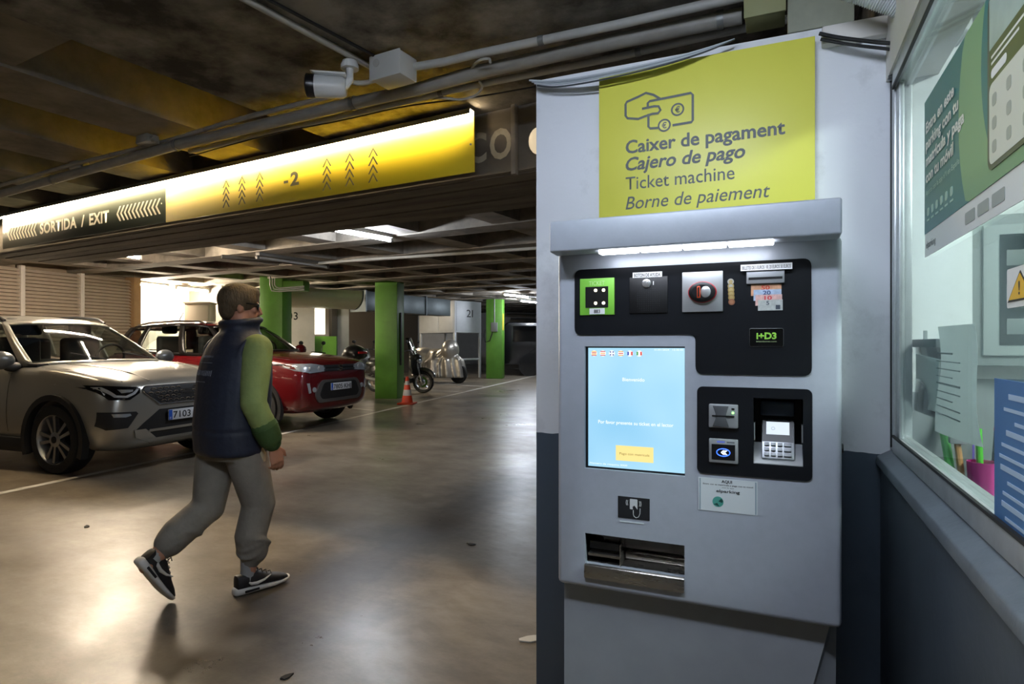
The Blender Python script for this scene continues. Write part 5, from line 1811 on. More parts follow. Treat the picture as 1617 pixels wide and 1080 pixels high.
def car_common(root, me, bv, spec, paint):
    link('body', me, root)
    me.materials.append(paint)
    r, half = spec['r'], spec['half']
    for wx in spec['wheels']:
        for s in (-1, 1):
            wheel(root, wx, s * (half - 0.115), r, spec['spokes'], s)
            P, Q, ya, yb = arch(root, wx, r + 0.05, half + 0.012, s)
            P = [(px_, pz_ + r) for px_, pz_ in P]
            Q = [(px_, pz_ + r) for px_, pz_ in Q]
            n = len(P)
            Qr = Q[::-1]
            b = MB()
            vs = []
            for (ax, az), (bx, bz) in zip(P, Qr):
                vs += [(ax, ya, az), (bx, ya, bz), (bx, yb, bz), (ax, yb, az)]
            fs = []
            for i in range(n - 1):
                for k in range(4):
                    fs.append((4 * i + k, 4 * i + (k + 1) % 4, 4 * (i + 1) + (k + 1) % 4, 4 * (i + 1) + k))
            fs += [(0, 1, 2, 3), (4 * (n - 1), 4 * (n - 1) + 3, 4 * (n - 1) + 2, 4 * (n - 1) + 1)]
            b.quads(vs, fs).build('arch_trim', M_CLAD, root)
    for s in (-1, 1):
        ya, yb = sorted((s * (half - 0.05), s * (half + 0.008)))
        MB().box(spec['wheels'][1] + r + 0.06, spec['wheels'][0] - r - 0.06, ya, yb, spec['sill'], spec['sill'] + 0.15, bev=0.02, seg=2).build('sill_trim', M_CLAD, root)
    MB().box(spec['cab'][0], spec['cab'][1], -half + 0.14, half - 0.14, spec['zdeck'] - 0.02, spec['zdeck'] + 0.02, bev=0.015).build('dashboard', M_INT, root)
    sw = MB().tube([(spec['wheelx'] + 0.03 * sin(a), 0.36 + 0.18 * cos(a), spec['zdeck'] + 0.06 + 0.16 * sin(a)) for a in [2 * pi * i / 24 for i in range(24)]], 0.016, 8, closed=True).build('steering_wheel', M_INT, root)
    seats(root, spec['seats'], spec['zdeck'] + 0.10, 0.36)

def on_nose(bv, poly, **kw):
    return wrapped(bv, poly, lambda p: (4.0, p[0], p[1]), (-1, 0, 0), fallback=1.9, **kw)
def on_side(bv, poly, s, **kw):
    return wrapped(bv, poly, lambda p: (p[0], 3.0 * s, p[1]), (0, -s, 0), fallback=2.1, **kw)
def flip(poly, s):
    return poly if s > 0 else [(-a, c) for a, c in poly][::-1]
def mirror(root, x, y, z, s, paint):
    mrr = MB()
    mrr.sphere((x, s * (y + 0.16), z + 0.03), (0.075, 0.13, 0.095), 20)
    for v in mrr.bm.verts:
        if v.co.x < x - 0.03:
            v.co.x = x - 0.03
    t = mrr.build('door_mirror', paint, root, 40)
    MB().sphere((x + 0.01, s * (y + 0.05), z - 0.04), (0.05, 0.10, 0.05), 12).build('mirror_foot', M_CLAD, t)
    MB().box(x - 0.034, x - 0.031, s * (y + 0.16) - 0.1, s * (y + 0.16) + 0.1, z - 0.03, z + 0.09).build('mirror_glass', M_CHROME, t)

# ---- silver car
M_SILVERCAR = mat('silver_paint', '#a3a199', 0.28, 0.55, coat=0.7)
heading = atan2(*[(cw(cos(radians(20)), -sin(radians(20))))[i] for i in (1, 0)])
def car_at(sx, sd, hd, zoff=0.0):
    p = cw(sx, sd)
    return Vector((p.x, p.y, floor_z(p) + zoff)), hd

stA = [(2.17, .34, .46, .60, .52, .54, .80, .015), (2.13, .27, .60, .76, .56, .66, .88, .02), (2.02, .22, .72, .86, .60, .75, .94, .025), (1.80, .20, .76, .905, .66, .80, 1.00, .03),
       (1.35, .20, .76, .915, .70, .82, 1.055, .035), (0.95, .20, .76, .915, .70, .83, 1.08, .03), (0.5, .20, .76, .915, .70, .84, 1.06, .0), (-0.4, .20, .76, .915, .70, .845, 1.08, .0),
       (-1.2, .20, .76, .915, .72, .84, 1.11, .0), (-1.8, .22, .74, .89, .75, .80, 1.13, .0), (-2.10, .30, .66, .82, .78, .74, 1.10, .0), (-2.17, .40, .58, .74, .76, .68, 1.02, .0)]
stA = [(x if x < 1.5 else 1.5 + (x - 1.5) * 0.86, a_, y1, y2, z1, y3, z2, c_) for x, a_, y1, y2, z1, y3, z2, c_ in stA]
car1 = thing('silver_car', 'silver SUV parked at the picture edge with front number plate 7103', 'car')
meA = body_mesh(stA, (1.32, -1.31), 0.345, 0.915)
bvA = bvh_of(meA)
specA = dict(r=0.345, half=0.915, wheels=(1.32, -1.31), spokes='twin', sill=0.20, cab=(-1.9, 0.88), zdeck=1.075, wheelx=0.42, seats=(-0.12, -1.05))
car_common(car1, meA, bvA, specA, M_SILVERCAR)
beltA = [(1.02, 0, 1.105), (0.99, 0.36, 1.10), (0.90, 0.64, 1.09), (0.80, 0.755, 1.075), (0.66, 0.80, 1.07), (0.25, 0.815, 1.07), (-0.20, 0.82, 1.08), (-0.32, 0.82, 1.085), (-0.8, 0.815, 1.10), (-1.22, 0.80, 1.12), (-1.34, 0.795, 1.13), (-1.70, 0.755, 1.16), (-1.92, 0.70, 1.15), (-2.04, 0.5, 1.14), (-2.07, 0, 1.14)]
roofA = [(0.20, 0, 1.545), (0.18, 0.30, 1.54), (0.12, 0.50, 1.525), (0.06, 0.565, 1.515), (-0.02, 0.585, 1.525), (-0.20, 0.60, 1.55), (-0.42, 0.61, 1.565), (-0.52, 0.61, 1.567), (-0.85, 0.605, 1.56), (-1.15, 0.595, 1.55), (-1.25, 0.59, 1.545), (-1.50, 0.575, 1.525), (-1.68, 0.55, 1.505), (-1.76, 0.38, 1.50), (-1.78, 0, 1.50)]
roofA = [(x, y, z + 0.03) for x, y, z in roofA]
tagsA = ['windscreen', 'windscreen', 'windscreen', 'p', 'front', 'front', 'p', 'rear', 'rear', 'p', 'quarter', 'p', 'rear_window', 'rear_window']
cabin(car1, beltA, roofA, tagsA, M_SILVERCAR, M_SILVERCAR)
for s in (-1, 1):
    MB().tube([(0.02, s * 0.575, 1.56), (-0.1, s * 0.585, 1.615), (-0.5, s * 0.59, 1.645), (-1.1, s * 0.58, 1.63), (-1.5, s * 0.565, 1.59), (-1.6, s * 0.56, 1.56)], 0.018, 10).build('roof_rail', M_CLAD, car1)
    hl = on_nose(bvA, flip([(0.872, 0.895), (0.82, 0.892), (0.54, 0.865), (0.56, 0.81), (0.66, 0.745), (0.80, 0.75)], s), cell=0.03, lift_=0.003, thick=0.010).build('headlight', mat('lamp_black', '#111214', 0.12), car1, 60)
    on_nose(bvA, flip([(0.84, 0.875), (0.83, 0.855), (0.77, 0.775), (0.68, 0.768), (0.61, 0.80), (0.565, 0.845), (0.585, 0.85), (0.63, 0.815), (0.69, 0.788), (0.755, 0.795), (0.81, 0.877)], s), cell=0.03, lift_=0.014, thick=0.003).build('light_guide', mat('drl_grey', '#b9bec2', 0.25), hl, 60)
    on_nose(bvA, flip([(0.63, 0.825), (0.72, 0.815), (0.74, 0.85), (0.62, 0.845)], s), cell=0.03, lift_=0.0135, thick=0.004).build('projector', M_LENS, hl, 60)
    fg = on_nose(bvA, flip([(0.86, 0.635), (0.60, 0.625), (0.58, 0.605), (0.68, 0.47), (0.83, 0.46), (0.87, 0.50)], s), cell=0.03, lift_=0.003, thick=0.006).build('fog_pocket', M_CLAD, car1, 60)
    on_nose(bvA, flip([(0.80, 0.615), (0.66, 0.61), (0.65, 0.59), (0.70, 0.577), (0.79, 0.583)], s), cell=0.03, lift_=0.009, thick=0.004).build('fog_light', M_LENS, fg, 60)
    on_nose(bvA, flip([(0.62, 0.44), (0.50, 0.44), (0.36, 0.32), (0.44, 0.29), (0.60, 0.36)], s), cell=0.03, lift_=0.003, thick=0.010).build('skid_horn', M_SILVERCAR, car1, 60)
    mirror(car1, 0.62, 0.80, 1.10, s, mat('mirror_grey', '#55595c', 0.3, 0.4))
gA = on_nose(bvA, [(-0.50, 0.865), (0.50, 0.865), (0.52, 0.82), (0.34, 0.68), (-0.34, 0.68), (-0.52, 0.82)], cell=0.04, lift_=0.002, thick=0.006).build('grille', M_CLAD, car1, 60)
P_ = [(-0.50, 0.865), (0.50, 0.865), (0.52, 0.82), (0.34, 0.68), (-0.34, 0.68), (-0.52, 0.82)]
def surf_x(bv, y, z):
    h = bv.ray_cast(Vector((4, y, z)), Vector((-1, 0, 0)))
    return h[0].x if h[0] is not None else 2.1
MB().tube([(surf_x(bvA, y, z) + 0.008, y, z) for y, z in round_poly(P_, 0.02, 2)], 0.009, 8, closed=True).build('grille_rim', M_CHROME, gA)
b = MB()
k = 0
for j in range(4):
    z_ = 0.708 + j * 0.042
    for i in range(-8, 9):
        y_ = i * 0.074 + (0.037 if j % 2 else 0)
        lim = 0.34 + (z_ - 0.68) * (0.18 / 0.14) - 0.03
        if abs(y_) < min(lim, 0.48) and not (abs(y_) < 0.07 and 0.73 < z_ < 0.84):
            b.tube([(surf_x(bvA, y_, z_) + 0.011, y_ + 0.030 * cos(t_), z_ + 0.0165 * sin(t_)) for t_ in [2 * pi * q / 6 for q in range(6)]], 0.0045, 5, closed=True)
o = b.build('grille_mesh', M_CHROME, gA)
o['kind'] = 'stuff'
bx_ = surf_x(bvA, 0, 0.785) + 0.014
bd = MB().prism([(-0.055, 0.82), (0.055, 0.82), (0.06, 0.77), (-0.045, 0.77)], bx_ - 0.008, bx_, axis='x').build('badge', M_CHROME, gA)
MB().prism([(-0.03, 0.812), (0.056, 0.812), (0.056, 0.804), (-0.03, 0.804)], bx_, bx_ + 0.004, axis='x').build('badge_groove', M_CLAD, bd)
MB().prism([(-0.048, 0.787), (0.036, 0.787), (0.036, 0.779), (-0.048, 0.779)], bx_, bx_ + 0.004, axis='x').build('badge_groove', M_CLAD, bd)
on_nose(bvA, [(-0.34, 0.625), (0.34, 0.625), (0.52, 0.50), (0.62, 0.42), (-0.62, 0.42), (-0.52, 0.50)], cell=0.04, lift_=0.002, thick=0.006).build('lower_intake', M_CLAD, car1, 60)
on_nose(bvA, [(-0.58, 0.40), (0.58, 0.40), (0.46, 0.30), (-0.46, 0.30)], cell=0.04, lift_=0.002, thick=0.006).build('lower_grille', M_CLAD, car1, 60)
on_nose(bvA, [(-0.46, 0.43), (0.46, 0.43), (0.47, 0.405), (-0.47, 0.405)], cell=0.04, lift_=0.006, thick=0.010).build('bumper_bar', M_SILVERCAR, car1, 60)
on_nose(bvA, [(-0.50, 0.335), (0.50, 0.335), (0.42, 0.275), (-0.42, 0.275)], cell=0.04, lift_=0.004, thick=0.012).build('skid_plate', M_SILVERCAR, car1, 60)
licence(car1, surf_x(bvA, 0, 0.55) + 0.03, 0.555, '7103 LZP')
for s in (-1, 1):      # door seams and bonnet edge
    for X in (0.62, -0.30):
        MB().tube([Vector(bvA.ray_cast(Vector((X, 3 * s, z)), Vector((0, -s, 0)))[0]) for z in (0.40, 0.5, 0.6, 0.7, 0.8, 0.9, 1.0)], 0.004, 6).build('door_seam', M_CLAD, car1)
    MB().tube([Vector(bvA.ray_cast(Vector((x, s * y, 3)), Vector((0, 0, -1)))[0]) for x, y in ((0.93, 0.76), (1.3, 0.76), (1.7, 0.72), (1.95, 0.66), (2.06, 0.5))], 0.004, 6).build('bonnet_seam', M_CLAD, car1)
    MB().tube([Vector(bvA.ray_cast(Vector((x, s * y, 3)), Vector((0, 0, -1)))[0]) + Vector((0, 0, 0.002)) for x, y in ((1.0, 0.55), (1.4, 0.52), (1.8, 0.46), (2.0, 0.40))], 0.012, 8).build('bonnet_crease', M_SILVERCAR, car1)
for s in (-1, 1):
    MB().tube([(0.98, s * 0.30 + 0.2, 1.125), (0.86, s * 0.3 - 0.12, 1.20)], 0.008, 6).build('wiper', M_CLAD, car1)
loc1, _ = car_at(-4.42 + 0.0, 6.75, 0)
# place: front axle centre sits at cam (-4.25, 6.85)
fa = cw(-4.25, 6.92)
hv = Vector((cos(heading), sin(heading), 0))
p_ = fa - hv * 1.32
car1.location = (p_.x, p_.y, floor_z(p_))
car1.rotation_euler = (0, 0, heading)

# ---- red car
M_REDCAR = mat('red_paint', '#5e0c12', 0.25, 0.2, coat=0.9)
stB = [(2.06, .36, .52, .68, .55, .64, .90, .01), (2.03, .30, .62, .78, .60, .72, .98, .015), (1.93, .25, .72, .86, .66, .78, 1.02, .02), (1.70, .22, .74, .885, .72, .80, 1.06, .03),
       (1.28, .22, .74, .89, .74, .81, 1.10, .035), (0.88, .22, .74, .885, .74, .82, 1.14, .03), (0.45, .22, .74, .885, .74, .82, 1.09, .0), (-0.4, .22, .74, .885, .75, .825, 1.11, .0),
       (-1.2, .22, .74, .885, .77, .82, 1.13, .0), (-1.75, .24, .72, .87, .78, .79, 1.14, .0), (-2.0, .32, .66, .82, .78, .75, 1.10, .0), (-2.08, .42, .58, .74, .76, .70, 1.02, .0)]
car2 = thing('red_car', 'dark red SUV behind the walking person with front number plate 7805 KHJ', 'car')
meB = body_mesh(stB, (1.26, -1.24), 0.335, 0.885)
bvB = bvh_of(meB)
specB = dict(r=0.335, half=0.885, wheels=(1.26, -1.24), spokes='plain', sill=0.22, cab=(-1.85, 0.80), zdeck=1.10, wheelx=0.36, seats=(-0.15, -1.05))
car_common(car2, meB, bvB, specB, M_REDCAR)
beltB = [(0.92, 0, 1.165), (0.89, 0.36, 1.16), (0.81, 0.62, 1.15), (0.72, 0.74, 1.125), (0.58, 0.785, 1.11), (0.2, 0.80, 1.10), (-0.22, 0.805, 1.11), (-0.34, 0.805, 1.11), (-0.8, 0.80, 1.12), (-1.20, 0.79, 1.14), (-1.32, 0.785, 1.15), (-1.62, 0.75, 1.18), (-1.85, 0.70, 1.17), (-1.96, 0.5, 1.16), (-1.99, 0, 1.16)]
roofB = [(0.22, 0, 1.585), (0.20, 0.30, 1.58), (0.14, 0.50, 1.57), (0.08, 0.565, 1.56), (0.0, 0.59, 1.57), (-0.20, 0.605, 1.59), (-0.42, 0.615, 1.60), (-0.52, 0.615, 1.60), (-0.85, 0.61, 1.595), (-1.15, 0.605, 1.585), (-1.25, 0.60, 1.58), (-1.50, 0.585, 1.56), (-1.70, 0.56, 1.545), (-1.78, 0.4, 1.54), (-1.80, 0, 1.54)]
cabin(car2, beltB, roofB, tagsA, M_REDCAR, mat('window_trim_black', '#0d0d0e', 0.35))
for s in (-1, 1):
    MB().tube([(-0.02, s * 0.58, 1.58), (-0.15, s * 0.59, 1.625), (-0.6, s * 0.595, 1.64), (-1.2, s * 0.585, 1.62), (-1.5, s * 0.575, 1.58)], 0.016, 10).build('roof_rail', M_CHROME, car2)
    hl = on_nose(bvB, flip([(0.86, 0.985), (0.62, 0.985), (0.36, 0.945), (0.38, 0.865), (0.70, 0.845), (0.82, 0.88)], s), cell=0.03, lift_=0.003, thick=0.012).build('headlight', mat('headlamp_chrome', '#c3ccd4', 0.22, 0.6), car2, 60)
    for y_ in (0.50, 0.68):
        b = MB().lathe([(0.032, 0.0), (0.03, 0.012), (0.0, 0.018)], 16, Matrix.Translation((surf_x(bvB, s * y_, 0.915) + 0.014, s * y_, 0.915)) @ Matrix.Rotation(pi / 2, 4, 'Y'))
        b.build('projector', M_LENS, hl)
    on_nose(bvB, flip([(0.74, 0.70), (0.70, 0.70), (0.67, 0.56), (0.71, 0.55)], s), cell=0.03, lift_=0.003, thick=0.008).build('running_light', M_LENS, car2, 60)
    MB().lathe([(0.04, 0.0), (0.036, 0.012), (0.0, 0.016)], 18, Matrix.Translation((surf_x(bvB, s * 0.60, 0.60) + 0.002, s * 0.60, 0.60)) @ Matrix.Rotation(pi / 2, 4, 'Y')).build('fog_light', M_LENS, car2)
    mirror(car2, 0.55, 0.79, 1.14, s, M_REDCAR)
gB = on_nose(bvB, [(-0.40, 0.955), (0.40, 0.955), (0.42, 0.86), (-0.42, 0.86)], cell=0.04, lift_=0.002, thick=0.008).build('grille', M_CLAD, car2, 60)
for z_ in (0.935, 0.885):
    on_nose(bvB, [(-0.39, z_ + 0.012), (0.39, z_ + 0.012), (0.39, z_ - 0.012), (-0.39, z_ - 0.012)], cell=0.05, lift_=0.010, thick=0.006).build('grille_bar', mat('grille_bar', '#4a4d50', 0.3, 0.6), gB, 60)
bx_ = surf_x(bvB, 0, 0.91) + 0.022
MB().tube([(bx_, y, z) for y, z in ((0.045, 0.945), (0.0, 0.955), (-0.045, 0.935), (-0.045, 0.918), (0.045, 0.902), (0.045, 0.885), (0.0, 0.865), (-0.045, 0.875))], 0.010, 8).build('badge', M_CHROME, gB)
on_nose(bvB, round_poly([(-0.46, 0.735), (0.46, 0.735), (0.60, 0.52), (0.52, 0.40), (-0.52, 0.40), (-0.60, 0.52)], 0.08), cell=0.04, lift_=0.002, thick=0.018).build('bumper_surround', mat('surround_grey', '#5a5856', 0.45, 0.3), car2, 60)
on_nose(bvB, round_poly([(-0.40, 0.70), (0.40, 0.70), (0.50, 0.52), (0.44, 0.45), (-0.44, 0.45), (-0.50, 0.52)], 0.06), cell=0.04, lift_=0.012, thick=0.012).build('lower_intake', M_CLAD, car2, 60)
licence(car2, surf_x(bvB, 0, 0.63) + 0.036, 0.625, '7805 KHJ')
for s in (-1, 1):
    for X in (0.55, -0.32):
        MB().tube([Vector(bvB.ray_cast(Vector((X, 3 * s, z)), Vector((0, -s, 0)))[0]) for z in (0.40, 0.5, 0.6, 0.7, 0.8, 0.9, 1.0)], 0.004, 6).build('door_seam', M_CLAD, car2)
    MB().tube([Vector(bvB.ray_cast(Vector((x, s * y, 3)), Vector((0, 0, -1)))[0]) for x, y in ((0.86, 0.76), (1.3, 0.76), (1.7, 0.74), (1.9, 0.68), (2.0, 0.5))], 0.004, 6).build('bonnet_seam', M_CLAD, car2)
fc = cw(-2.68, 9.5)
h2 = heading
hv = Vector((cos(h2), sin(h2), 0))
p_ = fc - hv * 2.06
car2.location = (p_.x, p_.y, floor_z(p_) + 0.02)
car2.rotation_euler = (0, 0, h2)

# ------------------------------------------------------------------ walking person (local x to their right, y ahead, z up)
M_SKIN = mat('skin', '#b98368', 0.55, var=0.1, scale=20)
M_HAIR = mat('hair', '#5d4c34', 0.75, var=0.5, scale=40, stretch=(1, 1, 0.35), bump=0.5, bscale=120)
M_VEST = mat('vest_navy', '#232a3c', 0.6, var=0.25, scale=9, bump=0.25, bscale=35)
M_SLEEVE = mat('sleeve_green', '#8a9a5c', 0.8, var=0.25, scale=7, bump=0.3, bscale=30)
M_CUFF = mat('sleeve_dark', '#3f5a2b', 0.8, var=0.25, scale=9, bump=0.3, bscale=30)
M_TROU = mat('jogger_grey', '#8a847a', 0.85, var=0.2, scale=8, bump=0.35, bscale=28)
M_SOCK = mat('sock_grey', '#9a9a98', 0.85)
M_SHOE = mat('shoe_black', '#1d1b1c', 0.6, var=0.2, scale=30)
M_SOLE = mat('sole_white', '#cfccc6', 0.5)
M_GLASSES = mat('glasses_black', '#0c0b0b', 0.2)

pf = at_floor(388, 932)
PX, PY = cw(-1.475, 3.25).x, cw(-1.475, 3.25).y
pr = thing('person', 'person in navy vest, green sleeves and grey joggers walking away', 'person', (PX, PY, 0), -radians(13.4))

def limb(b, pts, rs, n=16):
    b.tube([Vector(p) for p in pts], rs, n)
    for p, r in zip(pts, rs):
        b.sphere(p, r * 0.99, 14)
def ringloft(b, rows, n=24, tilt=0.0):
    rings = []
    for z, cx, cy, rx, ry in rows:
        ring = []
        for i in range(n):
            a = 2 * pi * i / n
            ca, sa = cos(a), sin(a)
            e = 0.82          # a little boxier than an ellipse
            ring.append((cx + rx * (abs(ca) ** e) * (1 if ca >= 0 else -1), cy + ry * (abs(sa) ** e) * (1 if sa >= 0 else -1), z))
        rings.append(ring)
    b.loft(rings)

HIP_R, KNEE_R, ANK_R = (0.095, -0.01, 0.80), (0.105, 0.075, 0.45), (0.10, 0.02, 0.095)
HIP_L, KNEE_L, ANK_L = (-0.095, -0.03, 0.80), (-0.085, -0.10, 0.44), (-0.085, -0.40, 0.215)
SH_R, EL_R, WR_R = (0.185, 0.02, 1.275), (0.245, -0.035, 1.00), (0.262, 0.065, 0.775)
SH_L, EL_L, WR_L = (-0.185, 0.03, 1.275), (-0.245, 0.02, 1.01), (-0.23, 0.16, 0.82)
HC = Vector((-0.015, 0.04, 1.498))
HY = Matrix.Translation(HC) @ Matrix.Rotation(radians(-24), 4, 'Z') @ Matrix.Rotation(radians(-4), 4, 'X')

# body: one skin from head to ankles
b = MB()
b.sphere((0, -0.008, 0.018), (0.072, 0.092, 0.092), 24, HY)
b.sphere((0, 0.022, -0.045), (0.056, 0.066, 0.066), 20, HY)
b.sphere((0, 0.055, -0.078), (0.028, 0.024, 0.022), 14, HY)               # chin
b.tube([(0, 0.080, 0.022), (0, 0.098, -0.012), (0, 0.104, -0.024), (0, 0.088, -0.034)], [0.009, 0.012, 0.014, 0.010], 10, M=HY)   # nose
b.sphere((0, 0.074, 0.030), (0.052, 0.016, 0.010), 14, HY)                # brow
for s in (-1, 1):
    b.sphere((s * 0.034, 0.066, -0.012), (0.022, 0.018, 0.018), 12, HY)   # cheek
    b.sphere((s * 0.072, -0.006, -0.006), (0.010, 0.018, 0.030), 12, HY)  # ear
    b.sphere((s * 0.076, -0.012, 0.008), (0.008, 0.014, 0.016), 12, HY)
b.sphere((0, 0.080, -0.050), (0.022, 0.010, 0.006), 12, HY)               # lips
b.sphere((0, 0.078, -0.059), (0.019, 0.010, 0.006), 12, HY)
limb(b, [(0, 0.02, 1.33), (0, 0.03, 1.40), (-0.01, 0.045, 1.48)], [0.065, 0.055, 0.055])
ringloft(b, [(0.76, 0, -0.02, 0.15, 0.10), (0.9, 0, -0.02, 0.15, 0.10), (1.05, 0, 0.0, 0.155, 0.10), (1.2, 0, 0.02, 0.17, 0.10), (1.29, 0, 0.03, 0.16, 0.085), (1.35, 0, 0.04, 0.08, 0.06)])
for hp, kn, an in ((HIP_R, KNEE_R, ANK_R), (HIP_L, KNEE_L, ANK_L)):
    mid = tuple((Vector(kn) * 0.6 + Vector(an) * 0.4) + Vector((0, -0.015, 0)))
    limb(b, [hp, kn, mid, an], [0.078, 0.055, 0.052, 0.036])
for sh, el, wr in ((SH_R, EL_R, WR_R), (SH_L, EL_L, WR_L)):
    limb(b, [sh, el, tuple(Vector(el).lerp(Vector(wr), 0.4)), wr], [0.045, 0.038, 0.036, 0.026])
def hand(b, wr, el, s):
    """palm, four bent fingers and a thumb; hangs down, palm to the thigh"""
    w = Vector(wr)
    d_ = (w - Vector(el)).normalized()
    d_ = (d_ + Vector((0, 0, -0.8))).normalized()
    f_ = Vector((0, 1, 0)) - d_ * d_.y
    f_.normalize()                              # towards the thumb side
    n_ = d_.cross(f_).normalized() * s          # palm normal, towards the body
    if n_.x * s > 0:
        n_ = -n_
    pc = w + d_ * 0.055
    rows = []
    for t_, wd, th in ((0.0, 0.024, 0.018), (0.03, 0.034, 0.017), (0.065, 0.040, 0.015), (0.092, 0.038, 0.012)):
        c_ = w + d_ * t_
        rows.append([c_ + f_ * (wd * cos(2 * pi * i / 14)) + n_ * (th * sin(2 * pi * i / 14)) for i in range(14)])
    b.loft(rows)
    for k, (off, ln) in enumerate(((0.029, 0.066), (0.010, 0.074), (-0.010, 0.070), (-0.028, 0.056))):
        p0 = w + d_ * 0.080 + f_ * off
        curl = 0.55 + 0.12 * k
        p1 = p0 + (d_ * cos(curl * 0.5) + n_ * sin(curl * 0.5)) * ln * 0.48
        p2 = p1 + (d_ * cos(curl * 1.2) + n_ * sin(curl * 1.2)) * ln * 0.32
        p3 = p2 + (d_ * cos(curl * 1.8) + n_ * sin(curl * 1.8)) * ln * 0.26
        limb(b, [p0, p1, p2, p3], [0.0092, 0.0085, 0.0078, 0.0066], 10)
    q0 = w + d_ * 0.022 + f_ * 0.024
    q1 = q0 + (d_ * 0.7 + f_ * 0.75 + n_ * 0.15).normalized() * 0.036
    q2 = q1 + (d_ * 0.95 + f_ * 0.25 + n_ * 0.3).normalized() * 0.030
    limb(b, [q0, q1, q2], [0.0125, 0.0105, 0.0078], 10)
hand(b, WR_R, EL_R, 1)
hand(b, WR_L, EL_L, -1)
me = fused(b, 0.0052, 3)
me.materials.clear()
me.materials.append(M_SKIN)
link('body', me, pr)

# hair: cap of short hair over skull and nape
b = MB()
b.sphere((0, -0.014, 0.040), (0.090, 0.106, 0.092), 26, HY)
b.sphere((0, -0.055, -0.005), (0.070, 0.055, 0.075), 20, HY)
b.sphere((0, 0.040, 0.078), (0.062, 0.055, 0.042), 20, HY)
for s in (-1, 1):
    b.sphere((s * 0.066, 0.012, 0.030), (0.016, 0.032, 0.042), 14, HY)
me = fused(b, 0.006, 4)
me.materials.clear()
me.materials.append(M_HAIR)
hr = link('hair', me, pr)
# glasses
g = MB()
for s in (-1, 1):
    g.tube([(s * 0.076, -0.01, 0.018), (s * 0.080, 0.035, 0.018), (s * 0.074, 0.082, 0.016)], 0.0035, 8, M=HY)
    g.tube([(s * 0.034 + 0.027 * cos(a), 0.090 - 0.012 * abs(cos(a)) * (1 if cos(a) * s > 0 else 0.2), 0.010 + 0.018 * sin(a)) for a in [2 * pi * i / 18 for i in range(18)]], 0.0028, 6, closed=True, M=HY)
    g.sphere((s * 0.034, 0.085, 0.010), (0.026, 0.006, 0.017), 14, HY)
g.tube([(-0.01, 0.094, 0.014), (0.01, 0.094, 0.014)], 0.003, 6, M=HY)
g.build('glasses', M_GLASSES, pr)

# trousers
b = MB()
ringloft(b, [(0.70, 0, -0.03, 0.165, 0.115), (0.80, 0, -0.03, 0.185, 0.135), (0.90, 0, -0.02, 0.18, 0.13), (1.0, 0, -0.01, 0.165, 0.115)])
def leg(b, hp, kn, an, cuff, front):
    hp, kn, an = Vector(hp), Vector(kn), Vector(an)
    t1 = hp.lerp(kn, 0.45)
    sh = kn.lerp(an, 0.45) + Vector((0, -0.02, 0.0))
    cf = kn.lerp(an, cuff)
    c2 = kn.lerp(an, cuff - 0.12) + Vector((0, 0.012 if front else -0.01, 0))
    limb(b, [hp, t1, kn, sh, c2, cf], [0.108, 0.100, 0.086, 0.080, 0.074, 0.052], 20)
leg(b, HIP_R, KNEE_R, ANK_R, 0.80, True)
leg(b, HIP_L, KNEE_L, ANK_L, 0.72, False)
# soft folds at knee and ankle
for (kn, an, f_) in ((KNEE_R, ANK_R, 0.7), (KNEE_L, ANK_L, 0.62)):
    kn, an = Vector(kn), Vector(an)
    for k in range(3):
        c_ = kn.lerp(an, f_ - 0.10 * k)
        r_ = 0.068 + 0.006 * k
        b.tube([c_ + Vector((r_ * cos(a), r_ * sin(a), 0.02 * sin(a * 2 + k) + 0.012 * cos(a + k))) for a in [2 * pi * i / 20 for i in range(20)]], 0.011, 8, closed=True)
me = fused(b, 0.009, 5)
me.materials.clear()
me.materials.append(M_TROU)
link('trousers', me, pr)
child(pr, 'pocket_tag', mat('pocket_pale', '#b9ad8c', 0.7), lambda q: q.tube([(0.185, 0.03, 0.78), (0.190, 0.045, 0.73), (0.186, 0.055, 0.69)], [0.012, 0.018, 0.010], 10))

# sleeves
for nm, sh, el, wr in (('sleeve', SH_R, EL_R, WR_R), ('sleeve', SH_L, EL_L, WR_L)):
    b = MB()
    sh, el, wr = Vector(sh), Vector(el), Vector(wr)
    limb(b, [sh, sh.lerp(el, 0.5), el, el.lerp(wr, 0.45), el.lerp(wr, 0.86)], [0.078, 0.072, 0.064, 0.060, 0.052], 18)
    for k in range(3):
        c_ = el.lerp(wr, 0.12 + 0.26 * k)
        b.tube([c_ + Vector((0.054 * cos(a), 0.054 * sin(a), 0.018 * sin(a + 1.3 * k))) for a in [2 * pi * i / 18 for i in range(18)]], 0.009, 8, closed=True)
    me = fused(b, 0.008, 4)
    me.materials.clear()
    me.materials.append(M_SLEEVE)
    sv = link(nm, me, pr)
    b = MB()
    limb(b, [el.lerp(wr, 0.55), el.lerp(wr, 0.80), el.lerp(wr, 0.92)], [0.067, 0.061, 0.046], 18)
    b.build('cuff', M_CUFF, sv)

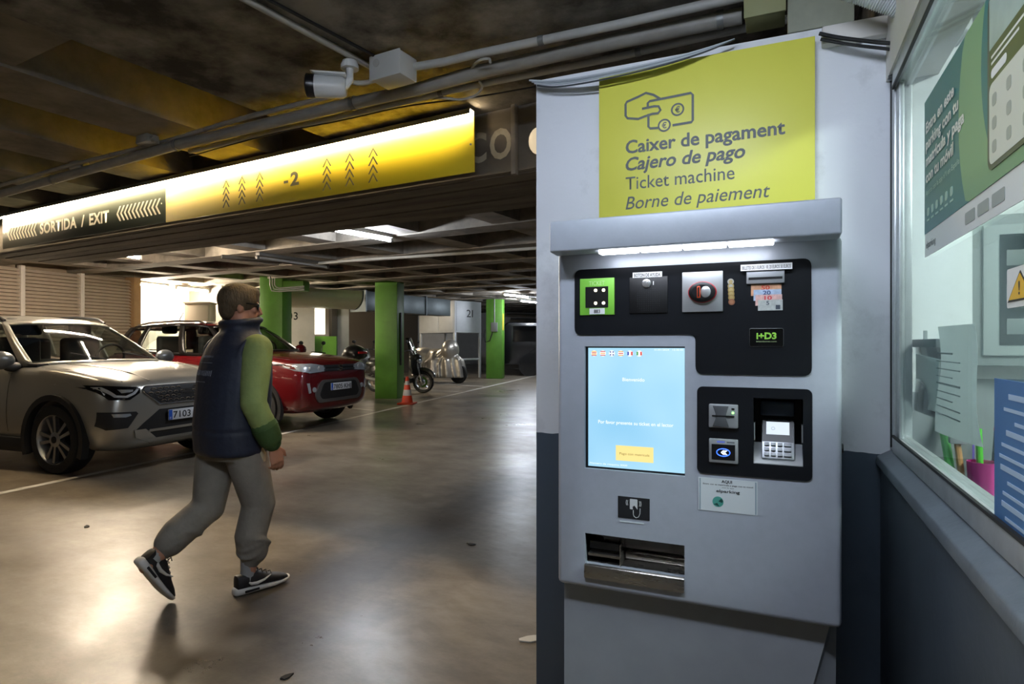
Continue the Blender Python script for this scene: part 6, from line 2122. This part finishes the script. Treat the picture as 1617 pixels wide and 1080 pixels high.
# quilted vest
b = MB()
ringloft(b, [(0.725, 0, -0.02, 0.195, 0.150), (0.74, 0, -0.02, 0.207, 0.160), (0.84, 0, -0.02, 0.212, 0.166), (0.855, 0, -0.02, 0.206, 0.160), (0.87, 0, -0.02, 0.212, 0.166), (1.0, 0, -0.008, 0.214, 0.165), (1.13, 0, 0.0, 0.218, 0.160), (1.22, 0, 0.01, 0.212, 0.148), (1.295, 0, 0.02, 0.185, 0.125), (1.345, 0, 0.025, 0.13, 0.105), (1.37, 0, 0.03, 0.10, 0.09), (1.425, 0, 0.035, 0.092, 0.088)])
for s in (-1, 1):
    b.tube([(s * 0.165 + 0.02 * s * cos(a), 0.015 + 0.085 * sin(a), 1.225 + 0.10 * cos(a)) for a in [2 * pi * i / 24 for i in range(24)]], 0.018, 10, closed=True)
b.tube([(0.098 * cos(a), 0.035 + 0.094 * sin(a), 1.42 + 0.012 * sin(a)) for a in [2 * pi * i / 24 for i in range(24)]], 0.018, 10, closed=True)
vme = fused(b, 0.008, 4)
vme.materials.clear()
vme.materials.append(M_VEST)
vs_ = link('vest', vme, pr)
# faint printing across the back: rows of worn letters
bvV = bvh_of(vme)
M_VPRINT = mat('vest_print', '#8f95a3', 0.7, var=0.5, scale=60)
random.seed(11)
def print_row(z, x0, x1, h, step):
    x = x0
    b = MB()
    while x < x1:
        wd = step * random.uniform(0.35, 0.6)
        hh_ = h * random.uniform(0.75, 1.0)
        q = wrapped(bvV, [(x, z - hh_ / 2), (x + wd, z - hh_ / 2), (x + wd, z + hh_ / 2), (x, z + hh_ / 2)], lambda p: (p[0], -1.0, p[1]), (0, 1, 0), cell=0.02, lift_=0.0004, thick=0.0008)
        me_ = q.data('t', smooth=False)
        b.mesh(me_)
        x += step
    o = b.build('faded_print', M_VPRINT, vs_, smooth=False)
    o['kind'] = 'stuff'
print_row(1.235, -0.075, 0.035, 0.012, 0.008)
print_row(1.203, -0.095, 0.045, 0.005, 0.012)
print_row(1.150, -0.150, 0.055, 0.030, 0.014)
print_row(1.105, -0.100, 0.0, 0.005, 0.010)

# socks and shoes
def shoe(M, sock_pts):
    """shoe with its heel at the origin, toe along +y, sole on z = 0"""
    def sec(y, w, z0, z1, n=16, sq=0.75):
        out = []
        for i in range(n):
            a = 2 * pi * i / n
            ca, sa = cos(a), sin(a)
            out.append((w * (abs(ca) ** sq) * (1 if ca >= 0 else -1), y, (z0 + z1) / 2 + (z1 - z0) / 2 * (abs(sa) ** sq) * (1 if sa >= 0 else -1)))
        return out
    up = MB().loft([sec(-0.035, 0.018, 0.03, 0.085), sec(-0.03, 0.032, 0.025, 0.10), sec(0.01, 0.037, 0.025, 0.105), sec(0.06, 0.038, 0.025, 0.110), (sec(0.10, 0.041, 0.025, 0.095)), sec(0.15, 0.046, 0.025, 0.072), sec(0.20, 0.044, 0.022, 0.058), sec(0.235, 0.032, 0.022, 0.046), sec(0.245, 0.016, 0.024, 0.036)], M=M)
    s_ = link('shoe', up.data('shoe', M_SHOE, 60), pr)
    MB().loft([sec(-0.045, 0.020, 0.006, 0.036), sec(-0.035, 0.036, 0.0, 0.042), sec(0.03, 0.042, 0.0, 0.040), sec(0.10, 0.043, 0.002, 0.034), sec(0.16, 0.050, 0.004, 0.032), sec(0.21, 0.047, 0.010, 0.034), sec(0.245, 0.032, 0.016, 0.038), sec(0.255, 0.014, 0.024, 0.036)], M=M).build('sole', M_SOLE, s_, 60)
    for s in (-1, 1):
        def sp2(y, z):
            w = 0.0405 if y < 0.1 else 0.0435
            return Vector((s * (w + (0.004 if z < 0.06 else 0.001)), y, z))
        sw_ = [(0.135, 0.078, 0.002), (0.10, 0.060, 0.006), (0.06, 0.052, 0.009), (0.03, 0.056, 0.008), (0.02, 0.064, 0.004)]
        b2 = MB()
        b2.tube([sp2(y, z) for y, z, _ in sw_], [r for _, _, r in sw_], 8, M=M)
        b2.build('side_mark', M_SOLE, s_)
        MB().box(s * 0.040 - 0.004, s * 0.040 + 0.004, 0.0, 0.075, 0.014, 0.026, bev=0.003, M=M).build('air_window', M_SHOE, s_)
    lc = MB()
    for k in range(4):
        y = 0.075 + k * 0.024
        z = 0.112 - k * 0.011
        lc.tube([(-0.022, y, z - 0.006), (0, y + 0.004, z + 0.004), (0.022, y, z - 0.006)], 0.003, 6, M=M)
    lc.tube([(-0.03, 0.07, 0.118), (-0.012, 0.066, 0.132), (0, 0.072, 0.116), (0.012, 0.066, 0.132), (0.03, 0.072, 0.12)], 0.0025, 6, M=M)
    lc.build('laces', M_SHOE, s_)
    b2 = MB()
    b2.tube(sock_pts, [0.040, 0.037, 0.041], 14)
    sk = b2.build('sock', M_SOCK, pr)
    return s_
MR = Matrix.Translation((0.10, -0.015, 0.0)) @ Matrix.Rotation(radians(-6), 4, 'Z')
shoe(MR, [Vector((0.10, 0.02, 0.20)), Vector((0.10, 0.018, 0.12)), Vector((0.10, 0.016, 0.065))])
toe = Vector((-0.09, -0.31, 0.015))
ML = Matrix.Translation(toe) @ Matrix.Rotation(radians(6), 4, 'Z') @ Matrix.Rotation(radians(-58), 4, 'X') @ Matrix.Translation((0, -0.235, 0.0))
hl_ = ML @ Vector((0, 0.0, 0.09))
an = Vector(KNEE_L).lerp(Vector(ANK_L), 0.66)
shoe(ML, [an, an.lerp(hl_, 0.55), ML @ Vector((0, 0.01, 0.065))])

# ------------------------------------------------------------------ traffic cone
p = at_floor(643, 638)
cn_ = thing('traffic_cone', 'orange and white traffic cone at the foot of the green column', 'traffic cone', p, 0.3)
M_OR = mat('cone_orange', '#d8431c', 0.45)
MB().box(-0.17, 0.17, -0.17, 0.17, 0, 0.035, bev=0.012).build('base', M_OR, cn_)
def cone_r(z):
    return 0.125 - (0.125 - 0.028) * (z / 0.56)
for z0, z1, m, nm in ((0.03, 0.18, M_OR, 'body'), (0.18, 0.30, mat('cone_white', '#c9c9c4', 0.4), 'white_band'), (0.30, 0.40, M_OR, 'body'), (0.40, 0.48, mat('cone_white', '#c9c9c4', 0.4), 'white_band'), (0.48, 0.57, M_OR, 'body')):
    MB().lathe([(cone_r(z0), z0), (cone_r(z1), z1)], 24).build(nm, m, cn_)

# ------------------------------------------------------------------ scooters (local x forward)
def scooter(name, label, loc, rotz, paint, top_box=True, screen=True, tall=1.0):
    t = thing(name, label, 'motorcycle', loc, rotz)
    for x, r in ((0.70, 0.275), (-0.62, 0.26)):
        M = Matrix.Translation((x, 0, r)) @ Matrix.Rotation(pi / 2, 4, 'X')
        w = MB().lathe([(r * 0.72, -0.045), (r * 0.92, -0.055), (r, -0.03), (r, 0.03), (r * 0.92, 0.055), (r * 0.72, 0.045)], 32, M, cap=False).build('wheel', M_TYRE, t)
        MB().lathe([(r * 0.73, 0.04), (r * 0.67, 0.03), (r * 0.67, -0.03), (r * 0.73, -0.04)], 32, M, cap=False).build('rim', M_RIM, w)
        b = MB()
        for k in range(5):
            b.prism([(-0.018, 0.0), (0.018, 0.0), (0.014, r * 0.69), (-0.014, r * 0.69)], -0.02, 0.02, M=M @ Matrix.Rotation(2 * pi * k / 5, 4, 'Z'), axis='z')
        b.lathe([(0.05, -0.05), (0.05, 0.05)], 16, M)
        b.build('spokes', M_RIM, w)
        MB().lathe([(r * 0.5, 0.052), (r * 0.5, 0.058), (r * 0.3, 0.058), (r * 0.3, 0.052)], 24, M, cap=False).build('brake_disc', M_CHROME, w)
    b = MB()
    for s in (-1, 1):
        b.tube([(0.70, s * 0.085, 0.275), (0.62, s * 0.085, 0.55), (0.50, s * 0.06, 0.95)], 0.022, 10)
    b.build('fork', M_RIM, t)
    b = MB()
    b.tube([(0.70 + 0.31 * cos(a), 0, 0.275 + 0.31 * sin(a)) for a in [radians(20 + 130 * i / 12) for i in range(13)]], 0.055, 10)
    b.build('front_mudguard', paint, t)
    # bodywork melted into one shell
    b = MB()
    b.loft([[(x + dx, y, z) for y, z, dx in ((-w, z0, 0.0), (0, z0 - 0.02, 0.06), (w, z0, 0.0), (w * 0.9, z0 + 0.1, -0.06), (-w * 0.9, z0 + 0.1, -0.06))] for x, w, z0 in ((0.52, 0.20, 0.42), (0.50, 0.24, 0.60), (0.46, 0.22, 0.80), (0.42, 0.13, 0.98))])
    b.sphere((0.46, 0, 0.72), (0.13, 0.22, 0.26), 20)
    b.sphere((0.52, 0, 0.86), (0.13, 0.15, 0.12), 20)
    b.box(-0.25, 0.45, -0.17, 0.17, 0.24, 0.38, bev=0.04)
    b.sphere((-0.35, 0, 0.55), (0.42, 0.17, 0.20), 20)
    b.sphere((-0.62, 0, 0.72), (0.28, 0.13, 0.10), 20)
    me = fused(b, 0.02, 5)
    me.materials.clear()
    me.materials.append(paint)
    link('bodywork', me, t)
    b = MB()
    b.sphere((-0.12, 0, 0.78), (0.26, 0.15, 0.07), 20)
    b.sphere((-0.52, 0, 0.83), (0.26, 0.14, 0.07), 20)
    me = fused(b, 0.018, 5)
    me.materials.clear()
    me.materials.append(mat('seat_black', '#121212', 0.55))
    link('seat', me, t)
    MB().tube([(0.36, -0.34, 1.04), (0.42, -0.2, 1.06), (0.44, 0, 1.0), (0.42, 0.2, 1.06), (0.36, 0.34, 1.04)], 0.016, 8).build('handlebar', M_CLAD, t)
    for s in (-1, 1):
        MB().tube([(0.40, s * 0.26, 1.06), (0.42, s * 0.30, 1.20), (0.40, s * 0.32, 1.24)], 0.008, 8).build('mirror_stalk', M_CLAD, t)
        MB().sphere((0.41, s * 0.33, 1.27), (0.02, 0.065, 0.045), 14).build('mirror', M_CLAD, t)
    MB().sphere((0.60, 0, 0.80), (0.05, 0.13, 0.065), 16).build('headlight', M_LENS, t)
    if screen:
        b = MB()
        vs, fs = [], []
        for i in range(7):
            for j in range(7):
                u, v = j / 6 * 2 - 1, i / 6
                vs.append((0.50 - 0.16 * v - 0.05 * u * u, u * (0.22 - 0.06 * v), 0.95 + 0.42 * v))
        for i in range(6):
            for j in range(6):
                q = i * 7 + j
                fs.append((q, q + 1, q + 8, q + 7))
        b.quads(vs, fs).build('windscreen', glass('scooter_screen', '#5f6a66', 0.08), t)
    if top_box:
        b = MB()
        b.sphere((-0.82, 0, 1.06), (0.24, 0.25, 0.17), 22)
        b.box(-1.02, -0.62, -0.22, 0.22, 0.94, 1.08, bev=0.06)
        me = fused(b, 0.02, 4)
        me.materials.clear()
        me.materials.append(mat('topbox_black', '#161616', 0.35))
        tb = link('top_box', me, t)
        MB().box(-1.06, -1.02, -0.13, 0.13, 1.04, 1.09, bev=0.012).build('reflector', mat('reflector_red', '#b5221f', 0.3), tb)
        MB().box(-0.9, -0.66, -0.06, 0.06, 0.84, 0.95).build('carrier', M_CLAD, tb)
    MB().tube([(-0.1, -0.15, 0.30), (-0.45, -0.17, 0.30), (-0.85, -0.18, 0.38)], [0.03, 0.05, 0.055], 12).build('exhaust', M_RIM, t)
    MB().tube([(0.05, 0.12, 0.28), (-0.02, 0.22, 0.02)], 0.012, 8).build('side_stand', M_CLAD, t)
    return t
M_BIKEDARK = mat('bike_dark', '#2a2b2b', 0.3, 0.2, coat=0.5)
M_BIKEGREY = mat('bike_grey', '#6b6c66', 0.3, 0.3, coat=0.5)
def place(px, d):
    q = at_d(px, CY, d)
    q.z = floor_z(q)
    return q
hd_ = heading
scooter('scooter', 'dark scooter with a tinted screen half hidden behind the green column', place(628, 15.4), hd_ + radians(4), M_BIKEDARK, top_box=False)
scooter('scooter', 'grey scooter with a black top box and red reflector beside the red car', place(588, 17.0), hd_ + radians(155), M_BIKEGREY, True, False)
tb2 = scooter('scooter', 'black scooter behind the bonnet of the red car, only its rounded top box showing', place(515, 13.4), hd_ + radians(172), M_BIKEDARK, True, False)

# scooter under a silver dust cover
q = place(690, 18.6)
cv = thing('covered_motorcycle', 'motorcycle under a shiny silver dust cover', 'motorcycle', q, hd_)
b = MB()
b.sphere((0.0, 0, 0.62), (0.85, 0.30, 0.42), 24)
b.sphere((0.45, 0, 0.98), (0.25, 0.36, 0.34), 20)
b.sphere((-0.45, 0, 0.86), (0.42, 0.26, 0.22), 20)
b.loft([[(0.95 * k * cos(a) * (1 + 0.05 * sin(9 * a)), 0.36 * k * sin(a) * (1 + 0.16 * sin(11 * a)), z) for a in [2 * pi * i / 60 for i in range(60)]] for z, k in ((0.16, 1.02), (0.4, 0.98), (0.7, 0.9), (0.95, 0.55))])
for k in range(9):
    a = radians(200 + 17 * k)
    b.tube([(0.95 * cos(a), 0.37 * sin(a), 0.17), (0.80 * cos(a), 0.33 * sin(a), 0.6), (0.45 + 0.1 * cos(a), 0.2 * sin(a), 1.1)], [0.035, 0.03, 0.012], 8)
me = fused(b, 0.022, 4)
me.materials.clear()
me.materials.append(mat('silver_cover', '#a9a49a', 0.32, 0.7, bump=0.8, bscale=9, scale=3))
link('cover', me, cv)
for x in (0.72, -0.66):
    M = Matrix.Translation((x, 0, 0.28)) @ Matrix.Rotation(pi / 2, 4, 'X')
    MB().lathe([(0.2, -0.05), (0.27, -0.05), (0.29, 0), (0.27, 0.05), (0.2, 0.05)], 28, M).build('wheel', M_TYRE, cv)

# ------------------------------------------------------------------ white box on legs with its duct
p = at_floor(718, 599)
bxn = thing('plenum_box', 'big white metal box standing on four white legs', 'ventilation box', p, YAW + radians(48))
zb2 = at_d(718, 525, (p - cw(0, 0)).dot(cw(0, 1))).z - p.z
M_WBOX = mat('white_sheet', '#c4c8ca', 0.45, var=0.08, scale=4)
BX, BY = 1.22, 1.8
for x, y in ((0, 0), (BX - 0.07, 0), (0, BY - 0.07), (BX - 0.07, BY - 0.07)):
    MB().box(x, x + 0.07, y, y + 0.07, 0, zb2, bev=0.004).build('leg', M_WBOX, bxn)
    MB().box(x - 0.04, x + 0.11, y - 0.04, y + 0.11, 0, 0.012).build('foot_plate', M_WBOX, bxn)
MB().box(-0.01, BX, -0.01, BY, zb2, 2.58, bev=0.008).build('casing', M_WBOX, bxn)
MB().box(0.06, BX - 0.08, -0.025, -0.01, zb2 + 0.06, 2.52, bev=0.004).build('front_panel', M_WBOX, bxn)
for y0, y1 in ((0.04, 0.72), (0.80, BY - 0.08)):
    MB().box(-0.025, -0.01, y0, y1, zb2 + 0.06, 2.52, bev=0.004).build('side_panel', M_WBOX, bxn)
MB().box(0.05, BX - 0.09, 0.0, 0.05, 0.62, 0.68).build('brace', M_WBOX, bxn)
lettering(bxn, '2I', M_INK, BX * 0.42, BX * 0.66, zb2 + 0.52, zb2 + 0.78, -0.026, bold=0.0)

def duct_between(name, lab, a, b_, w, h, m):
    d_ = b_ - a
    M = frame(a, (d_.x, d_.y, 0), (0, 0, 1))
    t = thing(name, lab, 'duct')
    t.matrix_world = M
    L_ = d_.length
    n = max(2, int(L_ / 1.0))
    for k in range(n):
        MB().box(L_ * k / n + 0.01, L_ * (k + 1) / n - 0.01, -w / 2, w / 2, -h / 2, h / 2, bev=0.02).build('section', m, t)
        MB().box(L_ * k / n - 0.02, L_ * k / n + 0.02, -w / 2 - 0.03, w / 2 + 0.03, -h / 2 - 0.03, h / 2 + 0.03).build('flange', m, t)
    return t
M_DUCT = mat('duct_steel', '#5c6466', 0.45, 0.5, var=0.2, scale=4)
A_ = at_d(566, 455, 16.2)
B_ = at_d(702, 470, 19.5)
A_.z = B_.z = 2.44
duct_between('ventilation_duct', 'dark square ventilation duct running behind the green column', A_, B_, 0.5, 0.52, M_DUCT)
A_ = at_d(446, 440, 14.3)
B_ = at_d(560, 440, 15.3)
A_.z = B_.z = 2.52
d_ = B_ - A_
t = thing('round_duct', 'wide pale rounded duct under the ceiling above the red car', 'duct')
t.matrix_world = frame(A_, (d_.x, d_.y, 0), (0, 0, 1))
prof = [(0.62 * cos(a), 0.36 * sin(a)) for a in [radians(180 + 180 * i / 18) for i in range(19)]] + [(0.62, 0.06), (-0.62, 0.06)]
MB().prism(prof, 0, d_.length, axis='x').build('shell', mat('duct_pale', '#b9b4aa', 0.45, 0.25, var=0.12, scale=3), t)
MB().prism([(y * 1.03, z * 1.04) for y, z in prof], d_.length * 0.98, d_.length, axis='x').build('end_flange', M_DUCT, t)

# grey cabinet behind the red car, in front of the bright wall
q = place(311, 13.2)
gc = thing('equipment_cabinet', 'grey metal cabinet standing before the bright white wall', 'cabinet', q, YAW + radians(8))
M_CAB2 = mat('cabinet_sand', '#8f877a', 0.5)
MB().box(-0.26, 0.26, 0, 0.4, 0, 2.14, bev=0.01).build('body', M_CAB2, gc)
MB().box(-0.24, 0.24, -0.02, 0.0, 0.1, 2.10, bev=0.006).build('door', M_CAB2, gc)
MB().box(-0.28, 0.28, -0.03, 0.42, 2.14, 2.18, bev=0.006).build('top', M_CAB2, gc)
child(gc, 'cable', M_BLACK, lambda b: b.tube([(-0.27, 0.0, 1.95), (-0.34, -0.02, 1.8), (-0.30, -0.02, 1.6)], 0.012, 8))

# hanging cable bundle on the white wall behind the red car
q = at_d(476, 468, 15.62)
hk = thing('cable_bundle', 'grey bundle of cables hanging on the wall above the bay mark', 'cable', q, YAW)
for k in range(4):
    MB().tube([(-0.12 + 0.07 * k, 0, 0.3), (-0.12 + 0.07 * k, -0.03, -0.1), (-0.02 + 0.03 * k, -0.04, -0.24)], 0.022, 8).build('strand', mat('cable_grey', '#6e685e', 0.6), hk)

# ------------------------------------------------------------------ dark van at the far end
q = place(895, 22.6)
van = thing('dark_van', 'black van parked far back beside the white wall edge', 'van', q, YAW)
M_VAN = mat('van_black', '#0d0e10', 0.25, coat=0.6)
b = MB().prism(round_poly([(2.35, 0.35), (2.35, 0.85), (2.15, 1.02), (1.45, 1.12), (0.85, 1.80), (0.6, 1.88), (-2.2, 1.88), (-2.35, 1.7), (-2.35, 0.35)], 0.12, 5), -0.92, 0.92, bev=0.05, seg=3)
meV = b.data('body', M_VAN, 50)
meV = cut_mesh(meV, [])
o = bpy.data.objects.new('t', meV)
COL.objects.link(o)
cs = []
for wx in (1.45, -1.4):
    c = bpy.data.objects.new('c', MB().prism(ngon(wx, 0.34, 0.39, 36), -1.2, 1.2).data('c', smooth=False))
    COL.objects.link(c)
    md = o.modifiers.new('b', 'BOOLEAN')
    md.operation, md.object, md.solver = 'DIFFERENCE', c, 'EXACT'
    cs.append(c)
mv = bpy.data.meshes.new_from_object(o.evaluated_get(bpy.context.evaluated_depsgraph_get()))
for c in cs + [o]:
    bpy.data.objects.remove(c)
link('body', mv, van)
for wx in (1.45, -1.4):
    for s in (-1, 1):
        wheel(van, wx, s * 0.80, 0.34, 'twin', s)
for s in (-1, 1):
    MB().prism([(1.20, 1.18), (0.78, 1.70), (-0.1, 1.74), (-0.1, 1.18)], s * 0.915, s * 0.926).build('side_window', mat('van_glass', '#050607', 0.06), van)
    MB().prism([(-0.2, 1.18), (-0.2, 1.74), (-2.0, 1.74), (-2.0, 1.18)], s * 0.915, s * 0.926).build('side_window', mat('van_glass', '#050607', 0.06), van)
    MB().box(0.02, 0.22, s * 0.94 - 0.02, s * 0.94 + 0.02, 1.02, 1.06, bev=0.01).build('door_handle', M_CLAD, van)

# ------------------------------------------------------------------ pipes under the far ceiling
def far_pipe(lab, pts, z, r, m):
    P = []
    for px, py in pts:
        p = at_z(px, py, z)
        for _ in range(5):
            p = at_z(px, py, z + floor_z(p))
        P.append(p)
    o = MB().tube(P, r, 10).build('far_pipe', m)
    tag(o, lab, 'pipe', 'pipes under the far ceiling')
far_pipe('pale thin pipe crossing the far ceiling above the green columns', [(500, 416), (560, 411), (700, 402), (860, 391)], 2.55, 0.022, M_PIPE2)
far_pipe('dark pipe along the far ceiling above the round duct', [(350, 405), (440, 412), (540, 424)], 2.55, 0.03, mat('dark_pipe', '#3c3a36', 0.5))
P0, P1_ = at_d(800, 494, 29), at_d(870, 496, 29)
tag(MB().tube([P0, P1_], 0.09, 12).build('far_pipe', mat('dark_pipe', '#3c3a36', 0.5)), 'thick dark pipe along the end wall above the van', 'pipe', 'pipes under the far ceiling')
P0, P1_ = at_d(806, 503, 29.5), at_d(870, 505, 29.5)
tag(MB().tube([P0, P1_], 0.05, 12).build('far_pipe', mat('dark_pipe', '#3c3a36', 0.5)), 'thinner dark pipe along the end wall above the van', 'pipe', 'pipes under the far ceiling')

# paper scrap and leaf litter on the aisle floor
for k, (px, py, s_, c, lab) in enumerate(((744, 860, 0.03, '#1b1a18', 'dry dark leaf on the floor near the pay station wall'), (452, 1070, 0.025, '#1d1a17', 'dark crumb on the floor at the bottom of the picture'), (137, 832, 0.03, '#1d1a17', 'dark leaf on the floor left of the walking person'), (838, 1010, 0.05, '#c9c6be', 'white paper corner on the floor by the dark wall'))):
    p = at_floor(px, py)
    b = MB().prism([(s_ * cos(a) * (1 + 0.35 * sin(3 * a + k)), s_ * 0.55 * sin(a)) for a in [2 * pi * i / 9 for i in range(9)]], 0.001, 0.006, axis='z')
    o = b.build('floor_scrap', mat('scrap_%d' % k, c, 0.8))
    o.location = (p.x, p.y, 0.0)
    o.rotation_euler = (0, 0, k * 1.3)
    tag(o, lab, 'litter')
